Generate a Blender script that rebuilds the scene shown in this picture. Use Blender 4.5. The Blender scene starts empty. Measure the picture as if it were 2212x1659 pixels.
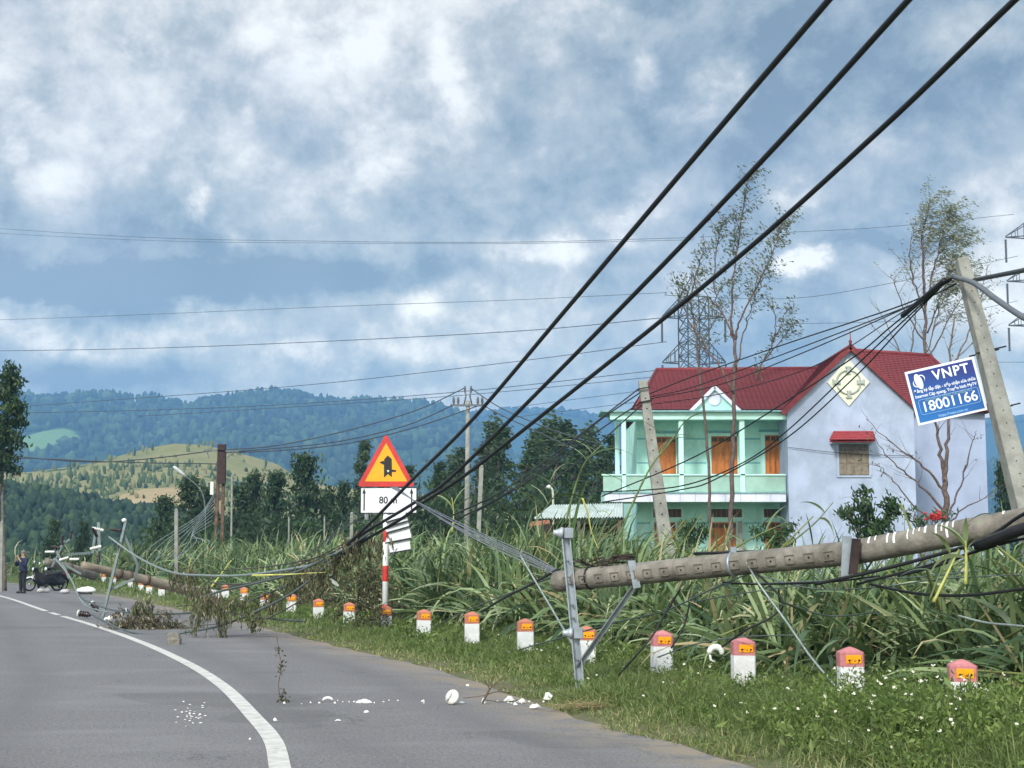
import bpy, math, random
import numpy as np
from mathutils import Vector, Matrix
R = math.radians
rng = np.random.default_rng(7)
random.seed(11)
sc = bpy.context.scene
COL = sc.collection

# ------------------------------------------------------------------ camera
CAM_H = 1.4
W, H = 2212.0, 1659.0            # working pixel grid of the photograph
F = 1.5 * W
HOR = 1205.0
PITCH = math.atan((HOR - H / 2) / F)
cam_d = bpy.data.cameras.new("camera")
cam_d.sensor_width = 36.0
cam_d.lens = 54.0
cam_d.clip_start = 0.1
cam_d.clip_end = 20000
cam = bpy.data.objects.new("camera", cam_d)
COL.objects.link(cam)
cam.location = (0, 0, CAM_H)
cam.rotation_euler = (math.pi / 2 + PITCH, 0, 0)
sc.camera = cam

# ------------------------------------------------------------------ exposure
sc.view_settings.view_transform = 'Standard'
sc.view_settings.look = 'None'
sc.view_settings.exposure = 0.0
sc.view_settings.gamma = 1.0
try:
    sc.cycles.use_denoising = True
    sc.cycles.max_bounces = 8
    sc.cycles.volume_bounces = 1
    sc.cycles.transparent_max_bounces = 16
    sc.cycles.use_adaptive_sampling = True
except Exception:
    pass

# ------------------------------------------------------------------ sun + sky
SUN_EL, SUN_AZ = 35.0, 205.0      # azimuth clockwise from +Y (view direction)
sun_d = bpy.data.lights.new("sun", 'SUN')
sun_d.energy = 3.4
sun_d.angle = R(9)
sun_d.color = (1.0, 0.955, 0.88)
sun = bpy.data.objects.new("sun", sun_d)
COL.objects.link(sun)
_sv = Vector((math.sin(R(SUN_AZ)) * math.cos(R(SUN_EL)), math.cos(R(SUN_AZ)) * math.cos(R(SUN_EL)), math.sin(R(SUN_EL))))
sun.rotation_euler = _sv.to_track_quat('Z', 'Y').to_euler()
sun.location = (-20, -20, 40)

def ray(x, y):
    dx = (x - W / 2) / F
    dy = (H / 2 - y) / F
    return Vector((dx, math.cos(PITCH) - dy * math.sin(PITCH), math.sin(PITCH) + dy * math.cos(PITCH)))
def P(x, y, Y):
    d = ray(x, y)
    return Vector((0, 0, CAM_H)) + d * (Y / d.y)
def G(x, y, z=0.0):
    d = ray(x, y)
    return Vector((0, 0, CAM_H)) + d * ((z - CAM_H) / d.z)
def px(Y):                       # pixels per metre at depth Y
    return F / Y

world = bpy.data.worlds.new("World")
sc.world = world
world.use_nodes = True
wt = world.node_tree
wt.nodes.clear()
class NT:
    """tiny node-tree helper"""
    def __init__(s, nt): s.nt = nt
    def n(s, t, **kw):
        nd = s.nt.nodes.new(t)
        for k, v in kw.items(): setattr(nd, k, v)
        return nd
    def l(s, a, b): s.nt.links.new(a, b)
    def val(s, sock, v):
        if hasattr(v, 'is_output'): s.l(v, sock)
        else: sock.default_value = v
    def math(s, op, a, b=0.0, c=None, clamp=False):
        nd = s.n('ShaderNodeMath', operation=op, use_clamp=clamp)
        s.val(nd.inputs[0], a); s.val(nd.inputs[1], b)
        if c is not None: s.val(nd.inputs[2], c)
        return nd.outputs[0]
    def vmath(s, op, a, b=(0, 0, 0)):
        nd = s.n('ShaderNodeVectorMath', operation=op)
        s.val(nd.inputs[0], a)
        if op == 'SCALE': s.val(nd.inputs[3], b)
        else: s.val(nd.inputs[1], b)
        return nd.outputs['Value'] if op in ('DOT_PRODUCT', 'LENGTH', 'DISTANCE') else nd.outputs[0]
    def noise(s, vec, scale, detail=5, rough=.55, dist=0.0, out='Fac'):
        nd = s.n('ShaderNodeTexNoise')
        if vec is not None: s.l(vec, nd.inputs['Vector'])
        nd.inputs['Scale'].default_value = scale
        nd.inputs['Detail'].default_value = detail
        nd.inputs['Roughness'].default_value = rough
        nd.inputs['Distortion'].default_value = dist
        return nd.outputs[out]
    def ramp(s, fac, stops, interp='LINEAR'):
        nd = s.n('ShaderNodeValToRGB')
        cr = nd.color_ramp; cr.interpolation = interp
        while len(cr.elements) < len(stops): cr.elements.new(0.5)
        for e, (p, c) in zip(cr.elements, stops):
            e.position = p
            e.color = (c, c, c, 1) if isinstance(c, (int, float)) else (*c, 1)
        s.val(nd.inputs['Fac'], fac)
        return nd.outputs['Color']
    def mix(s, fac, a, b, blend='MIX'):
        nd = s.n('ShaderNodeMix', data_type='RGBA', blend_type=blend)
        s.val(nd.inputs[0], fac)
        for k, v in ((6, a), (7, b)):
            s.val(nd.inputs[k], (*v, 1) if isinstance(v, tuple) and len(v) == 3 else v)
        return nd.outputs[2]
    def smooth(s, v, a, b):
        nd = s.n('ShaderNodeMapRange', interpolation_type='SMOOTHSTEP')
        s.val(nd.inputs[0], v); nd.inputs[1].default_value = a; nd.inputs[2].default_value = b
        return nd.outputs[0]

def srgb(r, g, b):
    f = lambda c: (c / 255) / 12.92 if c / 255 <= .04045 else ((c / 255 + .055) / 1.055) ** 2.4
    return (f(r), f(g), f(b))

def build_world():
    t = NT(wt)
    out = t.n('ShaderNodeOutputWorld')
    sky = t.n('ShaderNodeTexSky', sky_type='NISHITA')
    sky.sun_disc = False
    sky.sun_elevation = R(SUN_EL)
    sky.sun_rotation = R(SUN_AZ)
    bg = t.n('ShaderNodeBackground'); bg.inputs[1].default_value = 0.10
    t.l(sky.outputs[0], bg.inputs[0])
    tc = t.n('ShaderNodeTexCoord')
    d = t.vmath('NORMALIZE', tc.outputs['Generated'])
    sp = t.n('ShaderNodeSeparateXYZ'); t.l(d, sp.inputs[0])
    den = t.math('ADD', t.math('MAXIMUM', sp.outputs[2], 0.0), 0.22)
    cx = t.math('DIVIDE', sp.outputs[0], den)
    cy = t.math('DIVIDE', sp.outputs[1], den)
    cb = t.n('ShaderNodeCombineXYZ'); t.l(cx, cb.inputs[0]); t.l(t.math('MULTIPLY', cy, .8), cb.inputs[1])
    v = t.vmath('ADD', cb.outputs[0], (3.1, 0.7, 0.0))
    stretch = t.vmath('MULTIPLY', d, (1.0, 1.0, 1.12))
    # ragged cloud edges: the placed masses are looked up through a turbulent offset
    w1 = t.vmath('SUBTRACT', t.noise(stretch, 7.0, 8, .62, 0.0, 'Color'), (.5, .5, .5))
    dw = t.vmath('ADD', d, t.vmath('SCALE', w1, WARP))
    sw = t.n('ShaderNodeSeparateXYZ'); t.l(dw, sw.inputs[0])
    azm = t.math('ARCTAN2', sw.outputs[0], sw.outputs[1])
    elv = t.math('ARCSINE', sw.outputs[2])
    big = t.noise(v, 1.15, 9, .52, .35)
    mid = t.noise(t.vmath('ADD', stretch, (2.0, 0, 0)), 8.0, 10, .63, .35)
    fine = t.noise(t.vmath('ADD', stretch, (5.0, 2.0, 1.0)), 19.0, 9, .62, .3)
    def blob(x, y, wx, wy, amt):
        q = ray(x, y).normalized()
        az, el = math.atan2(q.x, q.y), math.asin(q.z)
        da = t.math('DIVIDE', t.math('SUBTRACT', azm, az), R(wx))
        de = t.math('DIVIDE', t.math('SUBTRACT', elv, el), R(wy))
        r2 = t.math('ADD', t.math('MULTIPLY', da, da), t.math('MULTIPLY', de, de))
        return t.math('MULTIPLY', t.math('EXPONENT', t.math('MULTIPLY', t.math('POWER', r2, 1.6), -1.0)), amt * 1.15)
    soft = bright = None
    for b in BLOBS:
        k = blob(*b)
        if b[4] < 0.2: soft = k if soft is None else t.math('ADD', soft, k)
        else: bright = k if bright is None else t.math('ADD', bright, k)
    crisp = t.math('MULTIPLY', bright, t.math('MULTIPLY_ADD', t.math('SUBTRACT', fine, .5), 4.0, .9))
    # cauliflower edges: folded noise gives rounded lumps with sharp creases between them
    def billow(vec, sc, det):
        n = t.noise(vec, sc, det, .58, .15)
        return t.math('SUBTRACT', .13, t.math('ABSOLUTE', t.math('SUBTRACT', n, .5)))
    vfine = t.noise(t.vmath('ADD', stretch, (1.0, 9.0, 6.0)), 44.0, 7, .62, .2)
    puff = t.math('ADD', t.math('MULTIPLY', billow(t.vmath('ADD', stretch, (8.0, 1.0, 4.0)), 6.5, 8), -1.5), t.math('MULTIPLY', billow(t.vmath('ADD', stretch, (3.0, 6.0, 2.0)), 16.0, 7), -1.1))
    cen = lambda n, k: t.math('MULTIPLY', t.math('SUBTRACT', n, .5), k)
    s = t.math('ADD', soft, SKY_MID)
    for q in (crisp, cen(big, 1.75), cen(mid, 1.15), cen(fine, .85), cen(vfine, .55), t.math('MULTIPLY', puff, .8)): s = t.math('ADD', s, q)
    col = t.ramp(s, SKY_STOPS)
    lilac = t.noise(t.vmath('ADD', stretch, (1.0, 7.0, 3.0)), 6.0, 4, .55, .3)
    col = t.mix(t.math('MULTIPLY', t.smooth(lilac, .46, .64), .22), col, t.mix(.55, col, srgb(178, 182, 206)))
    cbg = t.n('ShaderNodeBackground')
    # towards the horizon the cloud deck is lit brighter and warmer (the valley air then cools it again)
    hor = t.smooth(sp.outputs[2], .30, .06)
    col = t.mix(hor, col, (1.0, .95, .80), 'MULTIPLY')
    t.l(col, cbg.inputs[0])
    # sky overhead and behind the viewer, out of frame, brightened to light ground and porch
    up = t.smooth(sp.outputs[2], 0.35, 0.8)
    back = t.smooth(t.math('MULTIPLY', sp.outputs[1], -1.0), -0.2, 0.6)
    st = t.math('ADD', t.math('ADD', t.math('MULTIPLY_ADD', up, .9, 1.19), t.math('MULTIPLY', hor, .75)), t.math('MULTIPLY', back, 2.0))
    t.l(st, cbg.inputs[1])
    # little gaps of open blue
    gapn = t.noise(t.vmath('ADD', v, (9.0, 4.0, 2.0)), 2.2, 6, .6, .3)
    gap = t.math('MULTIPLY', t.smooth(gapn, .6, .72), .35)
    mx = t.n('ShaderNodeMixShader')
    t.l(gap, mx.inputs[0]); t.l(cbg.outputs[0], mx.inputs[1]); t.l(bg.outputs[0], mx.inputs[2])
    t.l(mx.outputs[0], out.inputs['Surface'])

SKY_MID, WARP = 0.515, 0.085
SKY_STOPS = [(0.0, srgb(126, 141, 153)), (0.2, srgb(154, 167, 174)), (0.42, srgb(184, 191, 192)),
             (0.58, srgb(214, 215, 213)), (0.74, srgb(236, 236, 231)), (0.92, srgb(252, 252, 246))]
BLOBS = [  # cloud masses: pixel x, y of the centre, radius in degrees across and up, lighter (+) or darker (-)
    (300, 612, 6.0, .75, -.55), (780, 595, 4.5, .6, -.3), (60, 620, 3, .6, -.2), (350, 560, 7, 1.0, -.10),
    (40, 690, 2.2, .6, .30), (330, 725, 4.5, .6, .22), (60, 745, 3.5, .5, .18), (720, 790, 4.5, .5, .25), (600, 690, 4, .5, .1),
    (680, 60, 3.2, 1.6, .2), (980, 190, .9, 1.6, .34), (820, 330, 1.5, 1.4, .24), (900, 690, .9, .7, .34), (620, 180, 3.5, .9, .12),
    (280, 90, .8, .9, .24), (430, 455, .45, .5, .34), (520, 500, .9, .4, .22), (70, 230, .5, .5, .22), (10, 320, .6, .7, .24), (100, 400, 1.4, .7, .14),
    (1330, 480, 1.7, .8, .30), (1560, 150, 1.2, 1.1, .26), (1740, 430, 1.0, .9, .36), (1760, 590, 1.2, .5, .60), (1380, 150, .7, .8, .24),
    (1230, 560, 2.4, .55, .30), (1900, 300, 1.6, .8, .22), (2100, 60, 3.0, 1.2, .14), (1480, 220, 1.6, .5, .2), (2180, 430, 1.2, .7, .18),
    (1380, 20, 1.6, .5, -.22), (1240, 390, 2.0, .9, -.14), (1680, 220, 1.0, .8, -.12), (1920, 540, 2.2, .35, -.2), (1530, 560, 1.2, .5, -.1),
    (900, 430, 4.0, .8, -.12), (1000, 620, 3, .35, -.08), (1250, 850, 5, .6, -.1), (1640, 330, 1.0, .9, -.12), (1430, 640, 2.0, .5, .12), (780, 690, .9, .5, -.2),
    (1050, 40, 1.6, .6, .1), (180, 330, 2.5, .8, -.06), (2150, 700, 2.0, 1.0, .12), (640, 300, 2.0, .6, -.08), (350, 800, 4, .4, -.08), (2120, 870, 1, .5, .3), (1120, 300, 1.5, .8, -.08)]
build_world()

# ------------------------------------------------------------------ materials
MATS = {}
def M(name, col, rough=.75, metal=0.0, var=.14, scale=6.0, bump=0.0, spec=.35, dirt=None, stretch=None):
    """plain procedural paint/metal/concrete: colour with noise mottling, optional dirt stains and bump"""
    if name in MATS: return MATS[name]
    m = bpy.data.materials.new(name); m.use_nodes = True
    t = NT(m.node_tree)
    bs = m.node_tree.nodes['Principled BSDF']
    tc = t.n('ShaderNodeTexCoord').outputs['Object']
    if stretch:
        tc = t.vmath('MULTIPLY', tc, stretch)
    nz = t.noise(tc, scale, 7, .6)
    lo = tuple(max(0, c * (1 - var * 1.6)) for c in col)
    hi = tuple(min(1, c * (1 + var)) for c in col)
    c = t.mix(t.smooth(nz, .3, .7), lo, hi)
    if dirt:
        dn = t.noise(t.vmath('MULTIPLY', tc, (1, 1, .35)), scale * .55, 8, .68, .4)
        c = t.mix(t.math('MULTIPLY', t.smooth(dn, .52, .72), dirt[1]), c, dirt[0])
    t.l(c, bs.inputs['Base Color'])
    bs.inputs['Roughness'].default_value = rough
    bs.inputs['Metallic'].default_value = metal
    bs.inputs['Specular IOR Level'].default_value = spec
    if bump:
        bp = t.n('ShaderNodeBump'); bp.inputs['Strength'].default_value = bump; bp.inputs['Distance'].default_value = .02
        t.l(t.noise(tc, scale * 5, 5, .6), bp.inputs['Height']); t.l(bp.outputs[0], bs.inputs['Normal'])
    MATS[name] = m
    return m

def leafmat(name, stops, trans=.3, rough=.55, tint=1.0):
    """leaf: colour picked per leaf from the ramp (attribute rnd), a little light passes through"""
    if name in MATS: return MATS[name]
    m = bpy.data.materials.new(name); m.use_nodes = True
    nt = m.node_tree; t = NT(nt)
    bs = nt.nodes['Principled BSDF']; out = nt.nodes['Material Output']
    at = t.n('ShaderNodeAttribute', attribute_name='rnd')
    c = t.ramp(at.outputs['Fac'], stops)
    t.l(c, bs.inputs['Base Color'])
    bs.inputs['Roughness'].default_value = rough
    bs.inputs['Specular IOR Level'].default_value = .3
    tr = t.n('ShaderNodeBsdfTranslucent')
    t.l(t.mix(.35, c, (.25, .35, .06), 'MIX'), tr.inputs[0])
    mx = t.n('ShaderNodeMixShader'); mx.inputs[0].default_value = trans
    t.l(bs.outputs[0], mx.inputs[1]); t.l(tr.outputs[0], mx.inputs[2])
    t.l(mx.outputs[0], out.inputs['Surface'])
    MATS[name] = m
    return m

# ------------------------------------------------------------------ object helpers
def tag(o, label=None, cat=None, group=None, kind=None):
    if label: o['label'] = label
    if cat: o['category'] = cat
    if group: o['group'] = group
    if kind: o['kind'] = kind
    return o
def empty(name, loc, label, cat, group=None, rz=0.0):
    o = bpy.data.objects.new(name, None)
    o.empty_display_size = .2
    COL.objects.link(o)
    o.location = loc
    o.rotation_euler = (0, 0, rz)
    return tag(o, label, cat, group)
def link_mesh(name, me, mat, parent=None, origin=None):
    o = bpy.data.objects.new(name, me)
    COL.objects.link(o)
    if mat is not None:
        for mm in (mat if isinstance(mat, (list, tuple)) else [mat]): me.materials.append(mm)
    if parent is not None: o.parent = parent
    if origin is not None and parent is None: o.location = origin
    return o
def copy_tree(o, parent=None):
    c = o.copy(); COL.objects.link(c)
    if parent is not None: c.parent = parent
    for ch in o.children: copy_tree(ch, c)
    return c

class MB:
    """collects shapes into ONE mesh; points are world or local, origin is subtracted on build"""
    def __init__(s): s.v = []; s.f = []; s.smooth = []; s.mi = []
    def add(s, vs, fs, smooth=False, mi=0):
        b = len(s.v)
        s.v += [tuple(p) for p in vs]
        for f in fs:
            s.f.append([i + b for i in f]); s.smooth.append(smooth); s.mi.append(mi)
        return s
    def box(s, a, b, mi=0, bev=0.0):
        (x0, y0, z0), (x1, y1, z1) = a, b
        x0, x1 = min(x0, x1), max(x0, x1); y0, y1 = min(y0, y1), max(y0, y1); z0, z1 = min(z0, z1), max(z0, z1)
        if bev <= 0:
            vs = [(x0, y0, z0), (x1, y0, z0), (x1, y1, z0), (x0, y1, z0), (x0, y0, z1), (x1, y0, z1), (x1, y1, z1), (x0, y1, z1)]
            return s.add(vs, [(0, 3, 2, 1), (4, 5, 6, 7), (0, 1, 5, 4), (1, 2, 6, 5), (2, 3, 7, 6), (3, 0, 4, 7)], mi=mi)
        # chamfered box: octagon-ish loops
        def loop(z, k):
            return [(x0 + k, y0 + k + 0, z), (x1 - k, y0 + k, z), (x1 - k, y1 - k, z), (x0 + k, y1 - k, z)]
        def oct_(z):
            e = bev
            return [(x0 + e, y0, z), (x1 - e, y0, z), (x1, y0 + e, z), (x1, y1 - e, z), (x1 - e, y1, z), (x0 + e, y1, z), (x0, y1 - e, z), (x0, y0 + e, z)]
        def octi(z):
            e = bev; k = bev * .7
            return [(x0 + e + k * .4, y0 + k, z), (x1 - e - k * .4, y0 + k, z), (x1 - k, y0 + e + k * .4, z), (x1 - k, y1 - e - k * .4, z),
                    (x1 - e - k * .4, y1 - k, z), (x0 + e + k * .4, y1 - k, z), (x0 + k, y1 - e - k * .4, z), (x0 + k, y0 + e + k * .4, z)]
        return s.loft([octi(z0), oct_(z0 + bev * .7), oct_(z1 - bev * .7), octi(z1)], mi=mi)
    def loft(s, rings, cap=True, smooth=False, mi=0, closed=True):
        n = len(rings[0]); vs = [p for r in rings for p in r]; fs = []
        for k in range(len(rings) - 1):
            for i in range(n if closed else n - 1):
                j = (i + 1) % n
                fs.append((k * n + i, k * n + j, (k + 1) * n + j, (k + 1) * n + i))
        if cap:
            fs.append(tuple(range(n - 1, -1, -1))); fs.append(tuple((len(rings) - 1) * n + i for i in range(n)))
        return s.add(vs, fs, smooth, mi)
    def tube(s, pts, r, n=6, cap=True, smooth=True, mi=0):
        pts = [Vector(p) for p in pts]
        rs = list(r) if isinstance(r, (list, tuple)) else [r] * len(pts)
        rings = []; u = None
        for i, p in enumerate(pts):
            d = (pts[min(i + 1, len(pts) - 1)] - pts[max(i - 1, 0)])
            if d.length < 1e-9: d = Vector((0, 0, 1))
            d.normalize()
            if u is None:
                u = d.orthogonal().normalized()
            else:
                u = (u - d * u.dot(d))
                u = u.normalized() if u.length > 1e-6 else d.orthogonal().normalized()
            w = d.cross(u)
            rings.append([p + (u * math.cos(2 * math.pi * k / n) + w * math.sin(2 * math.pi * k / n)) * rs[i] for k in range(n)])
        return s.loft(rings, cap, smooth, mi)
    def bar(s, a, b, w, h=None, up=(0, 0, 1), mi=0):
        """square bar from a to b"""
        a, b = Vector(a), Vector(b); d = (b - a).normalized(); h = h or w
        u = Vector(up); u = u - d * u.dot(d)
        if u.length < 1e-4: u = d.orthogonal()
        u.normalize(); v = d.cross(u)
        rg = lambda p: [p + v * (w / 2) * i + u * (h / 2) * j for i, j in ((-1, -1), (1, -1), (1, 1), (-1, 1))]
        return s.loft([rg(a), rg(b)], mi=mi)
    def lathe(s, prof, c, axis=(0, 0, 1), n=16, mi=0, smooth=True):
        """prof: list of (radius, height along axis)"""
        ax = Vector(axis).normalized(); u = ax.orthogonal().normalized(); w = ax.cross(u); c = Vector(c)
        rings = [[c + ax * h + (u * math.cos(2 * math.pi * k / n) + w * math.sin(2 * math.pi * k / n)) * max(r, 1e-4) for k in range(n)] for r, h in prof]
        return s.loft(rings, True, smooth, mi)
    def prism(s, poly, depth, mi=0):
        """poly: 3D points of a planar outline, depth: extrusion vector"""
        d = Vector(depth); n = len(poly)
        a = [Vector(p) for p in poly]; b = [p + d for p in a]
        nrm = sum(((a[i] - a[0]).cross(a[(i + 1) % n] - a[0]) for i in range(1, n)), Vector())
        if nrm.dot(d) > 0: a, b = b, a
        vs = a + b
        fs = [tuple(range(n)), tuple(range(2 * n - 1, n - 1, -1))] + [(i, i + n, (i + 1) % n + n, (i + 1) % n) for i in range(n)]
        return s.add(vs, fs, mi=mi)
    def build(s, name, mat, parent=None, origin=None, local=False, bevel=0.0):
        if origin is None:
            if parent is not None and not local:
                origin = Vector(parent.location)
                pp = parent.parent
                while pp is not None: origin = origin + Vector(pp.location); pp = pp.parent
            elif local: origin = Vector((0, 0, 0))
            else:
                arr = np.array(s.v); origin = Vector((float(arr[:, 0].mean()), float(arr[:, 1].mean()), float(arr[:, 2].min())))
        me = bpy.data.meshes.new(name)
        ox, oy, oz = origin
        me.from_pydata([(x - ox, y - oy, z - oz) for x, y, z in s.v], [], s.f)
        me.polygons.foreach_set('use_smooth', s.smooth)
        if max(s.mi, default=0) > 0: me.polygons.foreach_set('material_index', s.mi)
        me.validate(); me.update()
        o = link_mesh(name, me, mat, parent, None if parent is not None else (None if local else origin))
        if bevel > 0:
            bm_ = o.modifiers.new('bevel', 'BEVEL'); bm_.width = bevel; bm_.segments = 2; bm_.limit_method = 'ANGLE'
        return o

def np_mesh(name, verts, quads, rnd=None, mat=None, parent=None, origin=None, smooth=False):
    """quads: (N,4) or (N,3) index array; rnd: per face float"""
    verts = np.asarray(verts, np.float32); quads = np.asarray(quads, np.int32)
    if origin is not None: verts = verts - np.array(origin, np.float32)
    me = bpy.data.meshes.new(name)
    nf, k = quads.shape
    me.vertices.add(len(verts)); me.vertices.foreach_set('co', verts.ravel())
    me.loops.add(nf * k); me.loops.foreach_set('vertex_index', quads.ravel())
    me.polygons.add(nf)
    me.polygons.foreach_set('loop_start', np.arange(0, nf * k, k, dtype=np.int32))
    me.polygons.foreach_set('loop_total', np.full(nf, k, dtype=np.int32))
    if smooth: me.polygons.foreach_set('use_smooth', np.ones(nf, dtype=bool))
    me.update(calc_edges=True)
    if rnd is not None:
        a = me.attributes.new('rnd', 'FLOAT', 'FACE')
        a.data.foreach_set('value', np.asarray(rnd, np.float32))
    return link_mesh(name, me, mat, parent, origin if parent is None else None)

def cat(parts):
    """join (verts, faces, rnd) triples"""
    vs, fs, rs, b = [], [], [], 0
    for v, f, r in parts:
        vs.append(v); fs.append(f + b); rs.append(r); b += len(v)
    return np.concatenate(vs), np.concatenate(fs), np.concatenate(rs)

def ribbons(base, az, el, L, Wd, droop, segs=5, roll=None, wmax=.35, rnd=None, power=1.0):
    """N bent strap leaves/blades"""
    n = len(base)
    pos = base.astype(float).copy()
    roll = np.zeros(n) if roll is None else roll
    ca, sa = np.cos(az), np.sin(az)
    out = np.zeros((n, segs + 1, 2, 3))
    for k in range(segs + 1):
        u = k / segs
        pit = el - droop * u ** power
        side = np.stack([-sa, ca, np.zeros(n)], 1)
        nor = np.stack([-np.sin(pit) * ca, -np.sin(pit) * sa, np.cos(pit)], 1)
        sd = side * np.cos(roll)[:, None] + nor * np.sin(roll)[:, None]
        prof = (min(1, .45 + u / wmax * .55) if u < wmax else max(.04, 1 - ((u - wmax) / (1 - wmax)) ** 1.6))
        w = (Wd * prof * .5)[:, None]
        out[:, k, 0] = pos - sd * w; out[:, k, 1] = pos + sd * w
        st = (L / segs)[:, None]
        pos = pos + np.stack([np.cos(pit) * ca, np.cos(pit) * sa, np.sin(pit)], 1) * st
    idx = np.arange(n)[:, None] * (segs + 1) * 2 + np.arange(segs)[None, :] * 2
    q = np.stack([idx, idx + 1, idx + 3, idx + 2], -1).reshape(-1, 4)
    r = rng.random(n) if rnd is None else rnd
    return out.reshape(-1, 3), q, np.repeat(r, segs)

def leaves(cen, size, aspect=.4, dirs=None, rnd=None, bend=.15):
    """N small leaf faces (diamond-like quads); dirs: preferred long axis"""
    n = len(cen)
    d = rng.normal(size=(n, 3)) if dirs is None else dirs + rng.normal(size=(n, 3)) * .45
    d /= np.linalg.norm(d, axis=1)[:, None] + 1e-9
    s = np.cross(d, rng.normal(size=(n, 3))); s /= np.linalg.norm(s, axis=1)[:, None] + 1e-9
    nn = np.cross(d, s)
    sz = np.broadcast_to(size, (n,))[:, None] * rng.uniform(.6, 1.25, (n, 1))
    v = np.stack([cen - d * sz * .5, cen + s * sz * aspect * .5 + nn * sz * bend, cen + d * sz * .5, cen - s * sz * aspect * .5 + nn * sz * bend], 1)
    q = np.arange(n * 4).reshape(n, 4)
    return v.reshape(-1, 3), q, (rng.random(n) if rnd is None else rnd)

def smooth_line(pts, sub=8):
    """Catmull-Rom through points"""
    pts = [Vector(p) for p in pts]
    if len(pts) == 2: return [pts[0].lerp(pts[1], i / sub) for i in range(sub + 1)]
    q = [pts[0] * 2 - pts[1]] + pts + [pts[-1] * 2 - pts[-2]]
    out = []
    for i in range(1, len(q) - 2):
        a, b, c, d = q[i - 1], q[i], q[i + 1], q[i + 2]
        for k in range(sub):
            u = k / sub
            out.append(0.5 * ((2 * b) + (c - a) * u + (2 * a - 5 * b + 4 * c - d) * u * u + (-a + 3 * b - 3 * c + d) * u ** 3))
    out.append(q[-2])
    return out

def text_part(name, body, size, mat, parent, mtx, bold=0.0, align='CENTER', sx=1.0, space=1.0):
    """lettering as thin mesh; mtx places the text plane in the parent's space"""
    cu = bpy.data.curves.new(name, 'FONT')
    cu.body = body; cu.size = size; cu.align_x = align; cu.align_y = 'CENTER'; cu.extrude = .0015; cu.offset = bold; cu.space_character = space
    tmp = bpy.data.objects.new(name, cu)
    COL.objects.link(tmp)
    bpy.context.view_layer.update()
    dg = bpy.context.evaluated_depsgraph_get()
    me = bpy.data.meshes.new_from_object(tmp.evaluated_get(dg))
    bpy.data.objects.remove(tmp)
    me.transform(mtx @ Matrix.Diagonal((sx, 1, 1, 1)))
    me.materials.clear()
    return link_mesh(name, me, mat, parent)
# ================================================================== TERRAIN
EDGE = [(4.9, -8), (3.3, 4), (1.75, 10.4), (.62, 13.9), (-.93, 19.8), (-2.15, 23.2), (-4.5, 30), (-6.6, 36), (-9.6, 44), (-13.3, 54), (-17.8, 65), (-24, 79), (-35, 98), (-60, 120), (-110, 135)]
EDGE = [Vector((p.x, p.y, 0)) for p in smooth_line([(x, y, 0) for x, y in EDGE], 9)]
_E = np.array([(p.x, p.y) for p in EDGE])
def edge_dist(xy):
    """signed distance to the road's right edge (positive on the field side)"""
    xy = np.atleast_2d(np.asarray(xy, float))
    best = np.full(len(xy), 1e9); sg = np.zeros(len(xy))
    for i in range(len(_E) - 1):
        a, b = _E[i], _E[i + 1]; d = b - a
        t = np.clip(((xy - a) @ d) / (d @ d), 0, 1)
        q = a + t[:, None] * d
        dist = np.linalg.norm(xy - q, axis=1)
        cr = d[0] * (xy[:, 1] - a[1]) - d[1] * (xy[:, 0] - a[0])
        m = dist < best
        best[m] = dist[m]; sg[m] = np.where(cr[m] < 0, 1, -1)
    return best * sg
def wob(x, y, s=1.0):
    return (np.sin(x * 1.7 * s + 1.3) * np.cos(y * 1.3 * s - .4) + .5 * np.sin(x * 3.9 * s + y * 2.7 * s) + .3 * np.cos(x * 7.1 * s - y * 5.3 * s + 2)) / 1.8
def sstep(v, a, b):
    t = np.clip((v - a) / (b - a), 0, 1); return t * t * (3 - 2 * t)
def height(xy):
    xy = np.atleast_2d(np.asarray(xy, float))
    d = edge_dist(xy)
    z = -.05 + .11 * sstep(d, -.05, .7) + .035 * wob(xy[:, 0], xy[:, 1]) * sstep(d, .2, 1.5)
    mound = np.exp(-(((xy[:, 0] - 3.6) / 1.6) ** 2 + ((xy[:, 1] - 11.4) / 1.5) ** 2))
    return z + .16 * mound * sstep(d, .2, 1.2)
def hz(x, y): return float(height([(x, y)])[0])

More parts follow.
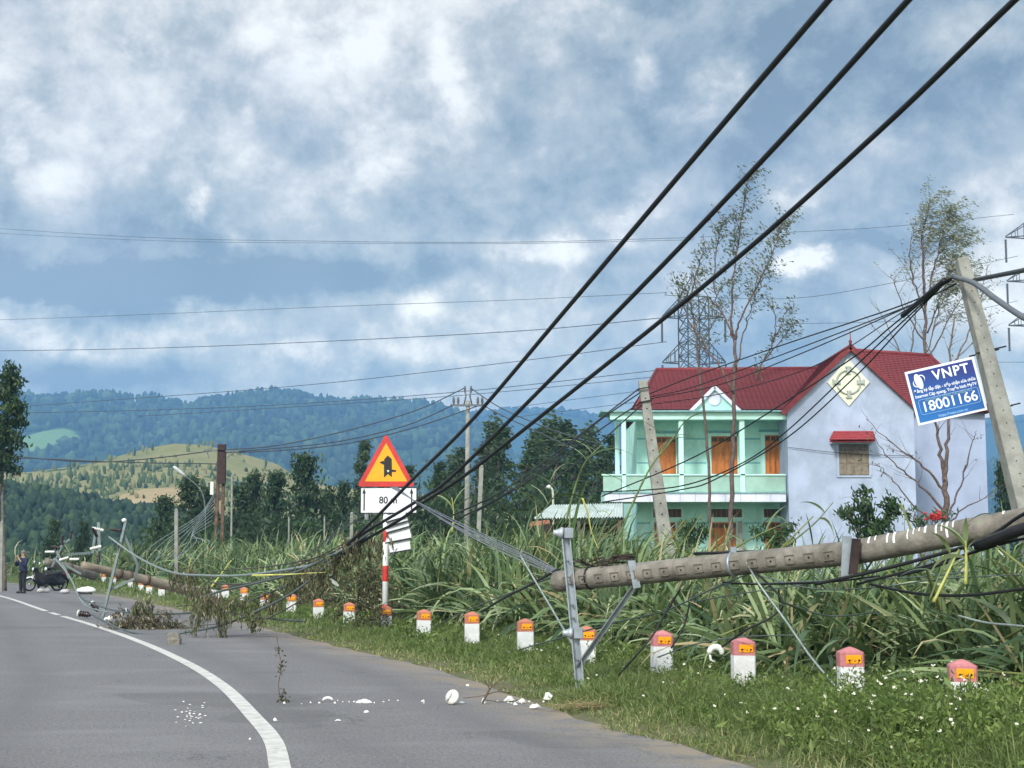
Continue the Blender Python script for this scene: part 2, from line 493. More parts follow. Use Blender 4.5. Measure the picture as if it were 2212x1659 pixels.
def build_ground():
    xs = np.unique(np.concatenate([-np.geomspace(40, 3600, 26)[::-1], np.arange(-40, 40.1, .4), np.geomspace(40, 3600, 26)]))
    ys = np.unique(np.concatenate([np.arange(-40, 6, 3.0), np.arange(6, 60, .4), np.geomspace(60, 3950, 60)]))
    X, Y = np.meshgrid(xs, ys)
    xy = np.stack([X.ravel(), Y.ravel()], 1)
    z = height(xy)
    v = np.column_stack([xy, z])
    nx, ny = len(xs), len(ys)
    i = (np.arange(ny - 1)[:, None] * nx + np.arange(nx - 1)[None]).ravel()
    q = np.stack([i, i + 1, i + nx + 1, i + nx], 1)
    m = bpy.data.materials.new('soil_and_grass'); m.use_nodes = True
    t = NT(m.node_tree); bs = m.node_tree.nodes['Principled BSDF']
    tc = t.n('ShaderNodeTexCoord').outputs['Object']
    at = t.n('ShaderNodeAttribute', attribute_name='verge').outputs['Fac']
    n1 = t.noise(tc, .9, 7, .65); n2 = t.noise(tc, 14, 6, .7)
    soil = t.mix(n2, (.075, .058, .03), (.19, .15, .09))
    grass = t.mix(n2, (.035, .06, .014), (.09, .13, .035))
    c = t.mix(t.smooth(n1, .42, .6), grass, t.mix(.5, soil, grass))
    c = t.mix(t.math('MULTIPLY', at, t.smooth(n2, .3, .6)), c, soil)
    t.l(c, bs.inputs['Base Color']); bs.inputs['Roughness'].default_value = .95
    bp = t.n('ShaderNodeBump'); bp.inputs['Strength'].default_value = .7; bp.inputs['Distance'].default_value = .04
    t.l(n2, bp.inputs['Height']); t.l(bp.outputs[0], bs.inputs['Normal'])
    o = np_mesh('ground', v, q, None, m, smooth=True)
    a = o.data.attributes.new('verge', 'FLOAT', 'POINT')
    d = edge_dist(xy)
    a.data.foreach_set('value', np.clip(1.1 - np.abs(d - .05) / .38, 0, 1).astype(np.float32))
    tag(o, 'grassy field ground running to the hills', 'ground', kind='structure')

def build_road():
    n = len(EDGE); vs = []; fs = []
    cols = 16
    for i, p in enumerate(EDGE):
        d = (EDGE[min(i + 1, n - 1)] - EDGE[max(i - 1, 0)]).normalized()
        left = Vector((-d.y, d.x, 0))
        for k in range(cols):
            off = 7.4 * k / (cols - 1)
            jit = .10 * wob(p.x * 3, p.y * 3) if k == 0 else 0
            q = p + left * (off + jit); cz = .03 * math.sin(math.pi * k / (cols - 1)) * 0
            vs.append((q.x, q.y, 0.0 + cz - (.02 if k == 0 else 0)))
    for i in range(n - 1):
        for k in range(cols - 1):
            a = i * cols + k
            fs.append((a, a + cols, a + cols + 1, a + 1))
    m = bpy.data.materials.new('worn_asphalt'); m.use_nodes = True
    t = NT(m.node_tree); bs = m.node_tree.nodes['Principled BSDF']
    tc = t.n('ShaderNodeTexCoord').outputs['Object']
    n_f = t.noise(tc, 75, 4, .75); n_m = t.noise(tc, 9, 6, .6); n_b = t.noise(t.vmath('MULTIPLY', tc, (.45, 1.0, 1)), .8, 6, .62, .5)
    n_s = t.noise(tc, 28, 4, .8)
    c = t.mix(n_m, (.112, .108, .112), (.165, .16, .163))
    c = t.mix(t.math('MULTIPLY', t.smooth(n_s, .52, .58), .55), c, (.235, .23, .23))
    c = t.mix(t.math('MULTIPLY', t.smooth(n_s, .48, .42), .55), c, (.075, .074, .079))
    vor = t.n('ShaderNodeTexVoronoi', feature='DISTANCE_TO_EDGE'); vor.inputs['Scale'].default_value = .55
    t.l(t.vmath('ADD', tc, t.vmath('SCALE', t.noise(tc, 1.6, 6, .7, 0, 'Color'), 1.3)), vor.inputs['Vector'])
    crack = t.math('MULTIPLY', t.smooth(vor.outputs['Distance'], .016, .004), t.smooth(t.noise(tc, .5, 3), .5, .62))
    c = t.mix(t.math('MULTIPLY', crack, .7), c, (.05, .05, .055))
    c = t.mix(t.math('MULTIPLY', t.smooth(n_b, .46, .7), .6), c, (.205, .20, .205))
    c = t.mix(t.math('MULTIPLY', t.smooth(n_f, .53, .60), .6), c, (.30, .29, .30))
    c = t.mix(t.math('MULTIPLY', t.smooth(n_f, .46, .40), .6), c, (.06, .06, .066))
    # faint skid / wash streaks across the carriageway, dust towards the verge
    st = t.noise(t.vmath('MULTIPLY', tc, (.35, 5.0, 1)), 1.1, 5, .6, .3)
    c = t.mix(t.math('MULTIPLY', t.smooth(st, .64, .78), .16), c, (.27, .25, .225))
    st2 = t.noise(t.vmath('ADD', t.vmath('MULTIPLY', tc, (.5, 6.0, 1)), (7., 3., 0)), 1.3, 5, .6, .3)
    c = t.mix(t.math('MULTIPLY', t.smooth(st2, .64, .7), .3), c, (.085, .085, .095))
    # wheel paths polished a little darker, a paler oily strip between, old repairs
    ln_ = t.n('ShaderNodeAttribute', attribute_name='across').outputs['Fac']
    for o_ in (1.0, 2.4, 4.9, 6.3):
        tk = t.math('SUBTRACT', 1.0, t.math('MINIMUM', t.math('DIVIDE', t.math('ABSOLUTE', t.math('SUBTRACT', ln_, o_)), .42), 1.0))
        c = t.mix(t.math('MULTIPLY', t.math('MULTIPLY', tk, .38), t.smooth(n_b, .3, .6)), c, (.085, .083, .088))
    pt_ = t.noise(t.vmath('ADD', tc, (31.0, 7.0, 0)), .33, 2, .4)
    c = t.mix(t.math('MULTIPLY', t.smooth(pt_, .62, .63), .35), c, (.09, .088, .09))
    dn = t.noise(tc, 1.8, 6, .7, .6)
    at = t.n('ShaderNodeAttribute', attribute_name='verge').outputs['Fac']
    c = t.mix(t.math('MULTIPLY', at, t.smooth(dn, .35, .6)), c, (.25, .205, .15))
    t.l(c, bs.inputs['Base Color']); bs.inputs['Roughness'].default_value = .88
    bs.inputs['Specular IOR Level'].default_value = .25
    bp = t.n('ShaderNodeBump'); bp.inputs['Strength'].default_value = .35; bp.inputs['Distance'].default_value = .006
    t.l(n_f, bp.inputs['Height']); t.l(bp.outputs[0], bs.inputs['Normal'])
    me = bpy.data.meshes.new('road'); me.from_pydata(vs, [], fs); me.update()
    a = me.attributes.new('verge', 'FLOAT', 'POINT')
    a.data.foreach_set('value', np.array([1.0 if i % cols == 0 else (.35 if i % cols == 1 else 0) for i in range(len(vs))], np.float32))
    a2 = me.attributes.new('across', 'FLOAT', 'POINT'); a2.data.foreach_set('value', np.array([7.4 * (i % cols) / (cols - 1) for i in range(len(vs))], np.float32))
    tag(link_mesh('road', me, m), 'grey worn asphalt road curving away to the left', 'road', kind='structure')

LINE_PX = [(612, 1700), (605, 1659), (590, 1600), (550, 1550), (480, 1480), (400, 1430), (300, 1385), (200, 1350), (100, 1320), (0, 1287), (-110, 1262)]
def build_marking():
    ln = smooth_line([G(x, y, .004) for x, y in LINE_PX], 12)
    vs, fs = [], []
    def gap(y):       # dashes where the solid line is interrupted
        return 37.8 < y < 38.6 or 39.8 < y < 41.2 or 43 < y < 43.6
    for i, p in enumerate(ln):
        d = (ln[min(i + 1, len(ln) - 1)] - ln[max(i - 1, 0)]).normalized(); s = Vector((-d.y, d.x, 0))
        vs += [p + s * .074, p - s * .074]
    for i in range(len(ln) - 1):
        if not gap((ln[i].y + ln[i + 1].y) / 2): fs.append((2 * i, 2 * i + 1, 2 * i + 3, 2 * i + 2))
    m = M('road_paint', (.52, .51, .48), .7, var=.12, scale=7, dirt=((.23, .225, .22), .8), bump=.3)
    me = bpy.data.meshes.new('road_marking'); me.from_pydata([tuple(v) for v in vs], [], fs); me.update()
    for p in me.polygons:
        if p.normal.z < 0: p.flip()
    tag(link_mesh('road_marking', me, m), 'white painted line curving along the asphalt', 'road marking', kind='structure')

# ------------------------------------------------------------------ hills
def hillmat(name, stops, nscale, detail_scale, vein=None):
    m = bpy.data.materials.new(name); m.use_nodes = True
    t = NT(m.node_tree); bs = m.node_tree.nodes['Principled BSDF']
    tc = t.n('ShaderNodeTexCoord').outputs['Object']
    a = t.noise(tc, nscale, 8, .65, .5); b = t.noise(tc, detail_scale, 5, .7)
    f = t.math('MULTIPLY_ADD', b, .5, t.math('MULTIPLY', a, .75))
    c = t.ramp(t.math('SUBTRACT', f, .12), stops)
    if vein:
        vn = t.noise(tc, vein[1], 6, .6, .6)
        c = t.mix(t.smooth(vn, vein[2], vein[2] + .05), c, vein[0])
    t.l(c, bs.inputs['Base Color']); bs.inputs['Roughness'].default_value = 1.0
    bs.inputs['Specular IOR Level'].default_value = .05
    return m

def fbm(x, y, o=5, seed=0):
    r = np.random.default_rng(seed); v = 0; a = 1.0; f = 1.0; tot = 0
    for k in range(o):
        for j in range(3):
            th = r.uniform(0, 2 * math.pi); ph = r.uniform(0, 6.28)
            v = v + a * np.sin((x * math.cos(th) + y * math.sin(th)) * f * r.uniform(.8, 1.25) + ph)
        tot += a * 1.7; a *= .52; f *= 2.05
    return v / tot

def hill(name, prof, Yridge, Yfoot, mat, label, seed, rough, lenx, back=None, nx=260, nt=70, zfoot=-1.5, pw=1.0, spur=.35):
    """ridge follows the skyline profile (px) at depth Yridge and falls to the foot at Yfoot and behind"""
    pxs = np.linspace(prof[0][0], prof[-1][0], nx)
    py = np.interp(pxs, [p[0] for p in prof], [p[1] for p in prof])
    rid = np.array([tuple(P(x, y, Yridge)) for x, y in zip(pxs, py)])
    back = back or Yridge * 1.15
    rows = []
    for t in np.concatenate([np.linspace(0, 1, nt), np.linspace(1, 0, 8)[1:]]):
        front = len(rows) < nt
        Yb = Yfoot + (Yridge - Yfoot) * t if front else Yridge + (back - Yridge) * (1 - t)
        X = rid[:, 0] if not front else rid[:, 0] * (.55 + .45 * Yb / Yridge) / 1.0
        sh = (t ** pw)
        nz = fbm(rid[:, 0] / lenx, np.full(nx, t * spur * 8), 5, seed)
        z = zfoot + (rid[:, 2] - zfoot) * sh + rough * nz * (math.sin(math.pi * min(1, t)) ** .8)
        rows.append(np.column_stack([X, np.full(nx, Yb) + nz * (Yridge - Yfoot) * .05 * math.sin(math.pi * t), z]))
    v = np.concatenate(rows); nr = len(rows)
    i = (np.arange(nr - 1)[:, None] * nx + np.arange(nx - 1)[None]).ravel()
    q = np.stack([i, i + 1, i + nx + 1, i + nx], 1)
    o = np_mesh(name, v, q, None, mat, smooth=True)
    tag(o, label, 'hill', kind='structure')
    return np.stack(rows[:nt])        # (nt, nx, 3)

def tufts(cen, rad, hgt_, seed=0, squash=1.0):
    """small rough crowns: bent rings of a low poly blob, one per centre"""
    n = len(cen); r = np.random.default_rng(seed)
    k = 6
    ring = np.zeros((n, 3 * k + 1, 3))
    a0 = r.uniform(0, 6.28, n)
    for j, (zz, rr) in enumerate(((0.05, .55), (.45, 1.0), (.8, .62))):
        for i in range(k):
            a = a0 + 2 * math.pi * i / k + r.uniform(-.25, .25, n)
            q = rr * rad * r.uniform(.65, 1.25, n)
            ring[:, j * k + i] = cen + np.stack([np.cos(a) * q, np.sin(a) * q, hgt_ * zz * r.uniform(.8, 1.2, n)], 1)
    ring[:, 3 * k] = cen + np.stack([np.zeros(n), np.zeros(n), hgt_ * r.uniform(.85, 1.15, n)], 1)
    f = []
    for j in range(2):
        for i in range(k):
            f.append((j * k + i, j * k + (i + 1) % k, (j + 1) * k + (i + 1) % k, (j + 1) * k + i))
    for i in range(k): f.append((2 * k + i, 2 * k + (i + 1) % k, 3 * k, 3 * k))
    f = np.array(f)
    quads = (np.arange(n)[:, None, None] * (3 * k + 1) + f[None]).reshape(-1, 4)
    rnd = np.repeat(r.random(n), len(f))
    # degenerate last index -> triangles kept as quads with a doubled vertex are split off
    tri = quads[:, 2] == quads[:, 3]
    v = ring.reshape(-1, 3)
    return v, quads[~tri], rnd[~tri], quads[tri][:, :3], rnd[tri]

def tuft_object(name, cen, rad, hgt_, mat, label, cat_, seed):
    v, q, r1, tr, r2 = tufts(cen, rad, hgt_, seed)
    me_o = np_mesh(name, v, q, r1, mat)
    # close the tops: second pass as triangles merged through from_pydata-free arrays
    me = me_o.data
    # append the triangles by rebuilding
    nf4, nf3 = len(q), len(tr)
    me2 = bpy.data.meshes.new(name)
    me2.vertices.add(len(v)); me2.vertices.foreach_set('co', v.astype(np.float32).ravel())
    me2.loops.add(nf4 * 4 + nf3 * 3)
    me2.loops.foreach_set('vertex_index', np.concatenate([q.ravel(), tr.ravel()]).astype(np.int32))
    me2.polygons.add(nf4 + nf3)
    ls = np.concatenate([np.arange(nf4) * 4, nf4 * 4 + np.arange(nf3) * 3]).astype(np.int32)
    me2.polygons.foreach_set('loop_start', ls)
    me2.polygons.foreach_set('loop_total', np.concatenate([np.full(nf4, 4), np.full(nf3, 3)]).astype(np.int32))
    me2.update(calc_edges=True)
    a = me2.attributes.new('rnd', 'FLOAT', 'FACE'); a.data.foreach_set('value', np.concatenate([r1, r2]).astype(np.float32))
    me2.materials.append(mat)
    me_o.data = me2; bpy.data.meshes.remove(me)
    tag(me_o, label, cat_, kind='stuff')

def sample_grid(g, n, seed, tmin=0, tmax=1, xr=(0, 1), bias=1.0):
    r = np.random.default_rng(seed); nt, nx, _ = g.shape
    t = (tmin + (tmax - tmin) * r.random(n) ** bias) * (nt - 1); x = (xr[0] + (xr[1] - xr[0]) * r.random(n)) * (nx - 1)
    i = np.clip(t.astype(int), 0, nt - 2); j = np.clip(x.astype(int), 0, nx - 2); u = (t - i)[:, None]; w = (x - j)[:, None]
    return (g[i, j] * (1 - u) + g[i + 1, j] * u) * (1 - w) + (g[i, j + 1] * (1 - u) + g[i + 1, j + 1] * u) * w

def build_hills():
    forest = hillmat('forest_slopes', [(0, (.010, .022, .012)), (.4, (.022, .05, .022)), (.7, (.045, .08, .03)), (1, (.10, .14, .05))], .004, .05)
    far = hillmat('far_forest', [(0, (.010, .022, .012)), (.5, (.025, .05, .022)), (1, (.06, .09, .035))], .002, .03)
    crop = hillmat('cropland_slopes', [(0, (.075, .10, .04)), (.37, (.175, .185, .075)), (.63, (.29, .25, .115)), (.85, (.44, .34, .17)), (1, (.48, .39, .21))], .018, .22, ((.05, .085, .03), .03, .60))
    bare = hillmat('bare_earth_slope', [(0, (.16, .13, .07)), (.5, (.33, .26, .15)), (1, (.46, .38, .24))], .06, .7, ((.09, .11, .05), .16, .6))
    wood = hillmat('dark_wood', [(0, (.008, .02, .012)), (.5, (.016, .035, .018)), (1, (.035, .06, .028))], .02, .3)
    p_far = [(-700, 960), (-200, 930), (200, 905), (600, 912), (900, 905), (1050, 897), (1120, 888), (1200, 891), (1280, 903), (1350, 918), (1500, 930), (1800, 925), (2050, 922), (2130, 914), (2212, 905), (2400, 890), (2900, 900)]
    g0 = hill('far_mountain', p_far, 3300, 2700, far, 'hazy blue far mountain range behind the house', 5, 30, 420, back=3700)
    p_main = [(-900, 880), (-500, 860), (-200, 842), (0, 849), (30, 847), (60, 860), (110, 866), (180, 858), (240, 857), (290, 868), (340, 862), (395, 884), (450, 872), (520, 862), (570, 851), (620, 856), (690, 868), (750, 874), (800, 871), (850, 875), (930, 880), (990, 894), (1040, 925), (1100, 980), (1180, 1040), (1300, 1090), (1500, 1120), (1900, 1080), (2120, 1010), (2212, 985), (2500, 930), (2900, 900)]
    g1 = hill('mountain', p_main, 2300, 1100, forest, 'blue hazy forested mountain ridge across the back', 3, 26, 260, back=2600, nx=420, pw=1.15, spur=.5)
    # a cleared green field lies on the left flank: find its place on the slope
    flat = g1.reshape(-1, 3); dep = flat[:, 1] * math.cos(PITCH) + (flat[:, 2] - CAM_H) * math.sin(PITCH)
    sxp = W / 2 + F * flat[:, 0] / dep; syp = H / 2 - F * (-flat[:, 1] * math.sin(PITCH) + (flat[:, 2] - CAM_H) * math.cos(PITCH)) / dep
    def on_slope(x, y): return flat[np.argmin((sxp - x) ** 2 + (syp - y) ** 2)]
    cA, cB, cC = on_slope(96, 948), on_slope(148, 948), on_slope(96, 928)
    ra = float(np.linalg.norm(cB[:2] - cA[:2])); rb = float(abs(cC[1] - cA[1])) + 25
    nt = forest.node_tree; t = NT(nt); bs = nt.nodes['Principled BSDF']; tc = t.n('ShaderNodeTexCoord').outputs['Object']
    old = bs.inputs['Base Color'].links[0].from_socket
    wv = t.vmath('ADD', tc, t.vmath('SCALE', t.vmath('SUBTRACT', t.noise(tc, .012, 5, .6, 0, 'Color'), (.5, .5, .5)), 60.0))
    dv = t.vmath('MULTIPLY', t.vmath('SUBTRACT', wv, tuple(float(q) for q in cA)), (1 / ra, 1 / rb, 0))
    t.l(t.mix(t.smooth(t.vmath('LENGTH', dv), 1.0, .85), old, t.mix(t.noise(tc, .03, 4), (.10, .20, .07), (.20, .31, .11))), bs.inputs['Base Color'])
    c = np.concatenate([sample_grid(g1, 10500, 1, .05, 1.0, bias=.6), sample_grid(g1, 1500, 2, .985, 1.0)])
    c = c[((c[:, 0] - cA[0]) / ra) ** 2 + ((c[:, 1] - cA[1]) / rb) ** 2 > 1]
    r = np.random.default_rng(3)
    tm = leafmat('forest_crowns', [(0, (.010, .024, .012)), (.5, (.022, .048, .02)), (.85, (.045, .085, .03)), (1, (.07, .11, .04))], 0, .9)
    tuft_object('mountain_forest', c - np.array([0, 0, 2]), 3 + r.exponential(2.6, len(c)).clip(0, 9), r.uniform(6, 17, len(c)), tm, 'dense forest covering the hazy mountain ridge', 'forest', 4)
    c = sample_grid(g0, 900, 8, .97, 1.0)
    tuft_object('far_forest', c - np.array([0, 0, 2]), r.uniform(9, 16, len(c)), r.uniform(10, 18, len(c)), tm, 'tree line on the farthest blue ridge', 'forest', 9)
    # yellow brown farmed hill
    p_hill = [(-500, 1040), (-100, 1024), (0, 1022), (60, 1020), (140, 1010), (200, 1000), (260, 984), (330, 966), (375, 958), (440, 961), (490, 972), (550, 988), (600, 1003), (640, 1030), (690, 1046), (760, 1056), (850, 1062), (950, 1075), (1100, 1100), (1250, 1140)]
    g3 = hill('farmed_hill', p_hill, 560, 330, crop, 'yellow and green farmed hill in front of the blue mountains', 7, 4.5, 40, back=680, nx=240, spur=.3)
    ym = leafmat('young_trees', [(0, (.03, .055, .022)), (.4, (.07, .105, .035)), (.8, (.14, .16, .06)), (1, (.22, .20, .09))], 0, .9)
    c = np.concatenate([sample_grid(g3, 2200, 5, .25, .74, bias=.8), sample_grid(g3, 150, 6, .8, 1.0)])
    tuft_object('hill_plantation', c - np.array([0, 0, .4]), r.uniform(.35, .9, len(c)), r.uniform(1.2, 3.4, len(c)), ym, 'young plantation trees dotted over the yellow hill', 'plantation', 11)
    g4 = hill('earth_mound', [(180, 1112), (225, 1090), (265, 1068), (310, 1056), (370, 1052), (420, 1058), (460, 1080), (490, 1110)], 330, 290, bare, 'bare pale earth mound below the farmed hill', 13, .8, 9, back=350, nx=70, nt=26, zfoot=2, pw=.7)
    c = sample_grid(g4, 45, 15, .2, .95)
    tuft_object('mound_scrub', c, r.uniform(.3, .7, len(c)), r.uniform(.6, 1.4, len(c)), ym, 'scrub on the bare earth mound', 'scrub', 12)
    p_w = [(-400, 1040), (-100, 1052), (0, 1058), (50, 1064), (120, 1074), (200, 1090), (260, 1102), (330, 1112), (420, 1124), (520, 1145), (650, 1165)]
    g5 = hill('wooded_rise', p_w, 280, 190, wood, 'dark wooded rise at the left below the farmed hill', 17, 1.2, 25, back=310, nx=110, nt=30)
    c = np.concatenate([sample_grid(g5, 2300, 19, .05, 1.0, bias=.7), sample_grid(g5, 420, 20, .97, 1.0)])
    wm = leafmat('dark_wood_crowns', [(0, (.010, .024, .014)), (.6, (.02, .045, .022)), (1, (.045, .075, .03))], 0, .9)
    tuft_object('dark_wood', c - np.array([0, 0, .5]), r.uniform(.6, 1.3, len(c)), r.uniform(1.6, 3.0, len(c)), wm, 'dense dark plantation wood on the low rise at left', 'wood', 22)

build_ground(); build_road(); build_marking(); build_hills()

# ================================================================== HOUSE
def roof_plane(mb, a, b, c, d, n, lift=.045):
    """a,b eave ends, c,d ridge ends (c above b); n overlapping tile courses"""
    a, b, c, d = map(Vector, (a, b, c, d))
    nr = (b - a).cross(d - a) if (d - a).length > .01 else (b - a).cross(c - a)
    nr.normalize()
    if nr.z < 0: nr = -nr
    for k in range(n):
        t0, t1 = k / n, (k + 1) / n
        l0, r0, l1, r1 = a.lerp(d, t0), b.lerp(c, t0), a.lerp(d, t1), b.lerp(c, t1)
        mb.add([l0 + nr * lift, r0 + nr * lift, r1 + nr * .004, l1 + nr * .004], [(0, 1, 2, 3)])
        mb.add([l0 - nr * .01, r0 - nr * .01, r0 + nr * lift, l0 + nr * lift], [(0, 1, 2, 3)])
    mb.add([a - nr * .1, b - nr * .1, c - nr * .1, d - nr * .1], [(3, 2, 1, 0)])

def roofmat():
    m = bpy.data.materials.new('red_roof_tiles'); m.use_nodes = True
    t = NT(m.node_tree); bs = m.node_tree.nodes['Principled BSDF']
    tc = t.n('ShaderNodeTexCoord').outputs['Object']
    n1 = t.noise(tc, 1.3, 6, .65); n2 = t.noise(tc, 14, 4, .7)
    c = t.mix(n1, (.12, .020, .026), (.205, .036, .043))
    c = t.mix(t.math('MULTIPLY', t.smooth(n2, .5, .75), .5), c, (.16, .03, .03))
    t.l(c, bs.inputs['Base Color']); bs.inputs['Roughness'].default_value = .6
    w = t.n('ShaderNodeTexWave'); w.bands_direction = 'X'; w.inputs['Scale'].default_value = 1.6; w.inputs['Distortion'].default_value = 0
    t.l(tc, w.inputs['Vector'])
    bp = t.n('ShaderNodeBump'); bp.inputs['Strength'].default_value = .7; bp.inputs['Distance'].default_value = .03
    t.l(w.outputs['Fac'], bp.inputs['Height']); t.l(bp.outputs[0], bs.inputs['Normal'])
    return m

def build_house():
    mint = M('mint_plaster', (.43, .72, .65), .8, var=.09, scale=1.6, dirt=((.20, .36, .32), .55))
    mint_l = M('pale_mint_trim', (.50, .78, .70), .75, var=.05, scale=2)
    lav = M('lavender_plaster', (.355, .415, .545), .85, var=.09, scale=1.3, dirt=((.235, .28, .37), .75))
    lav_shade = M('grey_shaded_plaster', (.33, .385, .53), .85, var=.08, scale=.7, dirt=((.22, .26, .36), .5))  # greyer lavender, slight shade of the set-back block put into the colour
    white = M('white_trim', (.62, .64, .74), .7, var=.06, scale=3, dirt=((.40, .42, .50), .4))
    orange = M('orange_door_wood', (.50, .16, .036), .5, var=.22, scale=3, stretch=(3, 3, .6))
    darkwood = M('dark_door_wood', (.10, .045, .02), .5, var=.2, scale=5)
    dark = M('dark_glass', (.035, .035, .045), .2, var=.2, scale=3)
    olive = M('brown_shutter', (.20, .165, .125), .6, var=.18, scale=6)
    seam = M('teal_groove', (.16, .40, .44), .8, var=.05)
    railm = M('pale_glass_rail', (.30, .46, .39), .3, var=.1, scale=1.5)
    roof = roofmat()
    ridge = M('red_ridge_tiles', (.17, .024, .028), .6, var=.15, scale=4)
    YF, YV, YW, YR = 61.0, 59.2, 59.0, 63.4
    base = P(1540, 1205, YF); base.z = 0
    h = empty('house', base, 'two storey mint green house with lavender gable wing and red tiled roofs', 'house')
    def bx(x0, y0, x1, y1, Y, dep, mb=None, mi=0, bev=0):
        """box whose front face spans the pixel rectangle at depth Y, dep metres deep"""
        a, b = P(x0, y1, Y), P(x1, y0, Y)
        a2, b2 = Vector((a.x, Y, a.z)), Vector((b.x, Y + dep, b.z))
        mb = mb or MB()
        return mb.box(a2, b2, mi, bev)
    Z0 = -.1
    # ---- main body wall with door openings framed by surrounds
    mb = MB()
    a, b = P(1375, 905, YF), P(1706, 905, YF)
    mb.box((a.x, YF, Z0), (b.x, YF + 7.5, a.z))
    body = mb.build('wall', mint, h)
    # lavender gable wing
    l, r_ = P(1700, 885, YW), P(1973, 877, YW); ap = P(1835, 757, YW)
    mb = MB()
    poly = [(l.x, YW, Z0), (r_.x, YW, Z0), (r_.x, YW, r_.z), (ap.x, YW, ap.z), (l.x, YW, l.z)]
    mb.prism([Vector(p) for p in poly], (0, 7.6, 0))
    wing = mb.build('gable_wing', lav, h)
    # greyer set-back block at the right, shade mixed into its plaster colour
    rl, rr = P(1960, 880, YR), P(2127, 885, YR)
    MB().box((rl.x, YR, Z0), (rr.x, YR + 5, rl.z)).build('rear_wing', lav_shade, h)
    # ---- roofs
    mb = MB()
    eL, eR = P(1372, 884, 60.3), P(1712, 884, 60.3); rL, rR = P(1418, 799, 64.2), P(1790, 796, 64.2)
    roof_plane(mb, eL, eR, rR, rL, 34, .032)
    bk = Vector((0, 8, 0)); bL, bR = Vector((eL.x, 68.4, eL.z)), Vector((eR.x, 68.4, eR.z))
    roof_plane(mb, bL, eL, rL, rL, 20)
    roof_plane(mb, bR, bL, rL, rR, 10)
    mr = mb.build('main_roof', roof, h)
    MB().tube([rL, rR], .09, 8).build('ridge_cap', ridge, mr)
    mb2 = MB().tube([eL + Vector((0, 0, .03)), rL], .07, 8); mb2.build('hip_cap', ridge, mr)
    # wing gable roof: two slopes running back from the verge
    ov = .18
    zx = lambda p, y: Vector((p.x, y, p.z))
    apx = P(1835, 749, YW)
    eW, eE = P(1688, 893, YW), P(1985, 886, YW)
    mb = MB()
    roof_plane(mb, zx(eW, YW + 8), zx(eW, YW - ov), zx(apx, YW - ov), zx(apx, YW + 8), 28, .032)
    roof_plane(mb, zx(eE, YW - ov), zx(eE, YW + 4.6), zx(apx, YW + 8), zx(apx, YW - ov), 28, .032)
    gr = mb.build('gable_roof', roof, h)
    vb = MB()
    for e in (eW, eE):
        vb.bar(zx(e, YW - ov - .02) + Vector((0, 0, -.03)), zx(apx, YW - ov - .02) + Vector((0, 0, -.03)), .05, .2, up=(0, 0, 1))
    vb.build('verge_board', ridge, gr)
    MB().tube([zx(apx, YW - ov), zx(apx, YW + 8)], .08, 8).build('ridge_cap', ridge, gr)
    MB().lathe([(.07, 0), (.05, .12), (.075, .18), (.02, .26), (.015, .5), (.004, .62)], zx(apx, YW - ov), n=10).build('finial', ridge, gr)
    # right block roof, hipped at its right end
    mb = MB()
    q0, q1 = P(1930, 883, 63.0), P(2142, 889, 63.0); t0, t1 = P(1835, 756, 65.6), P(2008, 768, 65.6)
    roof_plane(mb, q0, q1, t1, t0, 30, .032)
    roof_plane(mb, q1, Vector((q1.x, 69, q1.z)), t1, t1, 18)
    rr_ = mb.build('rear_roof', roof, h)
    MB().tube([t0, t1], .09, 8).build('ridge_cap', ridge, rr_)
    MB().tube([t1, q1 + Vector((0, 0, .04))], .07, 8).build('hip_cap', ridge, rr_)
    # ---- dormer gablet over the veranda
    d0, d1, dt = P(1497, 886, 59.9), P(1592, 886, 59.9), P(1543, 838, 59.9)
    mb = MB().prism([d0, d1, dt], (0, 3.0, 0)); dm = mb.build('dormer', mint, h)
    tr = MB()
    for e, s in ((d0, 1), (d1, -1)):
        tr.bar(zx(e, 59.82) + Vector((-.1 * s, 0, -.05)), zx(dt, 59.82) + Vector((0, 0, .02)), .16, .13)
    tr.build('dormer_trim', white, dm)
    MB().lathe([(.27, 0), (.27, .04), (.22, .06), (.2, .06)], Vector((dt.x, 59.93, d0.z + .42)), (0, -1, 0), 20).build('round_vent', white, dm)
    # ---- cornice band and veranda frame
    bx(1298, 886, 1702, 889.5, 58.9, 2.4).build('cornice', M('teal_edge', (.20, .36, .38), .8), h)
    bx(1318, 889.8, 1700, 906, 59.1, .35).build('eave_beam', mint_l, h)
    sof = MB(); sof.box((P(1320, 905, 59.4).x, 59.46, P(0, 903, 59.4).z), (P(1700, 905, 59.4).x, YF - .01, P(0, 893, 59.4).z)); sof.build('soffit', mint, h)
    for xc in (1334, 1348, 1472, 1604):
        dep = 61.5 if xc == 1334 else YV
        c0, c1 = P(xc - 4.2, 1064, dep), P(xc + 4.2, 906, dep)
        MB().box((c0.x, dep, c0.z), (c1.x, dep + .2, c1.z), bev=.015).build('column', mint_l, h)
    # balcony slab, white fascia, parapet panels
    s0, s1 = P(1305, 1085, 58.9), P(1698, 1064, 58.9)
    MB().box((s0.x, 58.92, s0.z + .02), (s1.x, YF - .01, s1.z)).build('balcony_slab', mint, h)
    fs_ = MB(); n = 12
    for k in range(n):
        xa, xb = 1306 + (1698 - 1306) * k / n, 1306 + (1698 - 1306) * (k + 1) / n
        bx(xa + .4, 1066, xb - .4, 1084, 58.84, .07, fs_)
    fs_.build('fascia', white, h)
    bx(1300, 1062.5, 1699, 1066, 58.8, .3).build('balcony_edge', M('teal_edge', (.2, .36, .38)), h)
    rl_ = MB()
    for xa, xb in ((1303, 1342), (1353, 1467), (1477, 1599), (1609, 1697)):
        bx(xa, 1027, xb, 1062, YV + .06, .05, rl_)
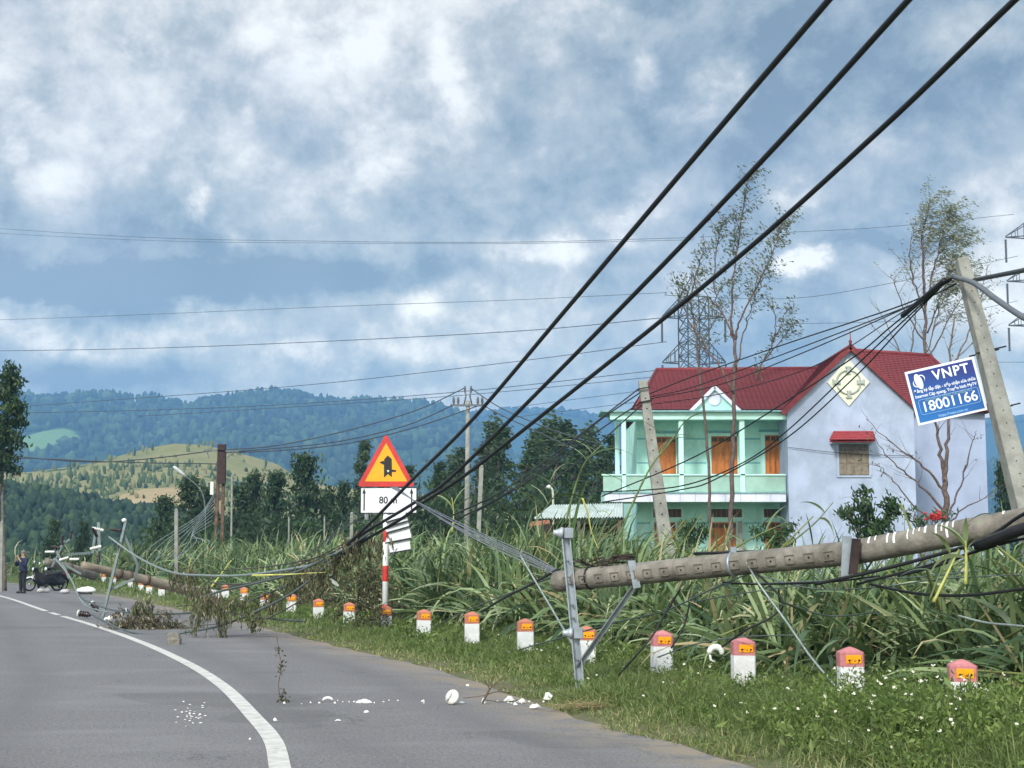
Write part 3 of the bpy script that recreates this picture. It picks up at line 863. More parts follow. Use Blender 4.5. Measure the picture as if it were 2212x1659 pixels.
    pr = rl_.build('balcony_parapet', railm, h)
    tp = MB(); bx(1300, 1024, 1698, 1027, YV, .16, tp); tp.build('handrail', mint_l, pr)
    # wall grooves (inlaid strips, 3 mm proud)
    for y in (948, 1000, 1130):
        for xa, xb in ((1376, 1409), (1474, 1526), (1604, 1642)) if y < 1100 else ((1376, 1404), (1480, 1530), (1606, 1645)):
            bx(xa, y - 1.5, xb, y + 1.5, YF - .004, .003).build('wall_groove', seam, body)
    # ---- doors: surround > leaf panels > transom
    def door(x0, x1, y0, y1, leaf, lintel=True):
        fr = MB()
        bx(x0 - 6, y0 - 6, x0, y1, YF - .07, .07, fr); bx(x1, y0 - 6, x1 + 6, y1, YF - .07, .07, fr); bx(x0, y0 - 6, x1, y0, YF - .07, .07, fr)
        d = fr.build('door', mint_l, h)
        lf = MB(); n = 4; w = (x1 - x0) / n
        bx(x0, y0, x1, y1, YF - .02, .018, lf)
        for k in range(n):
            xa = x0 + w * k
            bx(xa + .6, y0 + 15, xa + w - .6, y1, YF - .045, .024, lf)
            bx(xa + 2.6, y0 + 22, xa + w - 2.6, y0 + 52, YF - .058, .012, lf)
            bx(xa + 2.6, y0 + 57, xa + w - 2.6, y1 - 5, YF - .058, .012, lf)
        lf.build('door_leaf', leaf, d)
        tr = MB()
        for k in range(4): bx(x0 + w * k + 2, y0 + 3, x0 + w * (k + 1) - 1, y0 + 12, YF - .05, .028, tr)
        tr.build('transom', darkwood, d)
        if lintel:
            li = MB(); bx(x0 - 12, y0 - 12, x1 + 10, y0 - 8, YF - .1, .1, li); li.build('lintel', seam, d)
        return d
    door(1418, 1461, 943, 1062, orange)
    # one shutter of the first door stands ajar, bleached
    sh = MB(); a = P(1464, 1026, YF - .3); b = P(1468, 945, YF - .3); sh.box((a.x, YF - .5, a.z), (a.x + .05, YF - .02, b.z)); sh.build('open_shutter', M('bleached_wood', (.36, .33, .30), .8, var=.2, scale=5), h)
    door(1536, 1594, 942, 1062, orange)
    door(1652, 1699, 940, 1062, orange)
    # ground floor
    for x0, x1 in ((1411, 1472), (1536, 1603), (1650, 1698)):
        w = MB(); bx(x0 - 4, 1096, x1 + 4, 1099.5, YF - .06, .06, w); bx(x0 - 4, 1117.5, x1 + 4, 1122, YF - .06, .06, w)
        bx(x0 - 4, 1099.5, x0, 1117.5, YF - .06, .06, w); bx(x1, 1099.5, x1 + 4, 1117.5, YF - .06, .06, w)
        wi = w.build('transom_window', mint_l, h)
        g = MB(); bx(x0, 1099.5, x1, 1117.5, YF - .02, .018, g); g.build('pane', darkwood, wi)
        for k in range(1, 6): xx = x0 + (x1 - x0) * k / 6; bx(xx - .5, 1099.5, xx + .5, 1117.5, YF - .035, .012).build('grille_bar', olive, wi)
        door(x0 + 2, x1 - 12 if x1 < 1690 else x1, 1128, 1208, orange, lintel=False)
        if x1 < 1690:
            s = MB(); a = P(x1 - 8, 1208, YF - .4); b = P(x1, 1126, YF - .4); s.box((a.x, YF - .42, a.z), (b.x, YF - .36, b.z))
            for k in range(3): s.box((a.x + .02 + k * .05, YF - .43, a.z), (a.x + .045 + k * .05, YF - .42, b.z))
            s.build('open_shutter', M('bleached_wood', (.36, .33, .30), .8), h)
    # ---- gable window with red awning, diamond ornament
    w = MB()
    for q in ((1808, 955, 1882, 959), (1808, 1027, 1882, 1031), (1808, 959, 1812, 1027), (1878, 959, 1882, 1027)): bx(*q, YW - .05, .05, w)
    win = w.build('window', lav, h)
    sh = MB(); bx(1812, 959, 1878, 1027, YW - .012, .01, sh)
    for k in range(4):
        xa = 1813 + 16.2 * k
        bx(xa, 977, xa + 15, 1000, YW - .035, .022, sh); bx(xa + 1, 1002, xa + 14, 1025, YW - .035, .022, sh)
    sh.build('shutter', olive, win)
    vt = MB()
    for k in range(6): xa = 1814 + 10.6 * k; bx(xa, 962, xa + 8, 967, YW - .04, .026, vt); bx(xa, 968.5, xa + 8, 973.5, YW - .04, .026, vt)
    vt.build('vent_grille', dark, win)
    aw = MB(); a0, a1 = P(1791, 950, 58.2), P(1892, 949, 58.2); b0, b1 = P(1801, 931, 58.98), P(1886, 931, 58.98)
    roof_plane(aw, a0, a1, b1, b0, 4, .03); aw.build('awning', M('red_awning', (.30, .04, .045), .6, var=.15), win)
    au = MB(); bx(1797, 950, 1887, 958, 58.55, .44, au); au.build('awning_slab', lav, win)
    dm_ = MB(); c = P(1832, 826, YW); hw, hh = 46 / px(YW), 52 / px(YW)
    dm_.prism([(c.x - hw, YW - .06, c.z), (c.x, YW - .06, c.z - hh), (c.x + hw, YW - .06, c.z), (c.x, YW - .06, c.z + hh)], (0, .059, 0))
    orn = dm_.build('diamond_ornament', M('cream_plaster', (.66, .68, .55), .8, var=.05), h)
    rg = MB(); rr0 = 26 / px(YW); N = 40
    for k in range(N):
        pass
    ring = [Vector((c.x + math.cos(2 * math.pi * k / N) * rr0, YW - .09, c.z + math.sin(2 * math.pi * k / N) * rr0)) for k in range(N + 1)]
    rg.tube(ring, .032, 6, cap=False); rg.build('ring', M('grey_relief', (.36, .39, .36), .8), orn)
    for k in range(4):
        a = k * math.pi / 2; u = Vector((math.cos(a), 0, math.sin(a))); s = Vector((-u.z, 0, u.x))
        cl = MB(); p = c + u * rr0; p.y = YW - .1
        cl.bar(p - u * .10, p + u * .10, .12, .08, up=(0, 1, 0)); cl.bar(p + u * .10, p + u * .15, .22, .07, up=(0, 1, 0)); cl.bar(p - u * .14, p - u * .10, .16, .07, up=(0, 1, 0))
        cl.build('clasp', M('grey_relief', (.36, .39, .36), .8), orn)
    # loose wire sagging across the wing wall
    MB().tube(smooth_line([P(1702, 1030 - 64, 58.93), P(1800, 977, 58.9), P(1900, 983, 58.9), P(1972, 984, 58.93)], 5), .012, 4).build('wall_wire', M('black_rubber', (.012, .012, .014), .5), h)

def build_shed():
    roofm = M('pale_sheet_roof', (.52, .58, .56), .55, var=.1, scale=2, dirt=((.30, .34, .33), .5))
    base = P(1260, 1205, 56); base.z = 0
    s = empty('shed', base, 'low open shed with pale corrugated sheet roof left of the house', 'shed')
    a, b = P(1150, 1120, 55), P(1346, 1117, 55); c, d = P(1346, 1087, 57.5), P(1190, 1091, 57.5)
    vs, fs = [], []; n = 60
    for k in range(n + 1):
        u = k / n; w = .03 * (1 if k % 2 else -1)
        e = a.lerp(b, u) + Vector((0, 0, w)); f = d.lerp(c, u) + Vector((0, 0, w))
        vs += [e, f]
    fs = [(2 * k, 2 * k + 2, 2 * k + 3, 2 * k + 1) for k in range(n)]
    MB().add(vs, fs).build('roof', roofm, s)
    post = M('shed_post', (.12, .10, .08), .9)
    for x in (1165, 1250, 1338):
        p = P(x, 1118, 55.2); MB().box((p.x - .06, 55.15, -.05), (p.x + .06, 55.27, p.z - .03)).build('post', post, s)
    w = P(1160, 1118, 57.4); w2 = P(1345, 1118, 57.4)
    MB().box((w.x, 57.35, -.05), (w2.x, 57.45, w.z - .25)).build('back_wall', M('shed_inside_dark', (.035, .03, .027), .95, var=.3, scale=4), s)  # near-black colour puts the dark of the shed's inside into the wall
    # sheet of rusty red iron slumped under its edge
    t = MB(); p, q = P(1142, 1136, 53.5), P(1188, 1130, 53.5)
    t.add([p, q, q + Vector((0, .8, .14)), p + Vector((.1, .8, .16)), p + Vector((0, 0, -.02)), q + Vector((0, 0, -.02)), q + Vector((0, .8, .12)), p + Vector((.1, .8, .14))],
          [(0, 1, 2, 3), (7, 6, 5, 4), (0, 4, 5, 1), (1, 5, 6, 2), (2, 6, 7, 3), (3, 7, 4, 0)])
    t.build('lower_roof', M('rust_red_iron', (.33, .10, .05), .7, var=.25), s)
build_house(); build_shed()
# ================================================================== TREES
bark = M('grey_bark', (.16, .125, .10), .9, var=.25, scale=9, bump=.4)
bark_r = M('reddish_bark', (.12, .085, .075), .9, var=.25, scale=9, bump=.3)
euca = leafmat('eucalyptus_leaves', [(0, (.014, .032, .016)), (.4, (.028, .058, .026)), (.75, (.06, .10, .04)), (1, (.13, .16, .06))], .25)
sparse = leafmat('grey_green_leaves', [(0, (.04, .06, .035)), (.5, (.085, .11, .065)), (.85, (.17, .19, .13)), (1, (.32, .33, .26))], .35)
bright = leafmat('sky_lightened_leaves', [(0, (.07, .10, .06)), (.4, (.16, .19, .12)), (.8, (.30, .33, .24)), (1, (.48, .50, .40))], .4)  # leaf colours lightened to stand in for sky showing through the crown
shrubm = leafmat('shrub_leaves', [(0, (.012, .032, .014)), (.5, (.028, .065, .022)), (.85, (.06, .12, .035)), (1, (.12, .19, .06))], .3)

def crown_tree(seed, h, cw, bare, lean, nclump=30, nleaf=70, lsize=.3, top=.35, windy=0.0, leafm=euca, barkm=bark, flat=1.0, tk=.012):
    """plantation tree: bare leaning stem, limbs and leaf clumps; returns (root, crown) in local space"""
    r = np.random.default_rng(seed)
    root = bpy.data.objects.new('eucalyptus_tree', None); COL.objects.link(root)
    ax = lambda t: Vector((lean[0] * t ** 1.7 + .12 * math.sin(t * 5 + seed), lean[1] * t ** 1.7, h * t))
    tr = MB(); tr.tube([ax(k / 9) for k in range(10)], [max(.015, h * tk * (1 - .85 * k / 9)) for k in range(10)], 7)
    cs, rs, ds = [], [], []
    for k in range(nclump):
        t = bare + (1 - bare) * ((k + r.random()) / nclump) ** .9
        s = (t - bare) / (1 - bare)
        w = cw * (math.sin(math.pi * min(1, .12 + .9 * s)) ** .75 * (1 - s * (1 - top)))
        a = r.uniform(0, 6.28); q = w * math.sqrt(r.uniform(.05, 1))
        c = ax(t) + Vector((math.cos(a) * q + windy * q * .5, math.sin(a) * q, r.uniform(-.1, .25) * cw))
        tr.tube([ax(max(bare * .8, t - .10)), ax(t - .03).lerp(c, .5), c], [.03 * h / 8, .018 * h / 8, .008], 4)
        n = int(nleaf * r.uniform(.6, 1.4)); cr = cw * r.uniform(.22, .42)
        g = r.normal(size=(n, 3)) * np.array([cr * .62, cr * .62, cr * .5 * flat])
        cs.append(np.array(c) + g)
        rs.append(np.clip(r.normal(.42 + r.uniform(-.22, .22), .2, n), 0, 1))
        ds.append(np.tile([windy * 1.4, 0, -.6], (n, 1)))
    tr.build('trunk', barkm, root, local=True)
    v, q, rr = leaves(np.concatenate(cs), lsize, .5, np.concatenate(ds), np.concatenate(rs))
    np_mesh('crown', v, q, rr, leafm, root)
    return root

def place(root, x, ybase, D, label, group=None, rz=0.0, s=1.0, sz=None, first=False, catg='tree', z=None):
    o = root if first else copy_tree(root)
    p = P(x, ybase, D); o.location = (p.x, D, hz(p.x, D) - .05 if z is None else z)
    o.rotation_euler = (0, 0, rz); o.scale = (s, s, sz or s)
    return tag(o, label, catg, group)

def build_trees():
    G1 = 'dark plantation trees standing left of the warning sign'
    G2 = 'wind-bent trees between the sign and the house'
    A = crown_tree(1, 6.2, 1.35, .22, (.2, 0), 30, 80, .26)
    B = crown_tree(2, 6.2, 1.05, .30, (-.15, .1), 26, 80, .26)
    C = crown_tree(3, 6.2, 1.5, .12, (.1, 0), 36, 80, .27)
    used = set()
    def put(proto, x, ytop, D, label, group, rz, wide=1.0):
        hh = (HOR - ytop) / px(D) + CAM_H
        s = hh / 6.2
        first = id(proto) not in used; used.add(id(proto))
        place(proto, x, 1205, D, label, group, rz, s * wide, s, first)
    for a in [(C, 112, 1130, 88, 'small dark tree left of the fallen insulator arms, beyond the motorbike', 0, .9),
              (A, 178, 1134, 90, 'small round dark tree just left of the tilted steel crossarm', 1, .9),
              (C, 345, 1082, 95, 'bushy tree on the slope left of the pale short post', .4, 1.1),
              (C, 410, 1042, 98, 'round leafy tree under the curved street lamp arm', 2, 1.1),
              (A, 448, 1062, 104, 'dark tree directly left of the rusty twin pole', 3, .9),
              (B, 520, 1052, 100, 'dark slim tree right beside the thin pale post', 1.1, 1.2),
              (A, 548, 1034, 103, 'dark tree with a drooping side, second right of the rusty pole', 2.2, .9),
              (B, 590, 1024, 99, 'pointed dark tree between two broader trees left of the sign', 4, 1.15),
              (C, 646, 994, 97, 'largest and broadest dark tree left of the warning sign', .8, 1.05),
              (A, 712, 1066, 106, 'low dull tree between the broadest tree and the forked one', 2.9, .9),
              (B, 740, 1046, 101, 'slim dark tree just left of the short white panel', 5, .9)]:
        put(a[0], a[1], a[2], a[3], a[4], G1, a[5], a[6])
    # right hand group, bent by the storm towards the right
    D_ = crown_tree(11, 7.6, .95, .48, (1.5, 0), 22, 85, .24, .6, 1.3)
    E_ = crown_tree(12, 7.6, 1.15, .50, (2.3, .2), 24, 85, .24, .65, 1.6)
    F_ = crown_tree(13, 7.6, 1.0, .42, (1.0, 0), 24, 85, .24, .5, .9)
    def put2(proto, x, ytop, D, label, rz=0.0, wide=1.0):
        hh = (HOR - ytop) / px(D) + CAM_H; s = hh / 7.6
        first = id(proto) not in used; used.add(id(proto))
        place(proto, x, 1205, D, label, G2, rz, s * wide, s, first)
    for a in [(F_, 764, 957, 104, 'tall forked tree at the left edge of the warning sign', 0, .72),
              (D_, 800, 990, 110, 'dark tree half hidden behind the warning triangle', .1, .8),
              (E_, 915, 992, 112, 'leaning dark tree immediately right of the white 80 m panel', 0, .95),
              (D_, 950, 978, 108, 'dark bent tree left of the tall concrete pole', -.15, .9),
              (E_, 985, 922, 106, 'tall bent tree directly behind the tall concrete pole', .1, .9),
              (F_, 1060, 928, 104, 'dense dark tree right of the tall concrete pole', .2, .85),
              (E_, 1105, 918, 108, 'broad leaning tree in the middle of the wind-bent row', -.1, .95),
              (D_, 1160, 920, 105, 'pointed leaning tree, tallest in the wind-bent row', .05, 1.0),
              (F_, 1225, 955, 103, 'dark rounded tree left of the house balcony', .3, .95),
              (D_, 1275, 948, 108, 'thin loose tree with open twigs near the balcony', .2, .8),
              (F_, 1306, 985, 112, 'lower dark tree touching the balcony corner', 1.0, .8),
              (F_, 1368, 940, 88, 'dark tree seen between the balcony columns', .4, .75)]:
        put2(*a)
    for a in [(F_, 930, 1002, 98, 'low dark tree above the white plate stack, in front of the leaning ones', .5, .9),
              (D_, 1018, 960, 114, 'thin dark tree between the tall concrete pole and the dense one', -.1, .85),
              (E_, 1082, 960, 98, 'lower dark tree in front of the broad leaning one', .2, .9),
              (F_, 1135, 930, 112, 'dark tree filling the gap in the middle of the wind-bent row', .3, 1.0),
              (E_, 1198, 938, 110, 'bent tree between the tallest and the rounded tree', 0, .9),
              (D_, 1248, 975, 100, 'low loose tree just above the small white street lamp', -.2, .95),
              (F_, 860, 1010, 114, 'dark tree peeking out between triangle and white panel edge', .2, .9)]:
        put2(*a)
    # right of the house
    put(C, 2168, 1010, 86, 'dark tree to the right of the grey rear wing', 'trees at the right of the house', .6, .55)
    put(A, 2205, 1030, 90, 'dark tree at the right frame edge behind the leaning pole', 'trees at the right of the house', 1.5, .8)
    # tall lone tree at the left edge
    L = crown_tree(21, 8.6, .95, .52, (-.1, .1), 36, 90, .22, .25, 0, tk=.0085)
    hh = (HOR - 800) / px(66) + CAM_H
    place(L, 8, 1205, 66, 'tall slender tree with a dark crown at the left frame edge', None, .3, hh / 8.6, first=True)

def bush(seed, n, rx, rz_, lsize, leafm, up=.3):
    r = np.random.default_rng(seed)
    root = bpy.data.objects.new('bush', None); COL.objects.link(root)
    cs = []; rs = []; st = MB()
    for k in range(n):
        a = r.uniform(0, 6.28); q = rx * math.sqrt(r.random()); zz = rz_ * r.uniform(.25, 1) * (1 - .45 * (q / rx) ** 2)
        c = np.array([math.cos(a) * q, math.sin(a) * q, zz])
        st.tube([(c[0] * .15, c[1] * .15, 0), (c[0] * .6, c[1] * .6, zz * .6), tuple(c)], [.02, .014, .006], 4)
        m = int(r.uniform(20, 50)); cs.append(c + r.normal(size=(m, 3)) * rx * .17); rs.append(np.clip(r.normal(r.uniform(.25, .6), .18, m), 0, 1))
    st.build('stems', bark, root, local=True)
    v, q, rr = leaves(np.concatenate(cs), lsize, .45, None, np.concatenate(rs))
    np_mesh('foliage', v, q, rr, leafm, root)
    return root

def build_bushes():
    a = bush(31, 40, 2.4, 2.8, .3, euca); b = bush(32, 30, 1.8, 2.2, .28, shrubm)
    GB = 'bushes at the foot of the wind-bent trees'
    spots = [(905, 90, a, 'dark bush low behind the white plate stack'), (955, 92, b, 'green bush left of the foot of the tall concrete pole'), (1015, 96, a, 'dark bush at the foot of the tall concrete pole'),
             (1075, 90, a, 'dark bush right of the pale leaning post'), (1120, 94, b, 'green bush behind the shed roof left end'), (1170, 86, a, 'dark bush behind the small white street lamp'),
             (1215, 88, a, 'dark bush behind the middle of the shed roof'), (1265, 92, b, 'green bush behind the shed below the balcony'), (1310, 90, a, 'dark bush at the balcony corner')]
    seen = set()
    for x, D, pr, lb in spots:
        f = id(pr) not in seen; seen.add(id(pr))
        o = place(pr, x, 1205, D, lb, GB, x * .1, 1.35, 1.95, f, 'bush')
    GL = 'bushes edging the cane field at left'
    for x, D, pr, lb, s in [(380, 86, a, 'dark bush left of the rusty twin pole base', 1.0), (440, 92, b, 'bush hard by the foot of the rusty twin pole', 1.1), (520, 92, a, 'dark undergrowth bush below the slim tree', 1.2), (585, 92, a, 'dark undergrowth bush below the pointed tree', 1.2),
                            (650, 90, b, 'undergrowth bush below the broadest tree', 1.2), (715, 94, a, 'dark undergrowth bush left of the debris heap', 1.2), (780, 88, b, 'bush just behind the warning sign post', 1.1), (845, 92, a, 'dark bush behind the white 80 m panel', 1.3)]:
        place(pr, x, 1205, D, lb, GL, x * .2, s, s * 1.2, False, 'bush')

def limb_tree(name, seed, limbs, twig_n, leaf_n, lsize, leafm, barkm, label, catg='tree', group=None, drift=(.5, 0, -.15), twig_len=1.4, r0=.12, from_frac=.35, origin=None, bias=1.0):
    """thin storm-stripped tree: main limbs follow the given world polylines, twigs and leaves grow off them"""
    r = np.random.default_rng(seed)
    o = Vector(origin if origin is not None else limbs[0][0][0])
    root = empty(name, o, label, catg, group)
    tr = MB(); lv = []; dv = []
    for pts, ra, rb, leafy in limbs:
        ln = smooth_line(pts, 6)
        for i in range(1, len(ln) - 1):
            ln[i] = ln[i] + Vector((r.normal() * .03, r.normal() * .05, 0))
        n = len(ln); tr.tube(ln, [ra + (rb - ra) * k / (n - 1) for k in range(n)], 6)
        L = sum((ln[i + 1] - ln[i]).length for i in range(n - 1))
        for k in range(int(twig_n * L * leafy)):
            u = from_frac + (1 - from_frac) * r.random() ** bias; i = min(int(u * (n - 1)), n - 2)
            p = ln[i].lerp(ln[i + 1], r.random()); d = (ln[i + 1] - ln[i]).normalized()
            a = r.uniform(0, 6.28)
            out = Vector((math.cos(a), math.sin(a), 0))
            q = p.copy(); pts2 = [q.copy()]; v = (d * .8 + out * r.uniform(.35, .9) + Vector((drift[0] * .4, 0, 0))).normalized(); l = twig_len * r.uniform(.4, 1.1) * (1 - .5 * u)
            for j in range(4):
                q = q + v * l / 4; v = (v + Vector((r.normal() * .16 + drift[0] * .12, r.normal() * .16, drift[2] * .5 + r.normal() * .1))).normalized(); pts2.append(q.copy())
            tr.tube(pts2, [rb * .7 + .006, .009, .006, .005, .003], 4)
            m = r.poisson(leaf_n * leafy)
            for j in range(m):
                w = r.uniform(.3, 1.0) * 3.99; ii = int(w); c = pts2[ii].lerp(pts2[min(ii + 1, 4)], w - ii) + Vector((r.normal() * .1, r.normal() * .1, r.normal() * .08))
                lv.append(tuple(c)); dv.append((drift[0] * 1.6, drift[1], -.7))
    tr.build('trunk', barkm, root)
    if lv:
        v, q, rr = leaves(np.array(lv) - np.array(o), lsize, .33, np.array(dv))
        np_mesh('crown', v, q, rr, leafm, root)
    return root

def build_house_trees():
    D = 54.0
    q = lambda *p: [P(x, y, d) for x, y, d in p]
    limb_tree('storm_stripped_tree', 41, [
        (q((1578, 1220, D), (1583, 1000, D), (1586, 830, D), (1588, 735, D)), .088, .055, 0),
        (q((1588, 735, D), (1580, 690, D), (1585, 600, D + .3), (1597, 500, D + .5), (1615, 390, D)), .05, .010, 1.25),
        (q((1588, 735, D), (1602, 690, D - .4), (1640, 610, D - .6), (1672, 540, D - .5), (1690, 480, D)), .04, .010, 1.3),
        (q((1586, 740, D), (1568, 690, D), (1545, 640, D + .6), (1545, 560, D + .8), (1560, 470, D + .5)), .035, .009, 1.1),
        (q((1590, 800, D), (1606, 720, D), (1625, 660, D), (1650, 600, D)), .03, .01, .8),
        (q((1585, 850, D), (1560, 800, D), (1520, 740, D + .5), (1495, 680, D + .6), (1480, 620, D)), .045, .01, .9)],
        5.8, 12, .14, sparse, bark_r, 'tall thin storm-stripped tree in front of the mint facade', twig_len=1.9, drift=(.55, 0, -.1))
    limb_tree('storm_stripped_tree', 42, [
        (q((1535, 1210, D + 3), (1530, 1000, D + 3), (1510, 800, D + 3), (1500, 700, D + 3)), .06, .04, 0),
        (q((1500, 700, D + 3), (1492, 640, D + 3), (1510, 580, D + 3), (1522, 530, D + 3)), .04, .01, 1.2),
        (q((1502, 720, D + 3), (1480, 670, D + 3), (1465, 610, D + 3)), .03, .01, 1.0),
        (q((1508, 760, D + 3), (1540, 700, D + 3), (1550, 660, D + 3)), .03, .01, 1.0)],
        4.4, 11, .15, sparse, bark_r, 'smaller thin tree behind the mint house in front of the lattice pylon', twig_len=1.5, drift=(.4, 0, 0))
    limb_tree('storm_stripped_tree', 43, [
        (q((1600, 1000, D + 9), (1630, 830, D + 9), (1670, 740, D + 9), (1700, 670, D + 9)), .05, .012, .9),
        (q((1670, 740, D + 9), (1675, 690, D + 9), (1668, 650, D + 9)), .03, .01, .9),
        (q((1650, 780, D + 9), (1690, 730, D + 9), (1722, 690, D + 9)), .03, .01, 1.0)],
        4.4, 10, .16, sparse, bark_r, 'low thin tree rising over the left roof ridge', twig_len=1.3, drift=(.6, 0, -.1), origin=P(1595, 1205, D + 9) * Vector((1, 1, 0)) if False else Vector((P(1600, 1205, D + 9).x, D + 9, 0)))
    T = 70.0
    limb_tree('storm_stripped_tree', 44, [
        (q((2010, 1215, T), (2005, 950, T), (2000, 760, T), (1998, 640, T)), .10, .06, 0),
        (q((1998, 640, T), (1992, 560, T), (1995, 490, T), (2010, 432, T)), .07, .012, 1.8),
        (q((2000, 660, T), (2012, 600, T), (2030, 530, T + .5), (2046, 460, T)), .05, .012, 1.9),
        (q((1998, 680, T), (1975, 610, T), (1965, 550, T), (1975, 500, T)), .045, .01, 1.0),
        (q((2003, 720, T), (2030, 650, T - .5), (2050, 590, T - .5), (2066, 520, T)), .04, .01, 1.9), (q((2003, 760, T), (2022, 690, T + .6), (2040, 640, T + .6), (2060, 600, T + .6)), .03, .008, 1.6),
        (q((2000, 740, T), (1960, 680, T), (1935, 620, T), (1925, 590, T)), .04, .008, .35),
        (q((2003, 780, T), (2045, 700, T), (2080, 640, T), (2110, 590, T)), .04, .008, .5)],
        6.5, 13, .15, bright, bark_r, 'tall bushy-topped pale tree behind the house between gable and leaning pole', twig_len=2.9, drift=(1.0, 0, -.3), bias=.9, from_frac=.18)
    limb_tree('storm_stripped_tree', 45, [
        (q((2060, 1200, T - 3), (2052, 950, T - 3), (2050, 800, T - 3), (2062, 680, T - 3)), .09, .03, .25),
        (q((2050, 820, T - 3), (2090, 720, T - 3), (2120, 640, T - 3), (2135, 570, T - 3)), .045, .008, .6),
        (q((2050, 840, T - 3), (2010, 760, T - 3), (1985, 700, T - 3)), .04, .008, .3),
        (q((2052, 790, T - 3), (2100, 740, T - 3), (2150, 690, T - 3)), .035, .007, .5)],
        6, 6.0, .17, bright, bark, 'nearly bare tree with fine twigs behind the leaning pole top', twig_len=2.0, drift=(.5, 0, -.1))
    limb_tree('storm_stripped_tree', 46, [
        (q((1955, 1200, T + 3), (1962, 900, T + 3), (1968, 760, T + 3), (1985, 640, T + 3)), .08, .02, .2),
        (q((1966, 800, T + 3), (1925, 720, T + 3), (1890, 650, T + 3)), .04, .006, .25),
        (q((1966, 780, T + 3), (1935, 750, T + 3), (1880, 700, T + 3)), .035, .006, .2)],
        5, 1.5, .16, sparse, bark, 'bare leafless tree standing behind the red gable roof', twig_len=2.2, drift=(-.1, 0, .1))
    # bare tree in front of the lavender wall
    K = 52.0
    limb_tree('bare_tree', 47, [
        (q((2043, 1215, K), (2042, 1120, K), (2040, 1030, K)), .12, .09, 0),
        (q((2040, 1030, K), (2030, 960, K), (2018, 905, K), (2008, 870, K)), .07, .02, .3),
        (q((2041, 1040, K), (2047, 960, K), (2052, 890, K), (2060, 830, K)), .075, .02, .3),
        (q((2041, 1060, K), (1985, 1000, K), (1930, 960, K), (1870, 905, K)), .05, .008, .45),
        (q((2042, 1110, K), (1990, 1050, K), (1930, 1000, K), (1885, 940, K)), .05, .008, .45),
        (q((2043, 1150, K), (1985, 1100, K), (1930, 1040, K), (1890, 1000, K)), .04, .007, .45),
        (q((2043, 1120, K), (2075, 1050, K), (2100, 960, K), (2110, 930, K)), .04, .007, .4),
        (q((2044, 1140, K), (2080, 1100, K), (2120, 1080, K), (2160, 1050, K)), .035, .006, .4)],
        5, 1.4, .16, shrubm, bark_r, 'leafless forked tree in front of the lavender wing', twig_len=1.5, drift=(-.2, 0, .1))
    # leafy shrub rising before the lavender wing, upright dark fronds, red blossom
    for nm, sd, limbs, lb, lm, ls, ln_ in [
        ('leafy_shrub', 51, [(q((1880, 1215, 44), (1878, 1140, 44), (1862, 1075, 44)), .03, .008, 2.2), (q((1880, 1190, 44), (1905, 1130, 44), (1925, 1090, 44)), .025, .008, 2.2), (q((1880, 1200, 44), (1850, 1150, 44), (1835, 1110, 44)), .025, .008, 1.8)], 'dark leafy shrub against the lavender wing', shrubm, .24, 16),
        ('leafy_shrub', 52, [(q((2000, 1215, 40), (1990, 1150, 40), (1965, 1100, 40)), .025, .008, 1.4), (q((2000, 1190, 40), (2030, 1140, 40), (2045, 1110, 40)), .025, .008, 1.4)], 'straggly shrub at the foot of the forked bare tree', shrubm, .2, 10),
        ('leafy_shrub', 53, [(q((1470, 1220, 48), (1475, 1170, 48), (1490, 1140, 48)), .02, .007, 2.0), (q((1470, 1200, 48), (1500, 1165, 48), (1520, 1150, 48)), .02, .007, 2.0)], 'small shrub by the ground floor door of the mint house', shrubm, .2, 16),
        ('leafy_shrub', 54, [(q((1690, 1220, 46), (1685, 1180, 46), (1700, 1140, 46)), .02, .007, 2.0), (q((1690, 1200, 46), (1660, 1165, 46), (1650, 1150, 46)), .02, .007, 1.6)], 'shrub at the corner of the lavender wing', shrubm, .22, 14)]:
        limb_tree(nm, sd, limbs, 6, ln_ * .5, ls * .9, lm, bark, lb, 'shrub', twig_len=.7, drift=(.1, 0, 0), r0=.02, from_frac=.2)

build_trees(); build_bushes(); build_house_trees()

# ================================================================== POWER LINES
black = M('black_rubber', (.012, .012, .014), .5)
steel = M('galvanised_steel', (.30, .34, .38), .45, metal=.55, var=.12, scale=9, dirt=((.17, .18, .19), .4))
steel_g = M('green_grey_steel', (.16, .20, .195), .5, metal=.35, var=.12, scale=7)
lattice = M('lattice_steel', (.065, .08, .10), .6, metal=.2, var=.1)
concrete = M('pole_concrete', (.195, .178, .152), .9, var=.26, scale=4, bump=.6, dirt=((.085, .07, .055), .75))
concrete_l = M('pale_pole_concrete', (.25, .25, .225), .9, var=.14, scale=6, bump=.3, dirt=((.17, .165, .15), .6))
alu = M('aluminium_strand', (.24, .285, .27), .45, metal=.4, var=.15, scale=30)
rust = M('rusty_iron', (.115, .07, .048), .9, var=.35, scale=5, dirt=((.26, .19, .13), .6))
porcelain = M('white_porcelain', (.66, .67, .63), .25, var=.06, scale=6, dirt=((.42, .40, .36), .35))
brown_por = M('dark_porcelain', (.030, .016, .016), .22, var=.2)
wire_d = M('weathered_wire', (.055, .06, .07), .5, metal=.2)
wire_g = M('grey_green_wire', (.085, .11, .105), .5, metal=.25, var=.15, scale=20)

def wire(pts, r, mat, label, name='fallen_cable', catg='cable', group=None, n=6, sub=8, wave=0.0):
    ln = smooth_line([P(*p) for p in pts], sub)
    if wave:
        for i in range(1, len(ln) - 1):
            ln[i] = ln[i] + Vector((0, 0, wave * math.sin(i * 1.9 + pts[0][0])))
    o = MB().tube(ln, r, n).build(name, mat)
    return tag(o, label, catg, group)

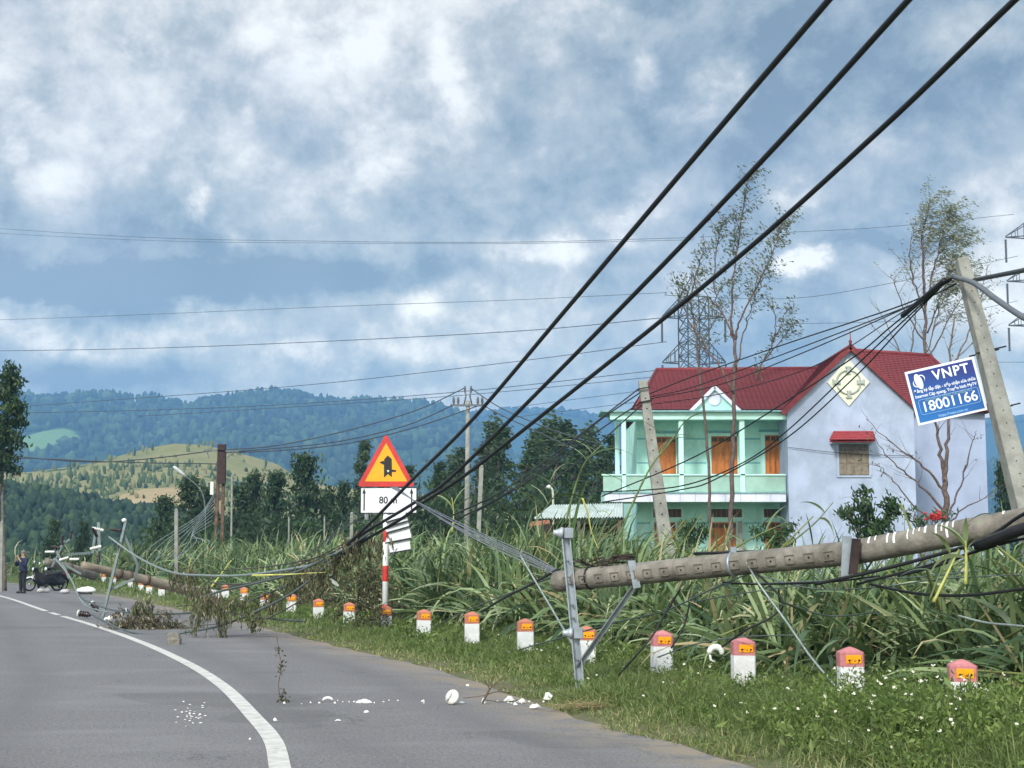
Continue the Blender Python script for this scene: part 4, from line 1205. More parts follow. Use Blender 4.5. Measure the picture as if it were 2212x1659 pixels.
def pylon(cx, D, arms, tip_px, label, base_half=3.6, top_y=560):
    s = D / F
    base = P(cx, 1205, D); base.z = 0
    t = empty('lattice_pylon', base, label, 'pylon')
    X = base.x; zt = CAM_H + (HOR - top_y) * s; r_ = .085
    def half(z):
        zk = 26.0
        return 1.5 if z > zk else 1.5 + (base_half - 1.5) * (1 - z / zk)
    mb = MB(); zs = [0]
    while zs[-1] < zt - 1.5: zs.append(zs[-1] + half(zs[-1]) * 1.15)
    zs[-1] = zt
    cn = lambda z: [(X + sx * half(z), D + sy * half(z), z) for sx, sy in ((-1, -1), (1, -1), (1, 1), (-1, 1))]
    ph = R(18)
    def rot(p): dx, dy = p[0] - X, p[1] - D; return (X + dx * math.cos(ph) - dy * math.sin(ph), D + dx * math.sin(ph) + dy * math.cos(ph), p[2])
    for a, b in zip(zs[:-1], zs[1:]):
        A, B = list(map(rot, cn(a))), list(map(rot, cn(b)))
        for k in range(4):
            j = (k + 1) % 4
            mb.bar(A[k], B[k], r_ * 1.5); mb.bar(A[k], B[j], r_); mb.bar(A[j], B[k], r_); mb.bar(B[k], B[j], r_)
    mb.build('tower_body', lattice, t)
    for y in arms:
        z = CAM_H + (HOR - y) * s
        for sgn in (-1, 1):
            am = MB(); tip = Vector((X + sgn * tip_px * s, D, z))
            lo = [Vector(rot(p)) for p in cn(z)]; hi = [Vector(rot(p)) for p in cn(z + 2.6)]
            ks = (0, 3) if sgn < 0 else (1, 2)
            for k in ks:
                am.bar(lo[k], tip, r_ * 1.6); am.bar(hi[k], tip + Vector((0, 0, .1)), r_ * 1.3)
                for u in (.25, .5, .75): am.bar(lo[k].lerp(tip, u), hi[k].lerp(tip, u), r_ * .8)
            a_ = am.build('cross_arm', lattice, t)
            st = MB(); p = tip - Vector((0, 0, .3)); prof = []
            for k in range(14): prof += [(.10, -.22 * k), (.19, -.22 * k - .08), (.10, -.22 * k - .16)]
            st.lathe(prof, p, n=8); st.build('insulator_string', lattice, a_)
    pk = MB()
    for c in map(rot, cn(zt)): pk.bar(c, (X, D, zt + 3.2), r_ * 1.2)
    pk.build('peak', lattice, t)

def build_lines():
    pylon(1505, 200, (683, 783), 69, 'steel lattice pylon rising behind the red roof', top_y=640)
    pylon(2290, 196, (505, 603, 701), 92, 'steel lattice pylon cut by the right frame edge', top_y=464)
    GT = 'high voltage lines across the sky'
    tw = M('distant_wire', (.06, .075, .10), .6)
    TL = [([(-200, 480, 330), (280, 511, 265), (700, 521, 235), (1106, 523, 215), (1500, 513, 200)], .035, 'upper of two nearly touching faint high lines, highest at left'),
          ([(-200, 493, 335), (280, 518, 270), (700, 525, 240), (1106, 526, 220), (1500, 518, 203)], .03, 'lower of the two nearly touching faint high lines'),
          ([(1510, 512, 200), (1701, 502, 195), (1916, 490, 192), (2190, 463, 195)], .03, 'faint high line between the two pylon tops'),
          ([(-200, 697, 300), (200, 684, 270), (700, 663, 235), (1106, 648, 215), (1440, 632, 200)], .035, 'faint line in the bright cloud band, third from the top at left'),
          ([(1440, 638, 200), (1696, 645, 197), (1891, 618, 195), (2199, 553, 195)], .035, 'thin line from the tree crown up to the right pylon'),
          ([(-200, 760, 290), (200, 755, 265), (553, 744, 245), (1106, 716, 215), (1436, 686, 200)], .055, 'most distinct high line, ending at the left tip of the upper pylon arm'),
          ([(-200, 895, 290), (300, 860, 255), (690, 829, 235), (1106, 782, 212), (1440, 738, 200)], .05, 'high line crossing the mountain ridge and ending below the pylon insulator'),
          ([(-200, 893, 260), (150, 890, 245), (553, 877, 228), (984, 847, 212), (1436, 798, 200)], .05, 'dark line along the mountain top, upper one right of the concrete pole'),
          ([(300, 899, 235), (553, 884, 226), (984, 855, 210), (1436, 812, 200)], .045, 'dark line along the mountain top, lower one right of the concrete pole'),
          ([(1700, 700, 199), (1990, 690, 197), (2199, 650, 195)], .03, 'thin line to the lower insulator of the right pylon'),
          ([(1106, 880, 240), (1400, 842, 225), (1600, 815, 215)], .04, 'short faint line just above the mint balcony roof'),
          ([(1106, 902, 240), (1400, 866, 225), (1600, 845, 215)], .04, 'short faint line touching the distant ridge left of the mint house'),
          ([(2120, 782, 190), (2215, 782, 190), (2330, 778, 190)], .03, 'faint line at the right edge beside the blue sign')]
    for p, r, lb in TL: wire(p, r, tw, lb, 'transmission_line', 'power line', GT, 5)

    # ---- three thick cables sweeping down from the upper right
    GC = 'three thick black cables sweeping down from the upper right'
    C3 = [([(3500, -2700, 3.4), (1990, -236, 9.5), (1790, 0, 11), (1490, 352, 13.8), (1230, 660, 17.2), (1020, 907, 21), (892, 1035, 23.6), (823, 1107, 25), (742, 1185, 26.2)], 'left one of the three thick black cables, reaching lowest into the debris'),
          ([(3900, -2600, 3.3), (2150, -205, 9.5), (1962, 0, 11), (1690, 300, 13.2), (1400, 605, 16.2), (1102, 907, 20.3), (964, 1040, 22.8), (895, 1086, 24), (839, 1120, 25), (760, 1166, 26.2)], 'middle one of the three thick black cables'),
          ([(4700, -2700, 3.2), (2440, -228, 9.5), (2192, 0, 11), (1900, 282, 13.2), (1560, 585, 16), (1152, 912, 20.2), (1000, 1030, 22.6), (915, 1085, 24), (862, 1124, 25), (770, 1176, 26.4)], 'right one of the three thick black cables, farthest to the upper right')]
    for p, lb in C3: wire(p, .026, black, lb, 'power_cable', 'cable', GC, 8)
    # their slack ends running on to the left over the road
    wire([(742, 1185, 26.2), (690, 1216, 27), (610, 1232, 28), (520, 1243, 30), (440, 1243, 31), (370, 1236, 33), (300, 1205, 35), (235, 1160, 36)], .024, alu, 'thick pale cable sagging from the tilted steel crossarm to the debris', 'fallen_cable', 'cable', 'slack cables over the road')
    wire([(770, 1176, 26.4), (700, 1225, 27), (640, 1254, 28), (545, 1296, 29), (460, 1318, 30), (370, 1326, 31), (300, 1325, 32), (245, 1318, 33), (190, 1300, 34), (170, 1285, 35.5)], .02, wire_g, 'slack cable ending at the insulators lying on the road', 'fallen_cable', 'cable', 'slack cables over the road')
    wire([(800, 1150, 26), (720, 1210, 26.6), (640, 1275, 27), (560, 1318, 27.5), (480, 1350, 28), (400, 1366, 28.5), (330, 1372, 28.5), (270, 1362, 29), (225, 1342, 30), (195, 1325, 31)], .021, wire_g, 'lowest slack cable hanging in a bow close over the asphalt', 'fallen_cable', 'cable', 'slack cables over the road')
    wire([(735, 1190, 26.4), (640, 1236, 27), (560, 1258, 28), (480, 1276, 29), (440, 1290, 29.5)], .022, wire_g, 'short cable into the hanging twig clump', 'fallen_cable', 'cable', 'slack cables over the road')
    wire([(478, 1320, 30), (540, 1330, 29), (600, 1338, 28.5), (660, 1342, 28)], .02, wire_g, 'thin grey cable low along the verge', 'fallen_cable', 'cable', 'slack cables over the road')
    wire([(120, 1208, 40), (150, 1245, 38), (172, 1292, 36.5), (192, 1312, 35.5), (230, 1322, 34)], .019, alu, 'pale strand dropping from the farther crossarm to the asphalt', 'fallen_cable', 'cable', 'slack cables over the road')

    # ---- grey cable bundle from the sign to the big fallen pole
    GB = 'grey bundled strands behind the sign and fallen pole tip'
    for k in range(6):
        o = (k - 2.5)
        wire([(842 + k * 3, 1052, 25.6), (890 + k * 2, 1082 + o * 1.5, 23.4), (960, 1120 + o * 2.9 + 2 * math.sin(k * 2.3), 21.4), (1050, 1166 + o * 3.9 + 2.5 * math.sin(k * 3.1), 19.2), (1140, 1206 + o * 4.3 + 2 * math.sin(k * 1.3), 17.6), (1207, 1238 + o * 2, 16.9)], .0048 + .0012 * (k % 3), M('grey_strand', (.20, .215, .25), .5, metal=.3), 'grey strand of the twisted bundle between the 80 m panel and the fallen pole', 'bundled_cable', 'cable', GB)
    wire([(1124, 1200, 17.4), (1158, 1258, 17.2), (1190, 1312, 17), (1246, 1408, 16.6)], .012, alu, 'pale stay strand dropping left of the steel crossarm', 'stay_wire', 'cable')
    wire([(1040, 1322, 22), (1085, 1294, 20.4), (1140, 1266, 18.4), (1205, 1230, 16.8)], .016, black, 'black cable rising from a bollard to the fallen pole tip', 'fallen_cable', 'cable')
    wire([(1120, 1404, 20.5), (1210, 1378, 18), (1330, 1345, 17), (1440, 1318, 16.6), (1560, 1262, 16), (1650, 1228, 15.6)], .008, wire_g, 'thin grey line stretched low behind the steel crossarm', 'fallen_cable', 'cable')
    wire([(940, 1352, 25), (1010, 1318, 22), (1100, 1282, 19.5), (1190, 1248, 17.5)], .008, wire_g, 'thin grey line over the cane left of the fallen pole', 'fallen_cable', 'cable')
    # ---- leaning poles' telephone lines
    GV = 'telephone lines fanning out from the leaning pole with the blue sign'
    V0 = (2058, 600, 20.0)
    fan = [([V0, (1960, 655, 22), (1700, 742, 26), (1500, 812, 29), (1400, 852, 30)], .016, 'uppermost line of the fan, from the blue sign pole to the second pole'),
           ([(2066, 612, 20), (1960, 662, 22), (1700, 762, 26), (1500, 835, 29), (1402, 858, 30)], .014, 'second line of the fan just under the uppermost'),
           ([(2066, 614, 20), (1950, 668, 22), (1720, 768, 25.5), (1550, 832, 28.5), (1402, 862, 30)], .014, 'third line of the fan crossing the left roof'),
           ([(2056, 604, 20), (1940, 680, 22), (1760, 790, 25), (1560, 850, 28), (1404, 874, 30)], .012, 'faint fourth line of the fan low over the red roof'),
           ([(2054, 600, 20), (1925, 705, 22), (1849, 768, 23.2), (1700, 866, 25.2), (1546, 962, 27.2), (1450, 1010, 28.5), (1300, 1072, 30)], .018, 'line of the fan dropping across the gable to the balcony'),
           ([(2052, 602, 20), (1940, 704, 22), (1849, 790, 23.4), (1701, 930, 25.6), (1600, 1002, 27), (1470, 1050, 28.6), (1310, 1062, 30), (1240, 1060, 31)], .018, 'line of the fan crossing the diamond ornament'),
           ([(2050, 602, 20), (1950, 705, 22), (1849, 812, 23.4), (1701, 945, 25.6), (1546, 1035, 27.4), (1470, 1058, 28.6), (1300, 1085, 30)], .018, 'lowest line of the fan crossing the wing window side')]
    for p, r, lb in fan: wire(p, r * .68, black, lb, 'telephone_line', 'cable', GV)
    wire([(2040, 606, 20.05), (1990, 648, 21), (1950, 682, 21.6)], .04, black, 'thick short bunch of lines gathered at the leaning pole top', 'telephone_line', 'cable')
    wire([(2100, 606, 19.95), (2160, 594, 18), (2230, 580, 16), (2330, 555, 13.5)], .028, black, 'thick black cable leaving the leaning pole top to the right', 'telephone_line', 'cable')
    wire([(2062, 598, 19.8), (2105, 612, 19.2), (2150, 645, 18), (2215, 688, 16.4), (2320, 740, 14)], .036, M('grey_sheath', (.11, .12, .14), .5), 'thick grey cable sagging from the leaning pole top to the right', 'telephone_line', 'cable')
    G2 = 'lines from the second leaning pole down to the left'
    for p, lb in [([(1382, 838, 30), (1238, 950, 27.5), (1171, 1000, 26.5), (1076, 1066, 25), (940, 1130, 24)], 'upper line from the second leaning pole down to the cane'),
                  ([(1386, 846, 30), (1290, 912, 28.5), (1180, 1004, 26.6), (1080, 1074, 25), (960, 1135, 24)], 'second line from the second leaning pole, twisting round the upper'),
                  ([(1390, 866, 30), (1330, 905, 29), (1240, 968, 27.6), (1140, 1040, 26), (1020, 1110, 25)], 'third line from the second leaning pole, lower attachment'),
                  ([(1392, 870, 30), (1345, 912, 29), (1290, 962, 28.4), (1220, 1020, 27.5), (1120, 1090, 26)], 'lowest line from the second leaning pole')]:
        wire(p, .014, black, lb, 'telephone_line', 'cable', G2)
    # ---- dark wires along the big fallen pole at right
    GR = 'dark cables draped along the big fallen pole at right'
    for p, r, lb in [([(1500, 1196, 15.8), (1700, 1189, 15), (1900, 1180, 14.4), (2060, 1172, 14), (2212, 1150, 13.4), (2400, 1120, 12.8)], .016, 'black cable lying just above the fallen pole'),
                     ([(2300, 1080, 12.2), (2212, 1110, 12.8), (2120, 1168, 13.2), (2000, 1205, 13.6), (1880, 1236, 14), (1760, 1262, 14.4)], .016, 'dark cable slanting under the white banded section'),
                     ([(2300, 1130, 12.2), (2212, 1150, 12.8), (2130, 1182, 13.2), (2030, 1220, 13.5), (1940, 1244, 13.8)], .014, 'dark cable crossing the yellow cane stalks'),
                     ([(2320, 1150, 12.4), (2200, 1166, 12.9), (2080, 1200, 13.4), (1960, 1234, 13.8), (1850, 1262, 14.2)], .012, 'lower dark cable crossing the yellow cane stalks'),
                     ([(2340, 1108, 12.4), (2212, 1142, 12.8), (2110, 1180, 13.2)], .05, 'thick dark bunch of cables at the right edge under the fallen pole'),
                     ([(1880, 1262, 14.6), (1980, 1282, 14), (2090, 1286, 13.4), (2212, 1272, 12.9), (2350, 1260, 12.4)], .014, 'dark line running level below the yellow cane stalks'),
                     ([(1612, 1214, 15.0), (1640, 1262, 14.95), (1700, 1345, 14.7), (1752, 1420, 14.4), (1806, 1484, 14.1)], .012, 'pale stay strand dropping from the pole clamp to the verge'),
                     ([(1616, 1224, 15.0), (1660, 1262, 14.95), (1690, 1300, 14.9), (1668, 1332, 14.9), (1610, 1362, 15), (1556, 1400, 15.2)], .011, 'black lead curling from the clamp to the white hooked insulator'),
                     ([(1470, 1272, 16), (1440, 1320, 15.9), (1410, 1372, 15.8), (1372, 1418, 15.8), (1335, 1460, 15.9)], .011, 'dark wire slanting to the verge right of the steel brace'),
                     ([(1490, 1300, 15.9), (1478, 1350, 15.9), (1450, 1400, 15.8)], .010, 'second dark wire hanging right of the steel brace'),
                     ([(2070, 1330, 12.9), (2130, 1345, 12.7), (2200, 1352, 12.4), (2320, 1366, 12)], .010, 'pale grey wire through the cane at the right edge'),
                     ([(1560, 1258, 15.7), (1640, 1262, 15.3), (1780, 1258, 14.8), (1900, 1244, 14.3)], .009, 'grey wire hugging the underside of the fallen pole')]:
        wire(p, r, alu if 'pale' in lb else black, lb, 'fallen_cable', 'cable', GR)
    # fan of thin telephone wires left of the sign
    GF = 'fine wires slanting up to the sign from the left field'
    for k in range(7):
        x0 = 560 + k * 22
        wire([(x0, 1262 - k * 6, 44 - k), (680 + k * 9, 1190 - k * 9, 38), (800 + k * 8, 1100 - k * 2, 33)], .007, wire_g, 'fine wire slanting from the field up behind the 80 m panel', 'telephone_line', 'cable', GF)
    GD = 'thin dark wires fanning out left of the debris heap'
    for i, p in enumerate([[(745, 1188, 26.3), (690, 1226, 27), (640, 1262, 28), (590, 1290, 29), (520, 1318, 30)], [(770, 1172, 26.4), (700, 1200, 28), (620, 1218, 30), (560, 1226, 32), (480, 1232, 34)],
                           [(760, 1180, 26.4), (690, 1232, 27.5), (610, 1288, 28.5), (560, 1312, 29), (500, 1330, 29.5)], [(820, 1128, 25.6), (740, 1176, 27), (660, 1214, 29), (600, 1236, 31)],
                           [(800, 1160, 26), (748, 1206, 27), (712, 1254, 27.5), (690, 1290, 28)], [(770, 1178, 26.4), (720, 1240, 27), (660, 1290, 27.5), (590, 1330, 28), (540, 1346, 28.2)], [(790, 1164, 26.2), (700, 1232, 27.2), (600, 1300, 28.2), (500, 1342, 28.8), (420, 1352, 29.4)], [(752, 1186, 26.3), (680, 1220, 28), (580, 1250, 30), (490, 1268, 31.5), (420, 1272, 32.5)], [(730, 1196, 26.5), (650, 1252, 27.6), (570, 1282, 28.6), (470, 1300, 29.6), (380, 1310, 30.6)], [(810, 1142, 25.8), (720, 1192, 27.5), (610, 1240, 29.5), (520, 1262, 31), (450, 1258, 32.2)]]):
        wire(p, .009 + .004 * (i % 2), M('old_wire', (.07, .065, .055), .7, var=.3), 'thin dark wire fanning out from the debris heap to the left', 'fallen_cable', 'cable', GD)
    GU = 'thin green-grey lines through the cane under the big fallen pole'
    for p in [[(1560, 1262, 15.8), (1700, 1258, 15.6), (1850, 1252, 15.2), (1990, 1246, 14.8), (2120, 1232, 14.4)], [(1620, 1238, 15.9), (1760, 1272, 15.6), (1900, 1268, 15.2), (2040, 1250, 14.8), (2230, 1240, 14.3)],
              [(1500, 1300, 16.4), (1600, 1282, 16.1), (1740, 1262, 15.8), (1840, 1246, 15.4)], [(1690, 1300, 15.6), (1790, 1330, 15.3), (1900, 1322, 15)], [(1420, 1420, 16.6), (1500, 1392, 16.2), (1600, 1376, 15.8), (1720, 1372, 15.4)]]:
        wire(p, .007, wire_g, 'thin green-grey line strung through the cane under the fallen pole', 'fallen_cable', 'cable', GU)
    # wires of the concrete T pole and the rusty pole
    GW = 'overhead wires on the concrete pole with crossarm'
    for p, lb in [([(1004, 838, 75), (900, 886, 74), (750, 930, 73), (600, 962, 72.5), (484, 972, 72)], 'upper wire from the concrete pole to the rusty twin pole'),
                  ([(981, 874, 75), (880, 918, 74), (740, 952, 73), (600, 968, 72.5), (500, 976, 72)], 'middle wire from the concrete pole to the rusty twin pole'),
                  ([(1035, 876, 75), (900, 922, 74), (760, 956, 73), (620, 972, 72.5), (486, 978, 72)], 'lower wire from the concrete pole to the rusty twin pole'),
                  ([(1016, 838, 75), (1080, 880, 72), (1170, 920, 69), (1250, 948, 66), (1300, 960, 64)], 'upper wire from the concrete pole towards the house'),
                  ([(1040, 874, 75), (1090, 900, 72), (1160, 932, 69), (1220, 960, 66)], 'lower wire from the concrete pole towards the house'),
                  ([(470, 972, 72), (330, 990, 74), (200, 998, 78), (60, 988, 82), (-80, 970, 88)], 'wire from the rusty twin pole to the left, upper'),
                  ([(470, 1002, 72), (330, 1000, 74), (200, 996, 78), (60, 990, 82), (-80, 990, 88)], 'wire from the rusty twin pole to the left, crossing the farmed hill')]:
        wire(p, .026, wire_d, lb, 'overhead_wire', 'wire', GW)
    GS = 'loose strands hanging from the rusty twin pole'
    for k in range(9):
        x1 = 300 + k * 14
        wire([(466 - k, 1060 + k * 9, 70), (430 - k * 2, 1112 + k * 6, 67), (x1 + 40, 1170, 62), (x1, 1206 + (k % 3) * 8, 58)], .011, M('pale_strand', (.26, .30, .31), .6), 'loose strand hanging from the rusty twin pole into the field', 'fallen_cable', 'cable', GS)

def taper_pole(a, b, ra, rb, n=8, segs=14):
    return [Vector(a).lerp(Vector(b), k / segs) for k in range(segs + 1)], [ra + (rb - ra) * k / segs for k in range(segs + 1)]

def band(mb, a, b, t, r, w, n=16):
    """clamp ring round an axis"""
    d = (b - a).normalized(); c = a.lerp(b, t)
    return mb.lathe([(r, -w / 2), (r * 1.09, -w / 2), (r * 1.09, w / 2), (r, w / 2)], c, d, n)

def crossarm_insulator(mb_s, p, ax, s=1.0):
    prof = [(.02, 0), (.05, .02), (.05, .06)]
    for k in range(4): prof += [(.045 * s, .07 + k * .06), (.085 * s, .09 + k * .06), (.045 * s, .115 + k * .06)]
    prof += [(.04, .32), (.045, .36), (.02, .38)]
    mb_s.lathe([(r * s, h * s) for r, h in prof], p, ax, 12)

def build_poles():
    # ---------------- big fallen pole on the right
    a, b = P(1203, 1256, 16.6), P(1842, 1194, 14.4)          # tip section up to the cracked joint
    e2 = P(2330, 1103, 12.9)                                   # butt section, kinked upwards
    t = empty('fallen_concrete_pole', Vector((a.x, a.y, 0)) if False else a, 'large fallen concrete pole lying across the right half over the cane', 'utility pole')
    mb = MB(); pts, rs = taper_pole(a, b, .112, .114); pts2, rs2 = taper_pole(b, e2, .114, .112)
    mb.tube(pts + pts2[1:], rs + rs2[1:], 14)
    shaft = mb.build('shaft', concrete, t)
    d = (b - a).normalized(); toward = (Vector((0, 0, CAM_H)) - (a + b) / 2); toward = (toward - d * toward.dot(d)).normalized(); upv = d.cross(toward); upv = upv if upv.z > 0 else -upv
    face = (toward * .93 - upv * .05).normalized()
    # cast recesses with bolt holes along the shaft
    L = (b - a).length; rcm = M('recess_edge', (.165, .14, .113), .95); hom = M('hole_black', (.01, .01, .01), .9)
    for k in range(19):
        u = (.22 + k * .205) / L
        if u > .97: break
        r_ = .112 + .002 * u; c = a.lerp(b, u)
        q = d.cross(face).normalized()
        rec = MB(); ho = MB()
        for sg in (-1, 1):
            rec.bar(c + face * (r_ * .985) + q * .04 * sg - d * .05, c + face * (r_ * .985) + q * .04 * sg + d * .05, .006, .012, up=face)
            rec.bar(c + face * (r_ * .985) - d * .05 * sg - q * .04, c + face * (r_ * .985) - d * .05 * sg + q * .04, .006, .011, up=face)
        ho.lathe([(.009, -.004), (.009, .006), (.004, .0062)], c + face * r_ * .985, face, 8)
        rec.build('cast_recess', rcm, shaft); ho.build('bolt_hole', hom, shaft)
    # painted / taped white bands
    wb = M('white_tape', (.74, .75, .74), .6, var=.1, scale=20, dirt=((.4, .38, .35), .4))
    for x in (1842, 1858, 1884, 1898, 1925, 1940, 1968, 1980, 1992, 2006, 2030, 2042, 2053, 2066, 2172):
        # find parameter by marching
        best = min((abs((W / 2 + F * (q.x / (q.y * math.cos(PITCH) + (q.z - CAM_H) * math.sin(PITCH)))) - x), u) for u in [k / 400 for k in range(401)] for q in [b.lerp(e2, u)])[1]
        c = b.lerp(e2, best); r_ = .114 - .002 * best; d = (e2 - b).normalized()
        m = MB(); n = 12; a0 = random.uniform(-.25, .1); a1 = a0 + random.uniform(.9, 1.8); w = random.uniform(.005, .012)
        rings = []
        for i in range(n + 1):
            th = a0 + (a1 - a0) * i / n
            o = (upv * math.cos(th - .1) + toward * math.sin(th - .1)) * (r_ + .003)
            sl = d * (.02 * i / n)
            rings.append((c + o - d * w + sl, c + o + d * w + sl))
        vs = [p for r2 in rings for p in r2]
        m.add(vs, [(2 * i, 2 * i + 1, 2 * i + 3, 2 * i + 2) for i in range(n)]); m.build('white_tape', wb, shaft)
    # steel crossarm standing upright at the tip, channel section with brackets and brace
    top, bot = P(1219, 1142, 16.55), P(1252, 1476, 16.5)
    bot.z = hz(bot.x, bot.y) - .06
    ca = MB(); ax = (bot - top).normalized(); sx = Vector((1, 0, 0)) - ax * ax.x; sx.normalize()
    fy = Vector((0, -1, 0))
    off = fy * .17
    T, B = top + off, bot + off
    ca.bar(T + sx * 0, B, .085, .012, up=fy); ca.bar(T - sx * .040 + fy * .03, B - sx * .040 + fy * .03, .012, .07, up=fy); ca.bar(T + sx * .042 + fy * .03, B + sx * .042 + fy * .03, .012, .07, up=fy)
    ch = ca.build('crossarm', steel, t)
    for u in (.03, .64):
        c = T.lerp(B, u) + fy * .05
        m = MB(); m.box((c.x - .015, c.y - .06, c.z - .055), (c.x + .085, c.y + .04, c.z + .055), bev=.008); m.build('bracket', steel, ch)
        m = MB().lathe([(.0, 0), (.06, .004), (.062, .03), (.045, .05), (.03, .085), (.03, .11)], c + Vector((-.02, 0, 0)), (-1, 0, .05), 14); m.build('pin_base', M('dull_alloy', (.40, .43, .47), .5, metal=.4), ch)
    m = MB()
    for u in (.2, .34, .47, .55, .8): m.lathe([(.014, 0), (.014, .02), (.008, .024)], T.lerp(B, u) + fy * .035, fy, 8)
    m.build('bolt', M('bolt_steel', (.16, .17, .19), .5, metal=.5), ch)
    u1 = T.lerp(B, .85); p2 = P(1374, 1262, 16.0)
    m = MB(); m.bar(u1, p2, .05, .010, up=fy); m.bar(u1 + Vector((-.02, -.02, .02)), p2 + Vector((-.02, -.02, .02)), .010, .045, up=fy); m.build('brace', steel, t)
    q0, q1 = P(1364, 1212, 15.85), P(1376, 1270, 15.85)
    m = MB(); m.bar(q0, q1, .075, .03, up=fy); m.bar(q0 + Vector((0, 0, -.01)), q0 + Vector((.0, .22, .0)), .06, .02); m.build('clamp_plate', steel, t)
    # mid clamp with steel plate and dark timber
    c0, c1 = P(1830, 1158, 14.24), P(1826, 1250, 14.24)
    MB().bar(c0, c1, .085, .02, up=fy).build('clamp_plate', steel, t)
    c0, c1 = P(1850, 1164, 14.2), P(1842, 1240, 14.2)
    MB().bar(c0, c1, .07, .07, up=fy).build('timber_block', M('dark_timber', (.035, .022, .02), .9, var=.3), t)
    m = MB(); band(m, a, b, .13, .113, .02); m.build('tie_wire', black, t)
    m = MB(); band(m, a, b, .63, .114, .03); m.build('pole_band', steel, t)
    m = MB(); c = a.lerp(b, .634) + upv * .14; m.box(c - Vector((.03, .03, .03)), c + Vector((.03, .03, .03)), bev=.005); m.build('clamp_bolt', steel, t)
    # tangle of dark tie wire and twigs at the tip
    m = MB()
    for k in range(16):
        u = random.uniform(.05, .27); c = a.lerp(b, u) + upv * .125
        pts = [c + Vector((random.uniform(-.15, .15), random.uniform(-.06, .06), random.uniform(-.02, .09))) for _ in range(4)]
        m.tube(smooth_line(pts, 4), random.uniform(.004, .010), 4)
    tag(m.build('wire_tangle', M('dark_tangle', (.045, .032, .026), .9, var=.3)), 'tangled rusty tie wire on top of the big fallen pole tip', 'wire tangle')

    # ---------------- leaning pole carrying the blue board
    top, bot = P(2077, 561, 20.0), P(2222, 1130, 19.0)
    ext = bot + (bot - top).normalized() * ((bot.z + .3) / -((bot - top).normalized().z))
    t = empty('leaning_pole', ext, 'pale concrete pole leaning left at the right edge, carrying the blue board', 'utility pole')
    d = (ext - top).normalized(); sx = Vector((1, 0, 0)) - d * d.x; sx.normalize(); sy = d.cross(sx)
    def sq(p, w): return [p + sx * w * i + sy * w * j for i, j in ((-1, -1), (1, -1), (1, 1), (-1, 1))]
    L = (ext - top).length
    mb = MB(); mb.loft([sq(top + d * L * k / 12, .078 + .085 * k / 12) for k in range(13)])
    sh = mb.build('shaft', concrete_l, t, bevel=.012)
    for k in range(22):
        m = MB(); p = top + d * (.16 + k * .17); w = .078 + .085 * (.16 + k * .17) / L
        if (p - top).length > L * .8: break
        m.lathe([(.009, 0), (.009, .003), (.007, .004)], p - sy * (w - .002) if sy.y > 0 else p + sy * (w - .002), -sy if sy.y > 0 else sy, 8)
        m.build('bolt_hole', hom, sh)
    # black straps
    for (x, y) in ((2130, 758), (2160, 880)):
        p = P(x, y, 19.75)
        m = MB(); m.bar(p + Vector((-.18, -.18, -.055)), p + Vector((.2, -.18, .035)), .05, .018, up=(0, 0, 1)); m.bar(p + Vector((-.18, .12, -.055)), p + Vector((.2, .12, .035)), .05, .018, up=(0, 0, 1)); m.build('strap', black, t)
    # blue board
    cx = [(1955, 803), (2103, 771), (2133, 884), (1983, 921)]
    Yb = 19.5
    pc = [P(x, y, Yb) for x, y in cx]
    ctr = sum(pc, Vector()) / 4
    brd = empty('advertising_board', ctr, 'tilted blue telecom advertising board with white lettering strapped to the leaning pole', 'sign')
    u = ((pc[1] - pc[0]) + (pc[2] - pc[3])).normalized(); v = ((pc[0] - pc[3]) + (pc[1] - pc[2])); v = (v - u * v.dot(u)).normalized(); nrm = u.cross(v)
    if nrm.y > 0: nrm = -nrm
    wB = ((pc[1] - pc[0]).length + (pc[2] - pc[3]).length) / 2; hB = ((pc[0] - pc[3]).length + (pc[1] - pc[2]).length) / 2
    M4 = Matrix((u, v, nrm)).transposed().to_4x4()
    def rect(mb, x0, y0, x1, y1, z0, z1):
        mb.loft([[M4.to_3x3() @ Vector((x, y, z)) for x, y in ((x0, y0), (x1, y0), (x1, y1), (x0, y1))] for z in (z0, z1)])
    m = MB(); rect(m, -wB / 2, -hB / 2, wB / 2, hB / 2, -.012, .0); m.build('backing', M('white_sheet', (.70, .73, .80), .5, var=.04), brd, local=True)
    fm = bpy.data.materials.new('blue_print'); fm.use_nodes = True
    tt = NT(fm.node_tree); bs = fm.node_tree.nodes['Principled BSDF']
    tcn = tt.n('ShaderNodeTexCoord').outputs['Object']; s3 = tt.n('ShaderNodeSeparateXYZ'); tt.l(tcn, s3.inputs[0])
    tt.l(tt.ramp(tt.math('MULTIPLY_ADD', s3.outputs[2], 1.2, .5), [(.0, (.006, .14, .42)), (.45, (.005, .08, .32)), (.8, (.010, .028, .20)), (1, (.012, .022, .18))]), bs.inputs['Base Color'])
    bs.inputs['Roughness'].default_value = .4
    e = .03
    m = MB(); rect(m, -wB / 2 + e, -hB / 2 + e, wB / 2 - e, hB / 2 - e, .0, .004); m.build('print_face', fm, brd, local=True)
    wt_ = M('white_print', (.80, .82, .85), .5, var=.02); pb = M('pale_blue_print', (.35, .55, .80), .5, var=.02); gb = M('muted_print', (.16, .30, .40), .5, var=.02)
    def put(body, x, y, size, mat=wt_, bold=0.0, sx=1.0, align='CENTER', space=1.0):
        text_part('lettering', body, size, mat, brd, M4 @ Matrix.Translation((x * wB, y * hB, .0055)), bold, align, sx, space)
    put('VNPT', .13, .315, .175, wt_, .0035, 1.0, space=1.14)
    put('Đăng ký lắp đặt - tiếp nhận sửa chữa', .0, .105, .056, wt_, .0008, .93)
    put('Internet Cáp quang, Truyền hình MyTV', .0, .01, .056, wt_, .0008, .9)
